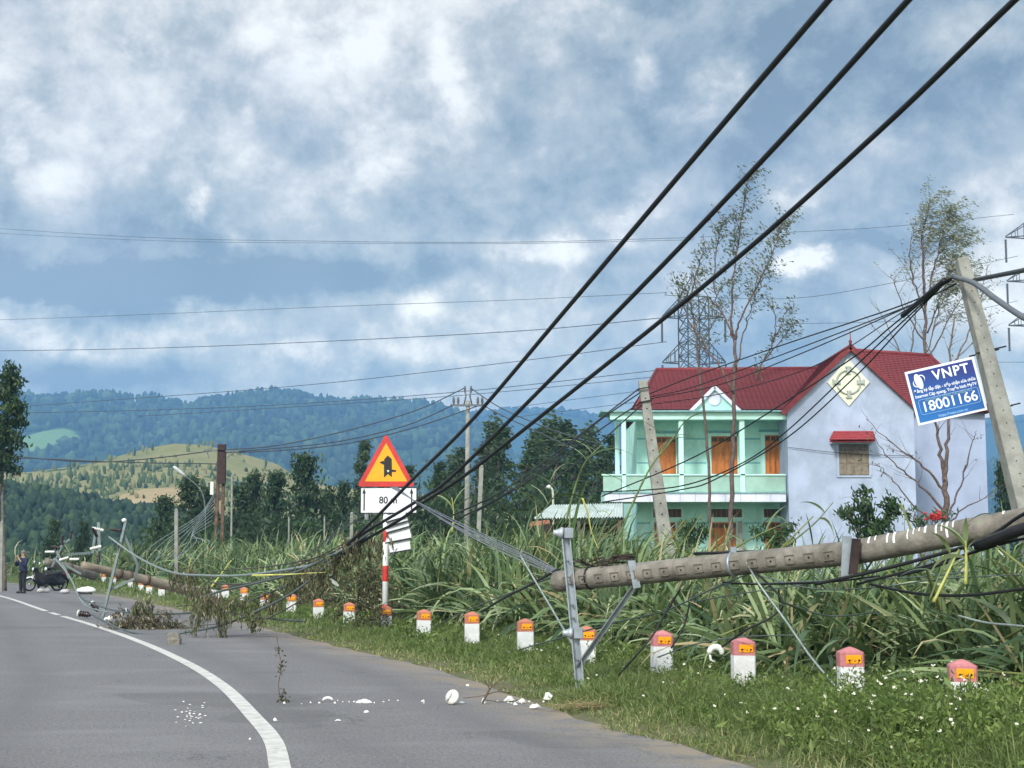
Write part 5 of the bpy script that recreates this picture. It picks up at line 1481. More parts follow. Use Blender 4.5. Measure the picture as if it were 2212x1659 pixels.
    put('GỌI NGAY TỔNG ĐÀI MIỄN PHÍ', .02, -.085, .043, gb, .001, 1.0)
    put('18001166', .01, -.205, .185, wt_, .0018, 1.0, space=1.0)
    put('https://vnpt.com.vn', .02, -.41, .05, pb, .0, 1.0)
    # swirl emblem: a leaning oval drop with a crescent orbit cut through it
    m = MB(); c0 = Vector((-.335 * wB, .285 * hB, 0)); N = 26
    def flat(pts, z0=.004, z1=.0065, mat=wt_):
        q = MB(); q.loft([[M4.to_3x3() @ Vector((x, y, z)) for x, y in pts] for z in (z0, z1)]); return q
    drop = [(c0.x + .045 * math.cos(a) - .028 * math.sin(a) * 1.1, c0.y - .005 + .1 * math.sin(a) + .01 * math.cos(a)) for a in [2 * math.pi * k / N for k in range(N)]]
    flat([(x + (y - c0.y) * .12 - .005, y) for x, y in drop]).build('emblem', wt_, brd, local=True)
    def arc(rx, ry, a0, a1, w0, w1, ang, dx=0, dy=0):
        outp, inn = [], []
        for k in range(15):
            u_ = k / 14; a = a0 + (a1 - a0) * u_; w = (w0 + (w1 - w0) * u_) * math.sin(math.pi * min(1, max(.02, u_)))
            for lst, rr in ((outp, 1), (inn, -1)):
                x, y = (rx + rr * w) * math.cos(a), (ry + rr * w) * math.sin(a)
                lst.append((c0.x + dx + x * math.cos(ang) - y * math.sin(ang), c0.y + dy + x * math.sin(ang) + y * math.cos(ang)))
        return outp, inn
    for aa in ((.085, .062, R(-60), R(70), .004, .010, R(35)), (.085, .062, R(120), R(250), .010, .004, R(35))):
        o_, i_ = arc(*aa); q = MB(); M3 = M4.to_3x3()
        vs = [M3 @ Vector((x, y, .0065)) for x, y in o_] + [M3 @ Vector((x, y, .0065)) for x, y in i_]
        q.add(vs, [(k, k + 1, k + 16, k + 15) for k in range(14)]); q.build('emblem', wt_, brd, local=True)
    # thin rounded frame round the number
    q = MB(); xs0, xs1, y0, y1, rr = -.42 * wB, .44 * wB, -.33 * hB, -.055 * hB, .03
    loop = []
    for cx_, cy_, a0 in ((xs1 - rr, y1 - rr, 0), (xs0 + rr, y1 - rr, 90), (xs0 + rr, y0 + rr, 180), (xs1 - rr, y0 + rr, 270)):
        for k in range(5): loop.append(M4.to_3x3() @ Vector((cx_ + rr * math.cos(R(a0 + 22.5 * k)), cy_ + rr * math.sin(R(a0 + 22.5 * k)), .006)))
    q.tube(loop + [loop[0]], .003, 4, cap=False); q.build('number_frame', pb, brd, local=True)

    # ---------------- second leaning pole before the house
    top, bot = P(1388, 822, 30), P(1442, 1200, 29.6)
    dd = (bot - top).normalized(); ext = bot + dd * ((bot.z + .3) / -dd.z)
    t = empty('leaning_pole', ext, 'second pale concrete pole leaning in front of the mint house', 'utility pole')
    mb = MB(); pts, rs = taper_pole(top, ext, .085, .165); sx = Vector((1, 0, 0)); 
    mb.loft([[p + Vector((r_ * i, r_ * j, 0)) for i, j in ((-1, -.8), (1, -.8), (1, .8), (-1, .8))] for p, r_ in zip(pts, rs)]); sh = mb.build('shaft', concrete_l, t, bevel=.015)
    for k in range(20):
        m = MB(); u = .03 + k * .04; p = top.lerp(ext, u); r_ = .085 + .08 * u
        m.lathe([(.016, 0), (.016, .004), (.012, .006)], p + Vector((0, -r_ * .8 + .001, 0)), (0, -1, 0), 8)
        m.build('bolt_hole', hom, sh)
    for y in (840, 868):
        p = P(1388 + (y - 822) * .14, y, 29.95); m = MB(); m.bar(p + Vector((-.13, -.1, -.02)), p + Vector((.13, -.1, .03)), .04, .02); m.bar(p + Vector((-.13, .09, -.02)), p + Vector((.13, .09, .03)), .04, .02); m.build('strap', black, t)

    # ---------------- concrete pole with crossarm (middle distance)
    D = 75.0
    base = P(1008, 1205, D); base.z = 0
    t = empty('crossarm_pole', base, 'slim concrete pole with a short crossarm among the wind-bent trees', 'utility pole')
    tp = P(1011, 866, D)
    mb = MB(); mb.tube([Vector((base.x, D, -.1)), tp], [.17, .095], 10); mb.build('shaft', concrete_l, t)
    z = P(0, 876, D).z
    m = MB(); m.box((tp.x - .75, D - .14, z - .05), (tp.x + .75, D - .06, z + .05)); arm = m.build('crossarm', M('dull_iron', (.13, .14, .15), .7), t)
    for dx in (-.7, -.48, .48, .7):
        m = MB(); crossarm_insulator(m, Vector((tp.x + dx, D - .1, z + .04)), (0, 0, 1), 1.0); m.build('insulator', M('grey_porcelain', (.11, .11, .12), .4), arm)
    for sgn in (-1, 1):
        m = MB(); m.tube([Vector((tp.x + sgn * .2, D - .1, z)), Vector((tp.x + sgn * .1, D - .1, z + .45)), Vector((tp.x + sgn * .15, D - .1, z + .85))], .04, 5); hn = m.build('top_bracket', M('dull_iron', (.13, .14, .15), .7), t)
        m = MB(); crossarm_insulator(m, Vector((tp.x + sgn * .15, D - .1, z + .62)), (0, 0, 1), .9); m.build('insulator', M('grey_porcelain', (.11, .11, .12), .4), hn)

    # ---------------- rusty twin pole
    D = 71.0
    base = P(470, 1205, D); base.z = 0
    t = empty('rusty_pole', base, 'rusty brown twin-leg iron pole left of the dark trees', 'utility pole')
    a0, a1 = P(464, 1225, D), P(472, 1040, D)
    for xb, xt, lb in ((462, 474, 'pale rust flaking'), (478, 484, '')):
        m = MB(); m.bar(P(xb, 1240, D), P(xt, 966, D), .14, .14, up=(0, 1, 0)); m.build('leg', rust, t)
    m = MB(); m.bar(P(479, 1045, D - .1), P(479.5, 960, D - .1), .36, .26, up=(0, 1, 0)); m.build('head_box', M('dark_rust', (.04, .022, .019), .8, var=.25, scale=5), t)
    m = MB()
    for y in (1080, 1130, 1180): m.bar(P(462, y, D), P(484, y - 6, D), .07)
    m.build('stay_bar', rust, t)
    m = MB(); m.bar(P(440, 972, D - .2), P(516, 976, D - .2), .06); m.bar(P(460, 955, D - .2), P(480, 965, D - .2), .05); m.bar(P(446, 974, D - .2), P(452, 990, D - .2), .05); m.bar(P(505, 976, D - .2), P(490, 990, D - .2), .05); m.build('crossarm', M('dull_iron', (.13, .14, .15), .7), t)
    m = MB(); p = P(458, 1055, D - .2); m.box(p - Vector((.08, .06, .3)), p + Vector((.08, .06, .3)), bev=.02); m.build('meter_box', porcelain, t)
    # ---------------- street lamp with curved arm
    D = 78.0
    b0 = P(446, 1205, D); b0.z = 0
    t = empty('street_lamp', b0, 'street lamp on a curved thin arm drooping left of the rusty twin pole', 'street lamp')
    m = MB(); m.tube(smooth_line([Vector((b0.x, D, -.1)), P(444, 1140, D), P(441, 1080, D), P(428, 1052, D), P(398, 1026, D)], 6), .028, 6); m.build('pole', M('lamp_arm_grey', (.13, .155, .15), .6), t)
    m = MB(); h0, h1 = P(400, 1028, D), P(374, 1007, D); q = (h1 - h0)
    m.tube([h0, h0 + q * .15, h0 + q * .5, h0 + q * .9, h1], [.03, .075, .09, .08, .02], 10); m.build('lamp_head', M('lamp_head_grey', (.42, .45, .45), .5), t)
    # small white lamp by the shed
    D = 66.0
    b0 = P(1194, 1205, D); b0.z = 0
    t = empty('street_lamp', b0, 'small white street lamp above the shed roof', 'street lamp')
    m = MB(); m.tube(smooth_line([Vector((b0.x, D, 0)), P(1195, 1110, D), P(1194, 1062, D), P(1188, 1053, D)], 6), .05, 6); m.build('pole', M('cream_steel', (.50, .50, .40), .6), t)
    m = MB(); h0, h1 = P(1190, 1054, D), P(1179, 1048, D); q = h1 - h0; m.tube([h0, h0 + q * .3, h0 + q * .8, h1], [.05, .09, .08, .02], 8); m.build('lamp_head', porcelain, t)
    # ---------------- small plain posts in the field
    GP = 'plain thin posts standing in the field'
    for x, yt, yb, D, w, xt, lb in [(382, 1104, 1240, 60, .13, 381, 'short pale post left of the rusty twin pole'), (499, 1030, 1240, 84, .09, 501, 'tall thin pale post right of the rusty twin pole'),
                                   (757, 1112, 1230, 50, .10, 760, 'short grey post behind the debris heap'), (1027, 1010, 1230, 52, .14, 1040, 'slanting pale post right of the slim concrete pole'),
                                   (624, 1120, 1230, 90, .09, 624, 'thin stake between the pointed and the broadest tree'), (3, 1130, 1250, 64, .12, 4, 'pale post at the left frame edge'), (700, 1120, 1230, 88, .08, 701, 'thin grey stake left of the debris heap')]:
        pb_, pt = P(x, yb, D), P(xt, yt, D); pb_.z = -.1
        m = MB(); m.bar(pb_, pt, w, w, up=(0, 1, 0)); m.lathe([(w * .55, 0), (w * .55, .04), (w * .2, .09)], pt, (pt - pb_).normalized(), 8)
        tag(m.build('field_post', concrete_l), lb, 'post', GP)

    # ---------------- fallen pole at left with its crossarm and insulators
    D = 36.5
    a, b = P(178, 1220, D), P(470, 1290, 39.5)
    t = empty('fallen_concrete_pole', a, 'fallen concrete pole at the left lying beside the verge', 'utility pole')
    m = MB(); pts, rs = taper_pole(a, b, .085, .155); m.tube(pts, rs, 12); m.build('shaft', M('tan_pole_concrete', (.27, .225, .175), .9, var=.2, scale=4, bump=.4, dirt=((.13, .105, .08), .6)), t)
    for u in (.26, .33, .455): 
        m = MB(); band(m, a, b, u, .085 + .07 * u + .005, .07); m.build('clamp', rust, t)
    for x in (452, 458, 464):
        u = (x - 178) / 292; m = MB(); band(m, a, b, u, (.085 + .07 * u) * .95, .025); m.build('white_band', M('white_tape', (.74, .75, .74), .6), t)
    f = P(272, 1126, D - .3); g = P(222, 1318, D - .5); g.z = .02
    m = MB(); m.bar(f, g, .068, .025, up=(0, -1, 0)); m.bar(f + Vector((.024, -.03, 0)), g + Vector((.024, -.03, 0)), .018, .06, up=(0, -1, 0)); ch = m.build('crossarm', steel_g, t)
    m = MB(); m.bar(P(268, 1155, D - .3), P(298, 1222, D - .25), .06, .03, up=(0, -1, 0)); m.bar(P(298, 1222, D - .25), P(292, 1246, D - .2), .07, .04, up=(0, -1, 0)); m.bar(P(236, 1275, D - .4), P(290, 1250, D - .3), .06, .03, up=(0, -1, 0)); m.build('brace', steel_g, t)
    for x, y, ax, mat in ((262, 1146, (-1, 0, .1), brown_por), (256, 1196, (.1, 0, 1), brown_por), (224, 1146, (-1, -.4, .25), porcelain), (219, 1180, (-.9, -.5, -.25), porcelain), (210, 1160, (-.3, -.6, .8), brown_por), (214, 1215, (0, 0, 1), brown_por)):
        m = MB(); crossarm_insulator(m, P(x, y, D - .35), ax, .72); m.build('insulator', mat, t)
    m = MB(); p = P(268, 1124, D - .3); m.lathe([(.01, -.05), (.05, -.03), (.06, 0), (.05, .03), (.01, .05)], p, n=12); m.build('cap', porcelain, ch)
    m = MB(); m.bar(P(213, 1128, D), P(216, 1215, D), .07, .05, up=(0, -1, 0)); m.bar(P(206, 1150, D), P(200, 1195, D), .06, .03, up=(0, -1, 0)); m.bar(P(146, 1198, D + 1), P(196, 1194, D), .06, .03, up=(0, -1, 0)); m.build('crossarm', steel_g, t)
    # farther fallen pole behind it
    D = 46.0
    a2, b2 = P(100, 1212, D), P(205, 1243, D + 2)
    t = empty('fallen_concrete_pole', a2, 'farther fallen pole stub behind the motorbike', 'utility pole')
    m = MB(); pts, rs = taper_pole(a2, b2, .10, .16, segs=6); m.tube(pts, rs, 10); m.build('shaft', concrete, t)
    m = MB(); band(m, a2, b2, .45, .14, .08); m.build('clamp', rust, t)
    m = MB(); m.bar(P(112, 1196, D - .3), P(156, 1160, D - .3), .05, .03, up=(0, -1, 0)); m.bar(P(118, 1180, D - .3), P(150, 1250, D - .3), .07, .03, up=(0, -1, 0)); m.bar(P(116, 1206, D - .3), P(175, 1240, D - .2), .06, .03, up=(0, -1, 0)); m.bar(P(140, 1168, D), P(112, 1225, D), .05, .03, up=(0, -1, 0)); m.build('crossarm', steel_g, t)
    for x, y, ax, mat in ((134, 1177, (.1, -.2, 1), brown_por), (130, 1184, (-1, 0, .2), brown_por), (151, 1164, (.2, 0, 1), brown_por), (118, 1192, (-1, 0, 0), porcelain), (128, 1210, (1, 0, .3), porcelain), (150, 1208, (1, 0, 0), porcelain)):
        m = MB(); crossarm_insulator(m, P(x, y, D - .35), ax, .75); m.build('insulator', mat, t)

build_lines(); build_poles()
# ================================================================== ROAD FURNITURE
def build_signs():
    D = 29.2
    base = P(832, 1300, D); base.z = hz(base.x, D)
    s = empty('warning_sign', base, 'red and yellow warning triangle above a white 80 m panel on a banded post', 'road sign')
    Rr = random.Random(3)
    # post
    m = MB(); zt = P(0, 1040, D).z
    m.tube([Vector((base.x, D, -.1)), Vector((base.x, D, zt))], .055, 14); post = m.build('post', M('post_white', (.72, .73, .74), .5, var=.06, dirt=((.4, .4, .38), .4)), s)
    for y0, y1 in ((1040, 1053), (1146, 1171), (1222, 1256), (1306, 1326)):
        z0, z1 = P(0, y1, D).z, P(0, y0, D).z
        m = MB(); m.lathe([(.0565, z0), (.0575, z0 + .004), (.0575, z1 - .004), (.0565, z1)], Vector((base.x, D, 0)), n=14); m.build('red_band', M('sign_red', (.50, .035, .03), .45, var=.12), post)
    # triangle
    def tri(cx_px, apex_y, base_y, hw_px, Y, rad):
        c = [P(cx_px, apex_y, Y), P(cx_px + hw_px, base_y, Y), P(cx_px - hw_px, base_y, Y)]
        ctr = sum(c, Vector()) / 3; pts = []
        for k in range(3):
            p, a, b = c[k], c[k - 1], c[(k + 1) % 3]
            da, db = (a - p).normalized(), (b - p).normalized()
            for j in range(6):
                u = j / 5
                q = (p + da * rad * (1 - u) ** 1.0).lerp(p + db * rad * u, u) if False else (p + da * rad) * (1 - u) ** 2 + p * 2 * u * (1 - u) + (p + db * rad) * u * u
                pts.append(q)
        for p in pts: p.y = Y
        return pts
    Y0 = D - .075
    m = MB().prism(tri(834, 936, 1051, 63, Y0, .09), (0, .02, 0)); tr = m.build('triangle_plate', M('sign_red', (.50, .035, .03), .45), s)
    m = MB().prism(tri(834, 957, 1040, 46, Y0 - .004, .02), (0, .0039, 0)); m.build('yellow_face', M('sign_yellow', (.78, .34, .012), .4, var=.05), tr)
    # arrow symbol: pointed broad bar with notched foot, thin branch up-left and stub to the right
    mp = lambda x, y: P(860 * 0 + (560 + x / 3.456) * .86406, (900 + y / 3.456) * .86406, Y0 - .0075)
    bk = M('sign_black', (.015, .014, .014), .5, var=.05)
    out = [(1382, 1016), (1382, 906), (1344, 888), (1360, 874), (1384, 872), (1384, 858), (1415, 824), (1449, 855), (1451, 946), (1487, 950), (1487, 966), (1451, 968), (1450, 1014), (1416, 985)]
    pts = [mp(x, y) for x, y in out]
    for p in pts: p.y = Y0 - .0075
    m = MB().prism(pts, (0, .003, 0)); m.build('arrow_symbol', bk, tr)
    m = MB().lathe([(.001, 0), (.022, .0), (.018, .004)], Vector((mp(1418, 960).x, Y0 - .0078, mp(1418, 960).z)), (0, -1, 0), 10); m.build('bolt', M('bolt_white', (.6, .6, .6), .4), tr)
    # panel
    a, b = P(778, 1109, Y0), P(901, 1053, Y0)
    MB().box((a.x, Y0, a.z), (b.x, Y0 + .02, b.z), bev=.006).build('distance_panel', bk, s)
    pn = [o for o in s.children if o.name.startswith('distance_panel')][0]
    MB().box((a.x + .014, Y0 - .003, a.z + .014), (b.x - .014, Y0 + .001, b.z - .014)).build('white_face', M('sign_white', (.66, .68, .72), .5, var=.05, dirt=((.45, .45, .45), .4)), pn)
    for x in (786.5, 889):
        m = MB(); p0, p1 = P(x, 1103, Y0), P(x, 1066, Y0)
        m.box((p0.x - .012, Y0 - .007, p0.z), (p0.x + .012, Y0 - .0035, p1.z)); q = p1
        m.prism([Vector((q.x - .034, Y0 - .007, q.z)), Vector((q.x + .034, Y0 - .007, q.z)), Vector((q.x, Y0 - .007, q.z + .1))], (0, .0035, 0)); m.build('arrow', bk, pn)
    c = P(838.5, 1081, Y0)
    text_part('lettering', '80 m', .185, bk, pn, Matrix.Translation(Vector((c.x, Y0 - .0045, c.z)) - base) @ Matrix.Rotation(math.pi / 2, 4, 'X'), .003, 'CENTER', .92)
    # back brackets
    m = MB()
    for z in (P(0, 1046, D).z, P(0, 1075, D).z): m.box((base.x - .3, D - .054, z - .02), (base.x + .3, D - .03, z + .02))
    m.build('bracket', steel, s)
    # stubs of a second, hidden support
    m = MB(); p = P(792, 1110, D + .1); m.tube([p + Vector((0, 0, -.11)), p], .035, 8); m.build('support_stub', M('post_white', (.72, .73, .74), .5), s)

    # stack of slanting white plates hung on the post
    D2 = 28.95
    c0 = P(862, 1150, D2)
    t = empty('plate_stack', c0, 'stack of slanting white plates dangling on the banded post below the 80 m panel', 'sign plates')
    wp = M('plate_white', (.66, .68, .72), .5, var=.05, dirt=((.42, .42, .42), .3)); be = M('plate_edge', (.02, .02, .022), .5)
    def plate(pxs, dy, thick=.012):
        pts = [P(x, y, D2 - dy) for x, y in pxs]
        for p in pts: p.y = D2 - dy
        pl = MB().prism(pts, (0, thick, 0)).build('plate', wp, t)
        e0, e1 = pts[2], pts[3]
        m = MB(); m.bar(e0 + Vector((0, -.002, -.012)), e1 + Vector((0, -.002, -.012)), .028, .016, up=(0, -1, 0)); m.build('dark_edge', be, pl)
    plate([(838, 1158), (883, 1149), (887, 1186), (842, 1194)], .00)
    plate([(840, 1150), (884, 1139), (889, 1161), (832, 1172)], .03)
    plate([(838, 1133), (880, 1121), (884, 1136), (834, 1150)], .06)
    plate([(836, 1124), (878, 1112), (881, 1124), (834, 1138)], .09)
    plate([(834, 1114), (874, 1104), (878, 1114), (834, 1127)], .12)

BOL = [  # x px, top y px, depth, label
    (2076, 1424, 13.1, 'nearest bollard at the right edge, its lower part wrapped in white flowering weeds'),
    (1837, 1397, 14.6, 'second nearest bollard, white part half sunk in weeds'),
    (1604, 1376, 16.0, 'third nearest bollard with a tall clear white base, right of the hooked insulator'),
    (1428, 1361, 17.8, 'bollard standing under the middle of the big fallen pole, grass streaks on its base'),
    (1265, 1352, 19.9, 'bollard half hidden behind the steel crossarm and its brace'),
    (1135, 1336, 22.0, 'bollard just left of the steel crossarm'),
    (1020, 1321, 24.1, 'bollard at the lower end of the black cable, left of the pole tip'),
    (915, 1316, 26.3, 'bollard right of the banded sign post, pink cap'),
    (833, 1308, 28.3, 'bollard in front of the banded sign post, overgrown with dry weeds'),
    (754, 1301, 31.0, 'bollard with a dark broken cap left of the sign post'),
    (689, 1293, 33.6, 'short clean bollard second left of the sign post'),
    (629, 1282, 36.6, 'tall clean bollard standing left of the debris heap'),
    (573, 1280, 40.0, 'bollard crossed by two slack cables'),
    (528, 1268, 43.6, 'bollard with round orange cap beside the fallen pole butt'),
    (487, 1263, 47.2, 'bollard with round orange cap at the end of the left fallen pole'),
    (350, 1262, 55.0, 'bollard under the middle of the left fallen pole'),
    (323, 1258, 58.5, 'bollard below the left fallen pole, second from its middle'),
    (305, 1254, 63.0, 'bollard below the left fallen pole near its clamp'),
    (282, 1249, 69.0, 'small bollard right of the tilted crossarm'),
    (246, 1242, 76.0, 'small bollard seen close beside the tilted crossarm'),
    (225, 1239, 82.0, 'small bollard left of the tilted crossarm'),
    (141, 1231, 92.0, 'tiny bollard right of the motorbikes'),
    (8, 1224, 121.0, 'tiny far bollard at the left frame edge on the road bend')]
def build_bollards():
    red = M('faded_red', (.47, .18, .19), .85, var=.16, scale=9, dirt=((.34, .25, .23), .7)); redo = M('orange_red', (.43, .16, .105), .85, var=.16, scale=9, dirt=((.22, .12, .09), .6))
    wh = M('bollard_white', (.66, .67, .68), .8, var=.08, scale=5, dirt=((.22, .215, .18), .9), bump=.35)
    amb = M('amber_reflector', (.85, .33, .01), .25, var=.1, scale=25); hole = M('hole_black', (.01, .01, .01), .9)
    GB = 'red and white bollards along the verge'
    def proto(rm, k):
        r = empty('bollard', (0, 0, 0), None, None)
        w = .112
        def sq(z, q, bev=.014):
            e = q - bev
            return [(-e, -q, z), (e, -q, z), (q, -e, z), (q, e, z), (e, q, z), (-e, q, z), (-q, e, z), (-q, -e, z)]
        MB().loft([sq(-.25, w), sq(.372, w)]).build('base', wh, r, local=True)
        cp = MB().loft([sq(.372, w + .001), sq(.50, w + .001), sq(.508, w - .004), sq(.535, w * .5), sq(.553, .012, .006)]).build('cap', rm, r, local=True)
        m = MB(); m.box((-.06, -w - .009, .402), (.085, -w - .0012, .482), bev=.004); rf = m.build('reflector', amb, cp, local=True)
        m = MB()
        for x in (-.03, .06): m.lathe([(.011, 0), (.011, .0015), (.008, .002)], Vector((x, -w - .0088, .432)), (0, -1, 0), 8)
        rr = random.Random(k)
        for _ in range(5):
            x, z = rr.uniform(-.045, .075), rr.uniform(.408, .436); m.box((x, -w - .0102, z), (x + rr.uniform(.006, .016), -w - .0091, z + rr.uniform(.004, .011)))
        m.build('rivet', hole, rf, local=True)
        return r
    A, B = proto(red, 1), proto(redo, 2)
    seen = set()
    for i, (x, yt, D, lb) in enumerate(BOL):
        pr = A if i in (0, 1, 2, 3) else B
        o = pr if id(pr) not in seen else copy_tree(pr)
        seen.add(id(pr))
        p = P(x, yt, D)
        ztop = p.z; o.location = (p.x, D, ztop - .553)
        o.rotation_euler = (random.uniform(-.02, .02), random.uniform(-.03, .03), R(random.uniform(-2, 9)) - math.atan2(p.x, D) * .6)
        tag(o, lb, 'bollard', GB)

# ================================================================== DEBRIS
twig = M('dry_twig', (.11, .08, .055), .95, var=.3, scale=12)
dry = leafmat('dry_leaves', [(0, (.035, .03, .018)), (.35, (.085, .085, .045)), (.6, (.15, .145, .075)), (.85, (.25, .22, .13)), (1, (.40, .36, .26))], .2, .8)
olive = leafmat('wilted_olive_leaves', [(0, (.03, .042, .018)), (.4, (.075, .095, .04)), (.75, (.15, .165, .08)), (.92, (.24, .22, .12)), (1, (.42, .38, .27))], .25, .8)

def heap(name, label, c, rx, ry, rz, ntw, nlf, seed, lsize=.12, leafm=dry, catg='debris', dens=1.0, pw=.5):
    r = np.random.default_rng(seed)
    c = Vector(c); root = empty(name, c, label, catg)
    m = MB()
    def pt():
        a, q = r.uniform(0, 6.28), r.random() ** pw
        z = rz * (1 - q ** 1.6) * r.uniform(.1, 1.05)
        return Vector((c.x + math.cos(a) * q * rx, c.y + math.sin(a) * q * ry, c.z + z))
    lv = []
    for k in range(ntw):
        p = pt(); a = r.uniform(0, 6.28); e = r.uniform(-.3, .8); L = r.uniform(.25, 1.0) * min(rx, 1.2)
        v = Vector((math.cos(a) * math.cos(e), math.sin(a) * math.cos(e) * .6, math.sin(e))); pts = [p]
        for j in range(4):
            v = (v + Vector((r.normal() * .35, r.normal() * .35, r.normal() * .3 - .05))).normalized(); q = pts[-1] + v * L / 4; q.z = max(q.z, c.z + .01); pts.append(q)
        m.tube(pts, [.011, .009, .007, .005, .003], 4)
        for j in range(int(nlf / max(ntw, 1))): 
            i = r.integers(0, 4); q = pts[i].lerp(pts[i + 1], r.random()) + Vector((r.normal() * .06, r.normal() * .06, r.normal() * .06)); lv.append((q.x - c.x, q.y - c.y, max(.01, q.z - c.z)))
    m.build('twigs', twig, root)
    lv = np.array(lv)
    v, q, rr = leaves(lv, lsize, .35, np.tile([.3, 0, -.6], (len(lv), 1)))
    np_mesh('leaves', v, q, rr, leafm, root)
    return root

def hanging(name, label, top, w, ln_px, D, n, seed, leafm=olive):
    """clump of drooping twigs caught on a cable"""
    r = np.random.default_rng(seed); c = P(*top, D); root = empty(name, c, label, 'branch'); m = MB(); lv = []
    L = ln_px / px(D)
    for k in range(n):
        p = c + Vector((r.normal() * w * .4, r.normal() * .15, r.uniform(-.05, .15))); l = L * r.uniform(.4, 1.0); pts = [p]; v = Vector((r.normal() * .5, r.normal() * .3, -.2))
        for j in range(5):
            v = (v + Vector((r.normal() * .15, r.normal() * .15, -.55))).normalized(); pts.append(pts[-1] + v * l / 5)
        m.tube(pts, [.010, .008, .007, .006, .004, .003], 4)
        for j in range(26):
            i = r.integers(0, 5); q = pts[i].lerp(pts[i + 1], r.random()); lv.append((q.x - c.x + r.normal() * .03, q.y - c.y + r.normal() * .03, q.z - c.z))
    m.build('twigs', twig, root); lv = np.array(lv)
    v, q, rr = leaves(lv, .11, .22, np.tile([0, 0, -1.6], (len(lv), 1))); np_mesh('leaves', v, q, rr, leafm, root)
    return root

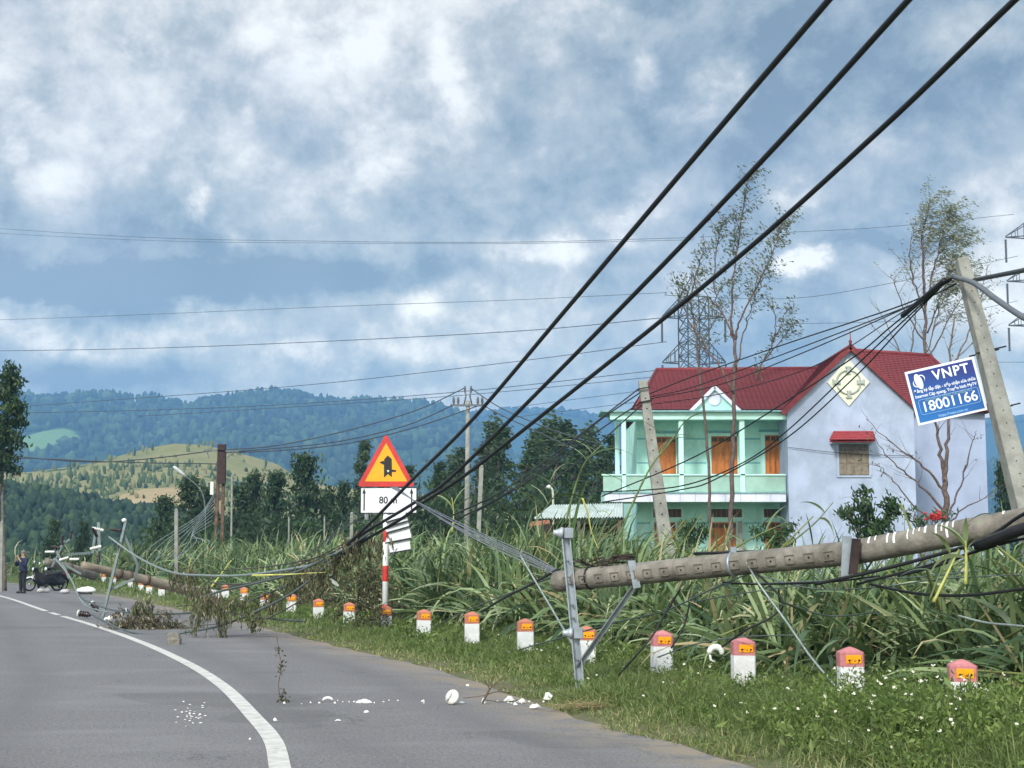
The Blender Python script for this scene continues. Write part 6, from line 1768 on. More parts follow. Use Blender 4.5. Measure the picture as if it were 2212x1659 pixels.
def build_debris():
    por = porcelain
    # brush heap round the sign
    p = P(795, 1350, 31.9)
    heap('brush_heap', 'big heap of wilted brown brush round the foot of the warning sign', (p.x, 31.9, .02), .75, .5, 1.3, 220, 3000, 61, .10, olive, 'brush heap', pw=.75)
    p = P(715, 1300, 39.5)
    heap('brush_heap', 'lower olive brush heap left of the warning sign', (p.x, 39.5, .02), 1.2, .8, .75, 120, 1500, 62, .11, dry, 'brush heap')
    p = P(800, 1400, 28.0)
    heap('brush_heap', 'small tuft of wilted brush leaning on the bollard before the sign post', (p.x + .05, 28.0, .03), .35, .25, .55, 60, 900, 63, .08, dry, 'brush heap')
    G_ = G(320, 1358, 0)
    heap('brush_heap', 'flat grey heap of dry brush on the asphalt left of the hanging twigs', (G_.x, G_.y, .0), .70, .32, .24, 90, 800, 64, .10, dry, 'brush heap')
    hanging('hanging_twigs', 'large clump of wilted twigs hanging from the slack cables over the road', (462, 1300), .42, 118, 27.5, 27, 71)
    hanging('hanging_twigs', 'small wilted clump hanging at the butt of the left fallen pole', (400, 1238), .35, 60, 33.5, 22, 72)
    hanging('hanging_twigs', 'short tuft of wilted twigs hanging above the grey brush on the road', (305, 1310), .3, 32, 31.0, 12, 73)
    hanging('hanging_twigs', 'wisp of twigs hanging at the verge edge near the tall bollard', (545, 1335), .2, 48, 27.5, 7, 74)
    hanging('hanging_twigs', 'wilted twigs hanging from the thick cables beside the plate stack', (790, 1168), .4, 60, 26.4, 22, 75, dry)
    hanging('hanging_twigs', 'leafy wilted strand hanging from the cables above the tall clean bollard', (640, 1252), .25, 52, 28.0, 10, 76)
    hanging('hanging_twigs', 'wilted leafy strand hanging beside the dangling pale plate', (690, 1226), .3, 70, 27.0, 14, 77, dry)
    hanging('hanging_twigs', 'small wilted strand hanging between the slack cables at the fallen pole butt', (520, 1300), .3, 60, 28.0, 12, 78)
    for i, (x, y, D, w, l, n, mt, lb) in enumerate([(660, 1240, 27.6, .35, 60, 16, olive, 'wilted leafy strand hanging midway along the slack cables'), (580, 1296, 28.4, .3, 44, 10, dry, 'thin dry strand hanging on the lowest cables left of the tall clean bollard'),
                                                   (740, 1200, 26.6, .35, 80, 20, olive, 'leafy mass drooping where the thick cables meet the debris'), (430, 1276, 30.5, .3, 66, 14, olive, 'wilted strand hanging just left of the large hanging clump')]):
        hanging('hanging_twigs', lb, (x, y), w, l, D, n, 90 + i, mt)
    # thin dry vine standing on the road
    g0 = G(612, 1517, 0); D = g0.y
    root = empty('dry_vine', g0, 'thin dry vine dangling to the asphalt right of the white line', 'vine')
    m = MB(); ln = smooth_line([P(598, 1374, D + .1), P(603, 1410, D + .05), P(608, 1440, D), P(602, 1475, D), P(604, 1500, D), g0 + Vector((0, 0, .01))], 5); m.tube(ln, .005, 4); m.build('stem', twig, root)
    r = np.random.default_rng(5); lv = []
    for x, y, n in ((606, 1408, 7), (612, 1436, 14), (604, 1452, 6), (603, 1398, 5), (608, 1500, 20), (614, 1512, 26)):
        q = P(x, y, D); lv += [(q.x - g0.x + r.normal() * .025, r.normal() * .03, max(.005, q.z + r.normal() * .03)) for _ in range(n)]
    v, q, rr = leaves(np.array(lv), .045, .4); np_mesh('leaves', v, q, rr * .45, dry, root)
    # concrete lump
    g = G(376, 1392, 0); r = np.random.default_rng(8)
    m = MB(); rings = []
    for z, rad in ((0, .13), (.08, .14), (.16, .11), (.2, .05)):
        rings.append([(g.x + math.cos(a) * rad * r.uniform(.8, 1.15), g.y + math.sin(a) * rad * r.uniform(.8, 1.15), z) for a in [k * math.pi / 4 for k in range(8)]])
    m.loft(rings); tag(m.build('concrete_lump', concrete), 'broken concrete lump on the asphalt under the hanging cables', 'rubble')
    # insulators lying on the road at left
    GI = 'insulators torn off and lying on the asphalt'
    for x, y, ax, s_, mat, lb in [(196, 1331, (-1, .2, .12), .95, brown_por, 'black insulator with a white ring lying leftmost on the road'), (212, 1322, (-.5, .3, .5), .9, brown_por, 'black insulator tipped upwards in the cluster'),
                                  (236, 1336, (.9, .2, .2), .85, brown_por, 'dark insulator right in the cluster on the road'), (226, 1341, (.6, -.6, .1), .7, porcelain, 'white insulator half broken among the dark ones'), (248, 1328, (1, .1, .25), .85, brown_por, 'dark insulator pointing right at the end of the cluster')]:
        g = G(x, y + 6, 0); g.z = .09; m = MB(); crossarm_insulator(m, g, ax, s_); o = m.build('insulator', mat)
        tag(o, lb, 'insulator', GI)
        m = MB(); m.lathe([(.05 * s_, 0), (.088 * s_, .01), (.088 * s_, .03), (.05 * s_, .04)], g + Vector(ax).normalized() * .30 * s_, ax, 12); m.build('white_ring', porcelain, o, origin=o.location)
    # white street lamp head lying on the road
    g0, g1 = G(165, 1284, 0), G(218, 1283, 0); g1 = Vector((g1.x, g0.y, 0)); L = (g1 - g0).length; ux = (g1 - g0).normalized()
    t = empty('fallen_lantern', g0, 'white street lamp head lying upside down on the road edge at left', 'lamp head')
    m = MB(); rings = []
    for u, w, h in ((0, .05, .04), (.08, .11, .09), (.3, .15, .14), (.6, .16, .17), (.85, .12, .13), (1.0, .03, .05)):
        c = g0 + ux * L * u + Vector((0, 0, .14)); rings.append([c + Vector((0, math.cos(a) * w, math.sin(a) * h * (1 if math.sin(a) > 0 else .5))) for a in [2 * math.pi * k / 14 for k in range(14)]])
    m.loft(rings, smooth=True); m.build('shell', M('white_shell', (.74, .78, .76), .35, var=.04), t)
    m = MB(); m.box(g0 + ux * L * .1 + Vector((0, -.1, 0)), g0 + ux * L * .78 + Vector((0, .1, .10))); m.build('underside_shadow', M('shadow_black', (.02, .02, .022), .6), t)  # black block paints the dark shadow beneath the lamp head
    g = G(140, 1282, 0); m = MB().lathe([(.02, 0), (.16, .02), (.2, .07), (.14, .15), (.03, .18)], g, n=14); tag(m.build('cement_bag', M('pale_sack', (.45, .42, .42), .9, var=.15)), 'small greyish sack beside the fallen lamp head', 'sack')
    for x, lb in ((88, 'left pale round stone below the motorbike'), (100, 'right pale round stone below the motorbike')):
        g = G(x, 1280, 0); m = MB().lathe([(.03, 0), (.13, .02), (.16, .08), (.11, .15), (.02, .18)], g, n=12); tag(m.build('stone', M('pale_stone', (.52, .49, .47), .9, var=.15)), lb, 'stone', 'pale stones by the motorbike')
    # porcelain disc insulator in the middle
    g = G(975, 1522, 0); R0 = .072
    t = empty('porcelain_disc', g, 'large round white porcelain insulator half standing on the asphalt', 'insulator')
    ax = Vector((-.45, -.75, .35)).normalized(); c = g + Vector((.01, 0, R0 * .98))
    MB().lathe([(.004, -.035), (.03, -.033), (.055, -.02), (R0, .0), (R0 * .985, .014), (.045, .025), (.028, .034), (.012, .036), (.004, .036)], c, ax, 22).build('disc', porcelain, t)
    m = MB(); m.tube([c + ax * .03 + Vector((.01, 0, .04)), c + ax * .05, c + ax * .035 + Vector((-.04, 0, -.05))], [.004, .014, .006], 6); m.build('rib', M('cream_porcelain', (.66, .66, .60), .3), t)  # rib in a slightly creamier porcelain colour
    # hooked white insulator in the grass
    c = P(1546, 1410, 15.2); pts = [c + Vector((math.cos(a) * .06, 0, math.sin(a) * .055)) for a in [R(-20 + 210 * k / 10) for k in range(11)]]
    m = MB(); m.tube(pts, [.020, .026, .03, .032, .033, .033, .033, .031, .03, .03, .024], 10); m.tube([pts[-1], pts[-1] + Vector((.01, 0, -.06)), pts[-1] + Vector((.05, 0, -.08))], .012, 6)
    tag(m.build('hooked_insulator', porcelain), 'white hooked insulator lying in the grass left of a bollard', 'insulator')
    # white shards
    GS = 'white porcelain shards on the asphalt'
    def shard(x, y, w_px, h_px, seed, label, curved=False, grp=GS):
        r = np.random.default_rng(seed); g = G(x, y, 0); k = 1 / px(g.y); w, h = w_px * k, h_px * k
        m = MB(); n = 7; rings = []
        for z, f in ((0, 1), (h * .45, .95), (h, .45)):
            rings.append([(g.x + math.cos(a) * w * .5 * f * r.uniform(.7, 1.2), g.y + math.sin(a) * w * .4 * f * r.uniform(.7, 1.2), .001 + z * (r.uniform(.6, 1.1) if z else 1)) for a in [2 * math.pi * i / n for i in range(n)]])
        m.loft(rings); tag(m.build('shard', porcelain), label, 'shard', grp)
    big = [(785, 1518, 34, 7, 'flat white shard with a lump, right of the curved shard'), (1155, 1529, 22, 9, 'white shard lying nearest the camera below the row'), (1183, 1511, 20, 16, 'upright pointed white shard at the verge end of the row'),
           (1045, 1519, 12, 12, 'blocky white shard just left of the dead branch foot'), (1100, 1514, 26, 10, 'jagged white shard right of the dead branch'), (1128, 1517, 16, 8, 'grey white shard between the jagged and the pointed ones'), (1113, 1523, 10, 6, 'small white shard below the jagged one'),
           (614, 1520, 6, 5, 'round white crumb at the foot of the dry vine'), (914, 1516, 6, 5, 'lone white crumb left of the porcelain disc'), (791, 1539, 12, 4, 'thin white shard lying below the flat one'), (594, 1557, 9, 6, 'white shard right beside the white line'), (998, 1519, 14, 4, 'thin flat shard touching the porcelain disc'),
           (1010, 1482, 8, 4, 'small shard near the verge above the dead branch'), (540, 1598, 6, 4, 'tiny shard on the left lane beside the line'), (730, 1557, 14, 3, 'flat dusty shard below the curved one')]
    for i, (x, y, w, h, lb) in enumerate(big): shard(x, y, w, h, 100 + i, lb)
    r = np.random.default_rng(77)
    for i in range(26):
        shard(float(r.uniform(650, 1210)), float(1517 + r.normal() * 3), float(r.uniform(2.5, 6)), float(r.uniform(1.5, 3.5)), 200 + i, 'tiny white porcelain crumb in the scattered row across the road', grp='tiny porcelain crumbs in the row across the road')
    for i in range(34):
        shard(float(r.normal(415, 18)), float(1543 + r.normal() * 13), float(r.uniform(2.5, 7)), float(r.uniform(1, 2)), 300 + i, 'tiny white crumb in the scatter on the left lane', grp='white crumbs scattered on the left lane')
    # curved shard (ring segment)
    g = G(708, 1517, 0); pts = [g + Vector((math.cos(a) * .048, .01, .012 + math.sin(a) * .03)) for a in [R(10 + 165 * k / 8) for k in range(9)]]
    tag(MB().tube(pts, [.008, .012, .014, .015, .015, .015, .014, .012, .01], 6).build('shard', porcelain), 'curved white shard like a broken ring on the asphalt', 'shard', GS)
    # dead branch on the road
    g = G(1042, 1521, 0); D = g.y
    m = MB()
    for pxs, r0 in [([(1042, 1520), (1052, 1500), (1058, 1488)], .011), ([(1058, 1488), (1052, 1478), (1047, 1468)], .006), ([(1058, 1488), (1072, 1476), (1084, 1466)], .006), ([(1052, 1500), (1075, 1494), (1105, 1496)], .005), ([(1050, 1502), (1020, 1506), (1000, 1508)], .004), ([(1062, 1484), (1062, 1472), (1060, 1462)], .004), ([(1075, 1494), (1085, 1486), (1095, 1488)], .003), ([(1046, 1512), (1085, 1516), (1120, 1512)], .004)]:
        m.tube(smooth_line([P(x, y, D + .02 * (x - 1042) / 20) for x, y in pxs], 4), r0, 5)
    tag(m.build('dead_branch', twig), 'small forked dead branch on the road among white shards', 'branch')
    # dry straw mat at the verge
    g = G(1275, 1527, .02)
    n = 260; rr = np.random.default_rng(9)
    base = np.column_stack([g.x + rr.normal(size=n) * .17, g.y + rr.normal(size=n) * .1, .02 + rr.random(n) * .03])
    v, q, rd = ribbons(base, rr.normal(0, .5, n) + np.where(rr.random(n) < .5, 0, math.pi), rr.normal(.05, .12, n), rr.uniform(.08, .3, n), rr.uniform(.005, .012, n), rr.normal(.1, .2, n), 3)
    sm = leafmat('straw', [(0, (.22, .15, .07)), (.6, (.42, .30, .15)), (1, (.55, .44, .26))], .15, .9)
    tag(np_mesh('straw_mat', v, q, rd, sm), 'tan mat of dry straw at the road edge right of the shards', 'straw', kind='stuff')
    # white plate bits caught in the wires left of the sign
    for i, (pxs, lb) in enumerate([([(822, 1270 - 30), (836, 1262 - 30)], ''), ]): pass
    GW = 'white pieces caught in the wires left of the sign'
    for x, y, w, h, a, lb in [(722, 1258, 26, 7, .7, 'pale leaf-shaped plate dangling below the wires left of the sign'), (715, 1242, 8, 4, .1, 'white fragment above the dangling pale plate'), (700, 1208, 6, 4, .3, 'white fragment in the twigs left of the sign'), (722, 1206, 7, 4, -.5, 'white fragment caught in the thick cables'), (712, 1220, 5, 5, .2, 'small white fragment between the wires')]:
        c = P(x, y, 26.6); k = 1 / px(26.6); u = Vector((math.cos(a), .2, -math.sin(a))).normalized(); v_ = Vector((math.sin(a), 0, math.cos(a)))
        poly = [c + u * w * k * .5 * math.cos(t_) + v_ * h * k * .5 * math.sin(t_) for t_ in [2 * math.pi * j / 10 for j in range(10)]]
        tag(MB().prism(poly, (0, .02, 0)).build('white_fragment', porcelain), lb, 'fragment', GW)

# ================================================================== PERSON AND MOTORBIKES
def skin(name, verts, edges, radii, mat, parent=None, loc=None, sub=1):
    me = bpy.data.meshes.new(name); me.from_pydata(verts, edges, []); me.update()
    o = link_mesh(name, me, mat, parent)
    if loc is not None: o.location = loc
    me.skin_vertices or me.attributes
    sk = o.modifiers.new('skin', 'SKIN'); sk.use_smooth_shade = True
    if not me.skin_vertices: pass
    for i, r in enumerate(radii):
        d = me.skin_vertices[0].data[i]
        d.radius = (r, r) if not isinstance(r, tuple) else r
        d.use_root = (i == 0)
    if sub: ss = o.modifiers.new('sub', 'SUBSURF'); ss.levels = sub; ss.render_levels = sub
    return o

def build_person():
    D = 61.5
    p = P(48, 1276, D); g = Vector((p.x, D, .0))
    V, E, Rd = [], [], []
    def chain(pts, start=None):
        prev = start
        for q in pts:
            V.append(q[:3]); Rd.append(q[3]); i = len(V) - 1
            if prev is not None: E.append((prev, i))
            prev = i
        return prev
    pel = chain([(0, 0, .86, (.14, .10))])
    chest = chain([(0, 0, 1.02, (.13, .10)), (0, -.01, 1.2, (.155, .11)), (0, .0, 1.34, (.13, .09))], pel)
    neck = chain([(0, -.01, 1.43, .055)], chest)
    head = chain([(0, -.02, 1.50, (.07, .08)), (0, -.02, 1.58, (.08, .095)), (0, -.01, 1.64, (.06, .07))], neck)
    for s in (-1, 1):
        hip = chain([(s * .085, 0, .80, .095), (s * .10, .01, .62, .082), (s * .10, -.02, .46, .06), (s * .11, .01, .26, .056), (s * .11, .02, .09, .042), (s * .115, -.05, .045, .042), (s * .12, -.13, .03, .032)], pel)
        sh = chain([(s * .165, 0, 1.33, .062), (s * .25, -.06, 1.16, .05), (s * .24, -.12, 1.08, .045), (s * .15, -.26, 1.28, .036), (s * .09, -.30, 1.40, .028), (s * .075, -.31, 1.45, .032)], chest)
        for f in range(4):
            a = -.03 + .02 * f
            chain([(s * (.07 - a * .6), -.32, 1.49, .009), (s * (.055 - a * .6), -.33, 1.525 - .006 * abs(f - 1.5), .008)], sh)
        chain([(s * .045, -.315, 1.455, .010), (s * .03, -.32, 1.475, .009)], sh)
    skm = M('skin_tone', (.36, .22, .15), .6, var=.05)
    o = skin('person', V, E, Rd, skm, None, g, 1)
    o.rotation_euler = (0, 0, R(-35))
    tag(o, 'person in dark navy jacket and trousers standing on the road, hands raised to face', 'person')
    navy = M('navy_cloth', (.018, .025, .06), .85, var=.2, scale=12); drk = M('dark_trousers', (.016, .017, .024), .85, var=.2)
    Vj = [(0, 0, .80), (0, 0, 1.02), (0, -.01, 1.2), (0, 0, 1.35), (-.165, 0, 1.335), (-.25, -.06, 1.16), (-.24, -.12, 1.08), (-.15, -.25, 1.27), (.165, 0, 1.335), (.25, -.06, 1.16), (.24, -.12, 1.08), (.15, -.25, 1.27), (0, 0, 1.41)]
    skin('jacket', Vj, [(0, 1), (1, 2), (2, 3), (3, 4), (4, 5), (5, 6), (6, 7), (3, 8), (8, 9), (9, 10), (10, 11), (3, 12)], [(.19, .16), (.185, .15), (.195, .15), (.165, .125), .085, .07, .065, .052, .08, .066, .06, .05, .075], navy, o)
    Vt = [(0, 0, .96)] + [q for s in (-1, 1) for q in ((s * .085, 0, .80), (s * .10, .01, .62), (s * .10, -.02, .46), (s * .11, .01, .26), (s * .11, .02, .03))]
    skin('trousers', Vt, [(0, 1), (1, 2), (2, 3), (3, 4), (4, 5), (0, 6), (6, 7), (7, 8), (8, 9), (9, 10)], [(.16, .12), .115, .098, .078, .07, .06, .115, .098, .078, .07, .06], drk, o)
    MB().lathe([(.085, 1.585), (.098, 1.60), (.098, 1.63), (.08, 1.68), (.03, 1.70)], (0, -.012, 0), n=14).build('cap', M('grey_cap', (.16, .15, .15), .9), o, local=True)
    m = MB()
    for s in (-1, 1): m.loft([[(s * .115 + math.cos(a) * .062 * k_, -.05 + math.sin(a) * .135 * k_, z_) for a in [2 * math.pi * j / 12 for j in range(12)]] for z_, k_ in ((0, 1.0), (.05, 1.02), (.085, .8))])
    m.build('shoes', M('shoe_dark', (.02, .02, .02), .7), o, local=True)
    m = MB()
    m.lathe([(.002, 0), (.016, .005), (.012, .02)], (0, -.105, 1.565), (0, -1, -.2), 8)
    for s in (-1, 1): m.lathe([(.002, 0), (.010, .002), (.004, .006)], (s * .03, -.1, 1.585), (0, -1, 0), 8)
    m.build('face_features', M('face_dark', (.20, .11, .08), .6), o, local=True)

def motorbike(name, label, loc, rz, s=1.0, guard=(.74, .76, .76), lean=0.0):
    """step-through motorbike facing -X locally"""
    t = empty(name, loc, label, 'motorbike', None, rz)
    t.rotation_euler = (R(lean), 0, rz)
    t.scale = (s, s, s)
    tyre = M('tyre_black', (.015, .015, .016), .9); blk = M('bike_black', (.012, .012, .014), .35, var=.2); chrome = M('bike_chrome', (.45, .46, .47), .3, metal=.8)
    wg = M('white_guard', guard, .4, var=.04)
    for x in (-.62, .62):
        ring = [(x + math.cos(a) * .255, 0, .29 + math.sin(a) * .255) for a in [2 * math.pi * k / 24 for k in range(25)]]
        w = MB().tube(ring, .04, 8, cap=False).build('wheel', tyre, t, local=True)
        m = MB(); m.tube([(x + math.cos(a) * .215, 0, .29 + math.sin(a) * .215) for a in [2 * math.pi * k / 24 for k in range(25)]], .014, 5, cap=False)
        for k in range(10): a = k * math.pi / 5; m.tube([(x, .0, .29), (x + math.cos(a) * .21, 0, .29 + math.sin(a) * .21)], .005, 4)
        m.lathe([(.05, -.05), (.05, .05)], (x, 0, .29), (0, 1, 0), 10); m.build('rim', chrome, w, local=True)
    # front guard and fork
    m = MB(); arc = [(-.62 + math.cos(a) * .31, .29 + math.sin(a) * .31) for a in [R(35 + 130 * k / 9) for k in range(10)]]
    m.loft([[(x, -.065, z - .01), (x, .065, z - .01), (x, .05, z + .03), (x, -.05, z + .03)] for x, z in arc]); m.build('front_guard', wg, t, local=True)
    m = MB(); 
    for y in (-.07, .07): m.tube([(-.62, y, .29), (-.42, y, .82)], .022, 6)
    m.tube([(-.42, 0, .8), (-.36, 0, 1.0)], .03, 6); m.build('fork', chrome, t, local=True)
    # legshield, body, seat, engine
    m = MB(); m.loft([[(-.46, -.16, .82), (-.42, -.19, .82), (-.42, .19, .82), (-.46, .16, .82)], [(-.36, -.21, .55), (-.31, -.22, .55), (-.31, .22, .55), (-.36, .21, .55)], [(-.22, -.16, .28), (-.17, -.16, .28), (-.17, .16, .28), (-.22, .16, .28)]]); m.build('leg_shield', blk, t, local=True)
    m = MB(); m.loft([[(x, -w, z0), (x, w, z0), (x, w * .8, z1), (x, -w * .8, z1)] for x, w, z0, z1 in ((-.3, .07, .40, .52), (-.05, .10, .34, .56), (.2, .14, .40, .72), (.5, .13, .52, .76), (.85, .06, .66, .78))]); m.build('body', blk, t, local=True)
    m = MB(); m.loft([[(x, -w, z), (x, w, z), (x, w * .7, z + h), (x, -w * .7, z + h)] for x, w, z, h in ((-.02, .06, .68, .04), (.1, .12, .71, .08), (.4, .14, .75, .08), (.72, .11, .79, .08), (.8, .05, .80, .04))]); m.build('seat', M('seat_vinyl', (.016, .015, .017), .5), t, local=True)
    m = MB(); m.box((-.12, -.12, .2), (.2, .12, .42), bev=.04); m.tube([(.1, .15, .25), (.5, .17, .28), (.95, .17, .36)], [.025, .045, .05], 8); m.build('engine', M('engine_alloy', (.10, .10, .11), .45, metal=.6), t, local=True)
    m = MB(); arc = [(.62 + math.cos(a) * .32, .29 + math.sin(a) * .32) for a in [R(10 + 120 * k / 8) for k in range(9)]]
    m.loft([[(x, -.06, z), (x, .06, z), (x, .05, z + .02), (x, -.05, z + .02)] for x, z in arc]); m.build('rear_guard', blk, t, local=True)
    m = MB(); m.loft([[(-.5, -.1, .9), (-.5, .1, .9), (-.5, .1, 1.0), (-.5, -.1, 1.0)], [(-.32, -.13, .88), (-.32, .13, .88), (-.32, .12, 1.04), (-.32, -.12, 1.04)]]); m.build('headlamp_cowl', blk, t, local=True)
    m = MB().lathe([(.01, 0), (.07, .0), (.075, .02), (.05, .04)], (-.5, 0, .95), (-1, 0, 0), 12); m.build('headlamp', M('lamp_glass', (.65, .66, .66), .15), t, local=True)
    m = MB(); m.tube([(-.3, -.34, .99), (-.38, -.2, 1.0), (-.38, .2, 1.0), (-.3, .34, .99)], .016, 6); hb = m.build('handlebar', blk, t, local=True)
    for s_ in (-1, 1):
        m = MB(); m.tube([(-.36, s_ * .24, 1.0), (-.36, s_ * .28, 1.18)], .008, 5); mm = m.build('mirror_stalk', blk, hb, local=True)
        m = MB().lathe([(.02, -.012), (.065, -.008), (.065, .008), (.02, .012)], (-.36, s_ * .29, 1.22), (1, 0, 0), 12); m.build('mirror', M('mirror_pale', (.7, .73, .74), .15, metal=.3), mm, local=True)
    m = MB().box((.84, -.06, .70), (.89, .06, .77), bev=.01); m.build('tail_lamp', M('tail_red', (.45, .02, .02), .3), t, local=True)
    return t

def build_bikes():
    g = G(82, 1277, 0)
    mbk = motorbike('motorbike', 'black motorbike with white front guard parked beside the standing person', (g.x + .15, g.y + .2, 0), R(38), .98, lean=6)
    m = MB(); rr_ = random.Random(4)
    secs = []
    for x, w, z0, z1 in ((-.50, .05, .74, .92), (-.36, .16, .40, .98), (-.15, .20, .16, .78), (.12, .19, .28, .70), (.38, .18, .30, .80), (.62, .18, .26, .66), (.82, .14, .30, .56), (.95, .06, .36, .46)):
        secs.append([(x + rr_.uniform(-.02, .02), math.cos(a) * w * (1.15 if math.sin(a) < 0 else .75) + rr_.uniform(-.045, .045), max(.02, (z0 + z1) / 2 + math.sin(a) * (z1 - z0) / 2 + rr_.uniform(-.05, .05))) for a in [2 * math.pi * k / 14 for k in range(14)]])
    m.loft(secs, smooth=True); m.build('rain_cover', M('black_sheet', (.014, .014, .016), .45, var=.3, scale=5, bump=.4), mbk, local=True)
    g = P(108, 1268, 66.5)
    motorbike('motorbike', 'darker motorbike parked behind the one with the white guard', (g.x + .1, 66.5, 0), R(62), .98, guard=(.03, .03, .035), lean=5)

build_signs(); build_bollards(); build_debris(); build_person(); build_bikes()

# ================================================================== GROUND VEGETATION
def edge_x(y):
    return np.interp(y, _E[:, 1], _E[:, 0])
def in_view(x, y, m=1.3):
    return (x < .338 * y + m) & (x > -.338 * y - m)

BZ = np.array(sorted([(P(x, t, D).x, D) for x, t, D, _ in BOL], key=lambda q: q[1]))
def clear_of_bollards(x, y, rad):
    ok = np.ones(len(x), bool)
    for bx_, by_ in BZ: ok &= (x - bx_) ** 2 + (y - by_) ** 2 > rad ** 2
    return ok

def build_grass():
    gm = leafmat('verge_grass', [(0, (.055, .085, .028)), (.35, (.12, .17, .055)), (.7, (.21, .26, .095)), (.9, (.34, .33, .15)), (1, (.48, .41, .23))], .4)
    parts = []
    def field(n, y0, y1, d0, d1, L0, L1, w0, w1, ypow, seed, lean=.0):
        r = np.random.default_rng(seed)
        y = y0 + (y1 - y0) * r.random(n) ** ypow
        d = d0 + (d1 - d0) * r.random(n)
        x = edge_x(y) + d * 1.06
        patch = .5 + .5 * wob(x * .8, y * .8)
        patch2 = .5 + .5 * wob(x * 2.3 + 4, y * 2.1)
        # ragged border to the asphalt
        keep = (d > -.16 + .40 * (.5 + .5 * wob(x * 2.2, y * 1.9)) * (r.random(n) * .6 + .7)) & in_view(x, y) & clear_of_bollards(x, y + .32, .40) & (r.random(n) < .15 + 1.0 * patch2)
        x, y, d, patch, patch2 = x[keep], y[keep], d[keep], patch[keep], patch2[keep]; m = len(x)
        z = height(np.column_stack([x, y])) - .01
        L = r.uniform(L0, L1, m) * (.4 + .6 * sstep(d, .1, 1.1)) * (.45 + .9 * patch2)
        rnd = np.clip(r.normal(.42, .18, m) + .22 * (patch - .5) + .45 * (1 - sstep(d, .15, .9)) * r.random(m), 0, 1)
        parts.append(ribbons(np.column_stack([x, y, z]), r.uniform(0, 6.28, m), r.uniform(.6, 1.5, m), L, r.uniform(w0, w1, m), r.uniform(.3, 1.6, m), 3, r.normal(0, .5, m), .3, rnd))
    field(100000, 8.5, 16, -.2, 4.2, .08, .31, .006, .012, 1.0, 1)
    field(76000, 15, 28, -.2, 3.8, .08, .24, .009, .017, .9, 2)
    field(34000, 27, 50, 0, 4.0, .10, .28, .016, .030, .9, 3)
    field(14000, 48, 100, 0, 6.0, .12, .35, .03, .06, .8, 4)
    v, q, r_ = cat(parts)
    tag(np_mesh('verge_grass', v, q, r_, gm), 'green grass covering the verge between asphalt and cane', 'grass', kind='stuff')

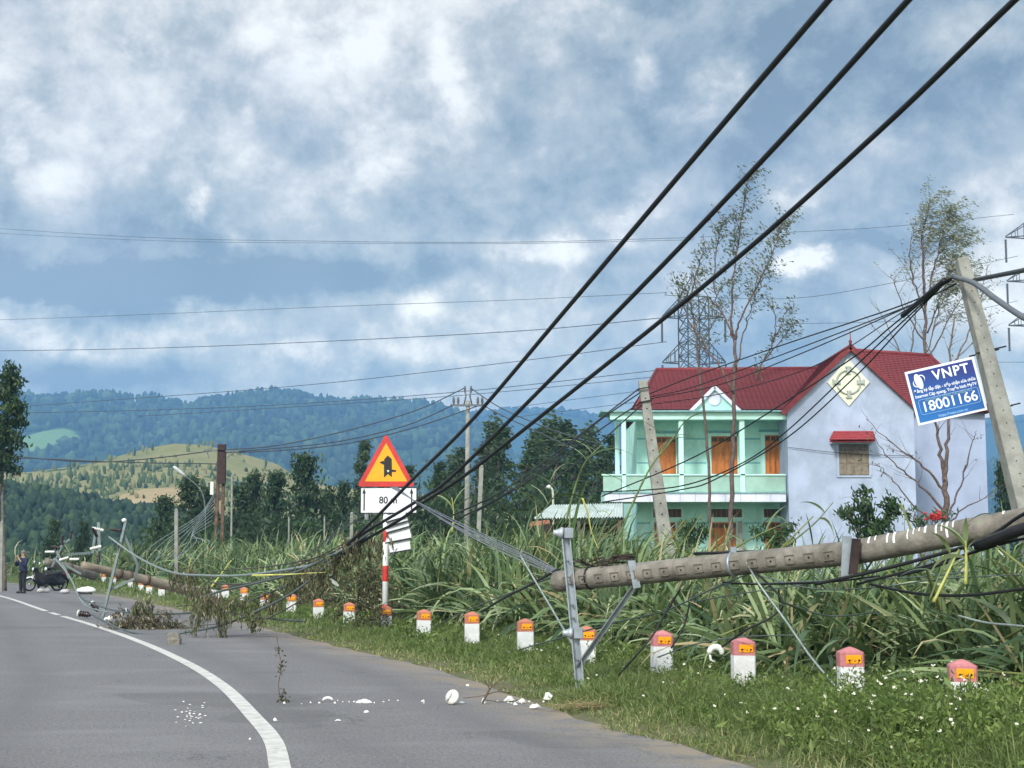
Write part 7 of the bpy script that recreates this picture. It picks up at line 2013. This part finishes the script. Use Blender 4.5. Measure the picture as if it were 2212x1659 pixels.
def build_weeds():
    wm = leafmat('weed_leaves', [(0, (.05, .085, .024)), (.4, (.12, .185, .048)), (.75, (.21, .285, .08)), (1, (.33, .38, .15))], .4)
    r = np.random.default_rng(12)
    cs, rs, sz = [], [], []
    fl = []
    def plants(n, y0, y1, d0, d1, hmin, hmax, ls, cond=None):
        y = r.uniform(y0, y1, n); d = r.uniform(d0, d1, n); x = edge_x(y) + d * 1.06
        ok = in_view(x, y, .8) & clear_of_bollards(x, y + .3, .40)
        if cond is not None: ok &= cond(x, y, d)
        x, y, d = x[ok], y[ok], d[ok]; z = height(np.column_stack([x, y]))
        for i in range(len(x)):
            pa = wob(x[i] * 1.9, y[i] * 1.7); pb = wob(x[i] * 4.3 + 2, y[i] * 3.9)
            h = r.uniform(hmin, hmax) * (.35 + .65 * min(1, max(0, d[i] - .25) / .9)) * max(.25, .8 + .75 * pa); tone = r.normal(.44, .14) + .2 * pb + .12 * pa
            m = r.integers(16, 30)
            t = r.random(m) ** .7; rad = .035 + .09 * t
            a = r.uniform(0, 6.28, m)
            lk = ls * (1.7 if pb > .35 and r.random() < .5 else r.uniform(.65, 1.1))
            cs.append(np.column_stack([x[i] + np.cos(a) * rad * lk / ls, y[i] + np.sin(a) * rad * lk / ls, z[i] + h * t])); rs.append(np.clip(tone + r.normal(size=m) * .16, 0, 1)); sz.append(np.full(m, lk) * r.uniform(.6, 1.35, m))
            yield x[i], y[i], z[i] + h
    near = lambda x, y, d: (r.random(len(x)) < .35 + .65 * np.exp(-(((x - 3.3) / 1.9) ** 2 + ((y - 11.6) / 2.2) ** 2)))
    for X, Y, Z in plants(2600, 8.8, 14.5, .45, 4.6, .08, .36, .05, near):
        if r.random() < .10: fl.append((X + r.normal() * .05, Y + r.normal() * .05, Z + r.uniform(.02, .07)))
    tall = lambda x, y, d: (r.random(len(x)) < 1.25 * np.exp(-(((x - 2.85) / .8) ** 2 + ((y - 11.0) / 1.1) ** 2))) & ((x - BZ[0][0] + .06) ** 2 + ((y - BZ[0][1] + 1.1) / 1.8) ** 2 > .32 ** 2)
    for X, Y, Z in plants(1500, 9.4, 12.9, .7, 4.6, .20, .42, .05, tall):
        if r.random() < .16: fl.append((X + r.normal() * .06, Y + r.normal() * .06, Z + r.uniform(.0, .06)))
    edge_ = lambda x, y, d: r.random(len(x)) < .25 + .75 * (wob(x * 1.3, y * 1.1) > .1)
    for X, Y, Z in plants(1300, 12.5, 22, 1.6, 3.6, .12, .30, .05, edge_):
        if r.random() < .03: fl.append((X, Y, Z + .03))
    for X, Y, Z in plants(1500, 13.5, 24, .6, 3.6, .05, .15, .045):
        if r.random() < .03: fl.append((X, Y, Z + .05))
    for X, Y, Z in plants(700, 23, 48, .8, 4.2, .10, .3, .09):
        pass
    c = np.concatenate(cs); v, q, rr = leaves(c, np.concatenate(sz), .36, np.tile([0, 0, .35], (len(c), 1)), np.concatenate(rs))
    tag(np_mesh('verge_weeds', v, q, rr, wm), 'leafy green weeds mixed into the verge', 'weeds', kind='stuff')
    # extra blossoms round the nearest bollard
    b = BZ[0]
    for _ in range(34): fl.append((b[0] + r.normal() * .22, b[1] - .15 + r.normal() * .16, hz(b[0], b[1]) + r.uniform(.10, .30)))
    fl = np.array(fl); n = len(fl); pet = []
    for k in range(5):
        a = 2 * math.pi * k / 5 + r.uniform(0, 6, n); tilt = r.normal(0, .35, n)
        dd = np.stack([np.cos(a), np.sin(a) * .6 - .35, np.sin(a) * .6 + tilt * .3 + .25], 1); dd /= np.linalg.norm(dd, axis=1)[:, None]
        sd = np.cross(dd, np.array([0, -.7, .7])); sd /= np.linalg.norm(sd, axis=1)[:, None]
        R0 = .016 * r.uniform(.7, 1.25, n)[:, None]
        pet.append(np.stack([fl, fl + dd * R0 * .6 + sd * R0 * .45, fl + dd * R0, fl + dd * R0 * .6 - sd * R0 * .45], 1))
    v = np.concatenate(pet).reshape(-1, 3); q = np.arange(len(v)).reshape(-1, 4)
    fmx = leafmat('white_petals', [(0, (.68, .66, .50)), (1, (.80, .80, .70))], .3, .7)
    tag(np_mesh('white_flowers', v, q, r.random(len(q)), fmx), 'small white blossoms scattered through the verge weeds', 'flowers', kind='stuff')

def build_cane():
    cm = leafmat('cane_leaves', [(0, (.026, .052, .026)), (.22, (.062, .11, .052)), (.48, (.15, .22, .095)), (.72, (.27, .345, .165)), (.9, (.40, .455, .265)), (.95, (.47, .42, .24)), (1, (.36, .27, .15))], .2, .36)
    parts = []
    def field(n, y0, y1, e0, fall, zmax, L0, L1, w0, w1, segs, seed, ypow=1.0, wind=.3, dmin=3.1):
        r = np.random.default_rng(seed)
        K = 7; nc = n // K                                   # every cane top carries a fan of about seven leaves
        y = y0 + (y1 - y0) * r.random(nc) ** ypow
        d = dmin + e0 + r.exponential(fall, nc)
        x = edge_x(y) + d * 1.06
        keep = in_view(x, y, 2.0) & (d < 30) & ~((x > 9.2) & (y > 50))
        x, y, d = x[keep], y[keep], d[keep]; mc = len(x)
        lump = .62 + .38 * wob(x * .55, y * .5)
        lump2 = .5 + .5 * wob(x * 1.4 + 2, y * 1.2)
        flatd = 1 - .55 * sstep(x, 1.6, 3.0) * sstep(y, 15, 19)          # the cane lies flattest in front of the house
        zr = zmax * (.25 + .75 * sstep(d - dmin, 0, 1.3)) * np.clip(lump, .25, 1) * flatd
        z = height(np.column_stack([x, y])) + zr * r.random(mc) ** .8
        az0 = np.where(r.random(mc) < .6, r.normal(-.3, .7, mc), r.uniform(0, 6.28, mc)); el0 = r.uniform(.15, 1.25, mc)
        tone = np.clip(r.normal(.42, .17, mc) + .25 * (lump2 - .5), 0, 1)
        rep = lambda q: np.repeat(q, K)
        m = mc * K; off = r.uniform(0, .4, m)
        az = rep(az0) + r.normal(0, .55, m); el = rep(el0) * (.45 + .55 * rep(flatd)) + r.normal(0, .38, m)
        x = rep(x) + off * np.cos(rep(el0)) * np.cos(rep(az0)); y = rep(y) + off * np.cos(rep(el0)) * np.sin(rep(az0)); z = rep(z) + off * np.sin(rep(el0))
        L = r.uniform(L0, L1, m)
        rnd = np.clip(rep(tone) + r.normal(0, .12, m), 0, 1)
        yl = r.random(m) < .07; rnd[yl] = r.uniform(.92, 1, yl.sum())
        wd, dr, ro = r.uniform(w0, w1, m), r.uniform(.5, 2.8, m), r.normal(0, .6, m)
        b = np.column_stack([x, y, z]); k1 = r.random(m)
        for lo, hi, pw_ in ((0, .45, 1.0), (.45, .75, 2.2), (.75, 1.01, 5.0)):      # gently arched, bent and sharply broken leaves
            q_ = (k1 >= lo) & (k1 < hi)
            parts.append(ribbons(b[q_], az[q_], el[q_], L[q_], wd[q_], dr[q_], segs, ro[q_], .25, rnd[q_], pw_))
    field(8000, 10.5, 19, 0, 1.2, .85, .6, 1.5, .035, .07, 7, 1, .9, dmin=3.75)
    field(9500, 17, 32, 0, 1.6, 1.2, .6, 1.6, .04, .08, 6, 2)
    field(6500, 19, 36, 1.5, 5, 1.45, .6, 1.6, .04, .08, 5, 3)
    field(9500, 31, 62, 0, 3.0, 1.35, .7, 1.6, .05, .09, 5, 4)
    field(9500, 55, 105, 0, 8.0, 1.5, .8, 1.8, .07, .12, 4, 5)
    # far strip of upright leaves behind, left of the sign
    r = np.random.default_rng(66); n = 9000
    y = r.uniform(50, 100, n); x = r.uniform(-1, 1, n) * .34 * y; x = np.minimum(x, 6); ok = edge_dist(np.column_stack([x, y])) > 5
    x, y = x[ok], y[ok]; m = len(x)
    parts.append(ribbons(np.column_stack([x, y, .1 + 1.25 * r.random(m)]), r.uniform(0, 6.28, m), r.uniform(.5, 1.5, m), r.uniform(.7, 1.5, m), r.uniform(.06, .11, m), r.uniform(.4, 2, m), 4, r.normal(0, .5, m), .3, np.clip(r.normal(.62, .16, m), 0, 1)))
    v, q, rd = cat(parts)
    tag(np_mesh('sugarcane', v, q, rd, cm), 'storm-flattened sugarcane leaves filling the field behind the verge', 'sugarcane', kind='stuff')
    # lying and leaning stems inside the mass
    r = np.random.default_rng(31); mb = MB()
    for k in range(620):
        y = 11 + 36 * r.random() ** 1.2; d = 3.4 + r.exponential(2.0); x = float(edge_x(y)) + d * 1.06
        if not in_view(np.array([x]), np.array([y]), 2)[0]: continue
        a = r.normal(-.2, 1.0); e = r.uniform(-.05, 1.1); L = r.uniform(.8, 2.2); p = Vector((x, y, .05 + r.random() * .6)); v0 = Vector((math.cos(a) * math.cos(e), math.sin(a) * math.cos(e), math.sin(e)))
        mb.tube([p, p + v0 * L * .5 + Vector((0, 0, -.03)), p + v0 * L + Vector((0, 0, -.14 * L))], [.014, .013, .009], 5)
    tag(mb.build('cane_stems', M('cane_stem', (.17, .19, .06), .6, var=.3, scale=3)), 'bent cane stems lying through the flattened field', 'sugarcane', kind='stuff')

def stalk(pts, r0, label, D, leaves_at=(), yellow=True, seed=0, nleaf=6, L=.7, wl=.04, mat=None):
    """single sugarcane stalk, jointed, with some strap leaves"""
    r = np.random.default_rng(seed)
    ln = smooth_line([P(x, y, d) for x, y, d in pts], 6)
    root = empty('cane_stalk', ln[0], label, 'cane stalk', 'single cane stalks standing out of the field')
    n = len(ln); rr = [r0 * (1 - .6 * k / (n - 1)) * (1.18 if k % 3 == 0 else 1) for k in range(n)]
    MB().tube(ln, rr, 7).build('stem', mat or M('cane_yellow', (.42, .42, .12), .5, var=.2, scale=4), root)
    if nleaf:
        base, az, el = [], [], []
        for k in range(nleaf):
            u = .55 + .45 * k / max(1, nleaf - 1); p = ln[min(n - 1, int(u * (n - 1)))]; base.append(p - ln[0]); az.append(r.choice([r.normal(0, .5), r.normal(math.pi, .6)])); el.append(r.uniform(.2, 1.3))
        v, q, rd = ribbons(np.array(base), np.array(az), np.array(el), r.uniform(L * .6, L * 1.3, nleaf), np.full(nleaf, wl), r.uniform(.6, 2.2, nleaf), 7, r.normal(0, .4, nleaf), .25, np.clip(r.normal(.55, .2, nleaf), 0, 1))
        np_mesh('leaves', v, q, rd, MATS['cane_leaves'], root)

def build_stalks():
    gst = M('cane_green', (.11, .15, .05), .55, var=.2, scale=4)
    stalk([(1328, 1180, 27), (1368, 1085, 27), (1405, 1010, 27), (1440, 965, 27), (1470, 925, 27)], .022, 'dark green cane stalk leaning across the second pole up to the balcony', 27, seed=1, nleaf=7, L=1.0, mat=gst)
    stalk([(1222, 1130, 28), (1240, 1060, 28), (1262, 1002, 28), (1300, 960, 28)], .022, 'tall green cane stalk left of the house balcony', 28, seed=2, nleaf=7, L=1.1, mat=gst)
    stalk([(2017, 1300, 13.2), (2046, 1240, 13.2), (2072, 1186, 13.2)], .015, 'yellow cane stalk slanting under the banded pole section', 13, seed=3, nleaf=2, L=.5)
    stalk([(2008, 1296, 13.25), (2030, 1240, 13.25), (2052, 1192, 13.25)], .011, 'thinner olive cane stalk beside the slanting yellow one', 13, seed=33, nleaf=2, L=.4, mat=gst)
    stalk([(2086, 1262, 13.1), (2087, 1205, 13.1), (2084, 1142, 13.1)], .016, 'upright pale yellow cane stalk in front of the big fallen pole', 13, seed=4, nleaf=9, L=.32, wl=.05)
    stalk([(545, 1243, 27), (620, 1241, 26.8), (706, 1236, 26.6)], .017, 'pale yellow cane stalk lying level on the wires left of the sign', 27, seed=5, nleaf=0)
    stalk([(457, 1268, 38), (478, 1240, 38), (500, 1210, 38)], .028, 'pale broken cane stalk poking up beside the left fallen pole', 38, seed=6, nleaf=2, L=.6)
    stalk([(404, 1250, 36), (408, 1225, 36), (413, 1205, 36)], .022, 'short broken cane stalk above the left fallen pole', 36, seed=16, nleaf=4, L=.7)
    stalk([(668, 1276, 28.5), (682, 1255, 28.4), (692, 1240, 28.3)], .014, 'short pale cane stalk left of the debris heap', 28, seed=7, nleaf=1, L=.4)
    stalk([(1258, 1075, 24), (1270, 1110, 24), (1278, 1150, 24), (1292, 1185, 24)], .016, 'pale dry cane stalk above the steel crossarm top', 24, seed=8, nleaf=3, L=.7)
    stalk([(976, 1150, 25), (980, 1110, 25), (976, 1075, 25)], .014, 'yellowish cane shoot right of the white plate stack', 25, seed=9, nleaf=6, L=.6)
    stalk([(1140, 1150, 24), (1165, 1115, 24), (1205, 1060, 24)], .014, 'leafy cane top pointing right towards the shed', 24, seed=10, nleaf=8, L=.9, wl=.05, mat=gst)
    stalk([(1560, 1200, 18), (1630, 1160, 18), (1700, 1128, 18)], .014, 'dry cane stalk crossing the ground floor doors', 18, seed=12, nleaf=4, L=.7, mat=gst)
    stalk([(1700, 1180, 20), (1760, 1130, 20), (1800, 1085, 20)], .012, 'thin cane tip before the lavender wing', 20, seed=13, nleaf=3, L=.6, mat=gst)
    # dark broken banana-like fronds
    root = empty('broken_fronds', P(1760, 1205, 38), 'two dark upright broken fronds before the lavender wing', 'plant')
    o = np.array(root.location)
    b = np.array([tuple(P(1757, 1190, 38)), tuple(P(1780, 1190, 38)), tuple(P(1800, 1195, 38))]) - o
    v, q, rd = ribbons(b, np.array([2.9, 2.8, .3]), np.array([1.5, 1.5, 1.2]), np.array([.95, .78, .7]), np.array([.17, .13, .10]), np.array([.25, .2, .5]), 6, np.array([.3, .2, -.2]), .5, np.array([.05, .1, .4]))
    np_mesh('fronds', v, q, rd, shrubm, root)
    # red blossom shrub peeking over the big pole
    p = P(2020, 1118, 30); m = MB()
    for k in range(26):
        c = p + Vector((random.gauss(0, .1), random.gauss(0, .1), random.gauss(0, .05))); m.lathe([(.004, 0), (.035, .02), (.02, .05)], c, (random.uniform(-1, 1), random.uniform(-1, 1), 1), 6)
    t = empty('red_flower_bush', Vector((p.x, 30, 0)), 'red flower cluster showing just over the big fallen pole', 'plant')
    m.build('blossom', M('red_petals', (.42, .025, .03), .6), t)
    m = MB(); 
    for k in range(5): m.tube([Vector((p.x + random.gauss(0, .05), 30, 0)), p + Vector((random.gauss(0, .08), 0, -.02))], .008, 4)
    m.build('stems', twig, t)

build_grass(); build_weeds(); build_cane(); build_stalks()

# ================================================================== HAZE
def build_haze():
    hb = MB().box((-4400, -60, -6), (4400, 4300, 350))
    m = bpy.data.materials.new('air'); m.use_nodes = True
    nt = m.node_tree; nt.nodes.clear(); t = NT(nt)
    out = t.n('ShaderNodeOutputMaterial'); v = t.n('ShaderNodeVolumePrincipled')
    v.inputs['Color'].default_value = (*HAZE_COL, 1)
    v.inputs['Density'].default_value = HAZE_DENS
    v.inputs['Anisotropy'].default_value = 0.0
    t.l(v.outputs[0], out.inputs['Volume'])
    o = hb.build('haze', m)
    tag(o, 'thin blue haze over the valley', 'haze', kind='stuff')
HAZE_COL, HAZE_DENS = (.24, .49, .89), 0.00031
build_haze()
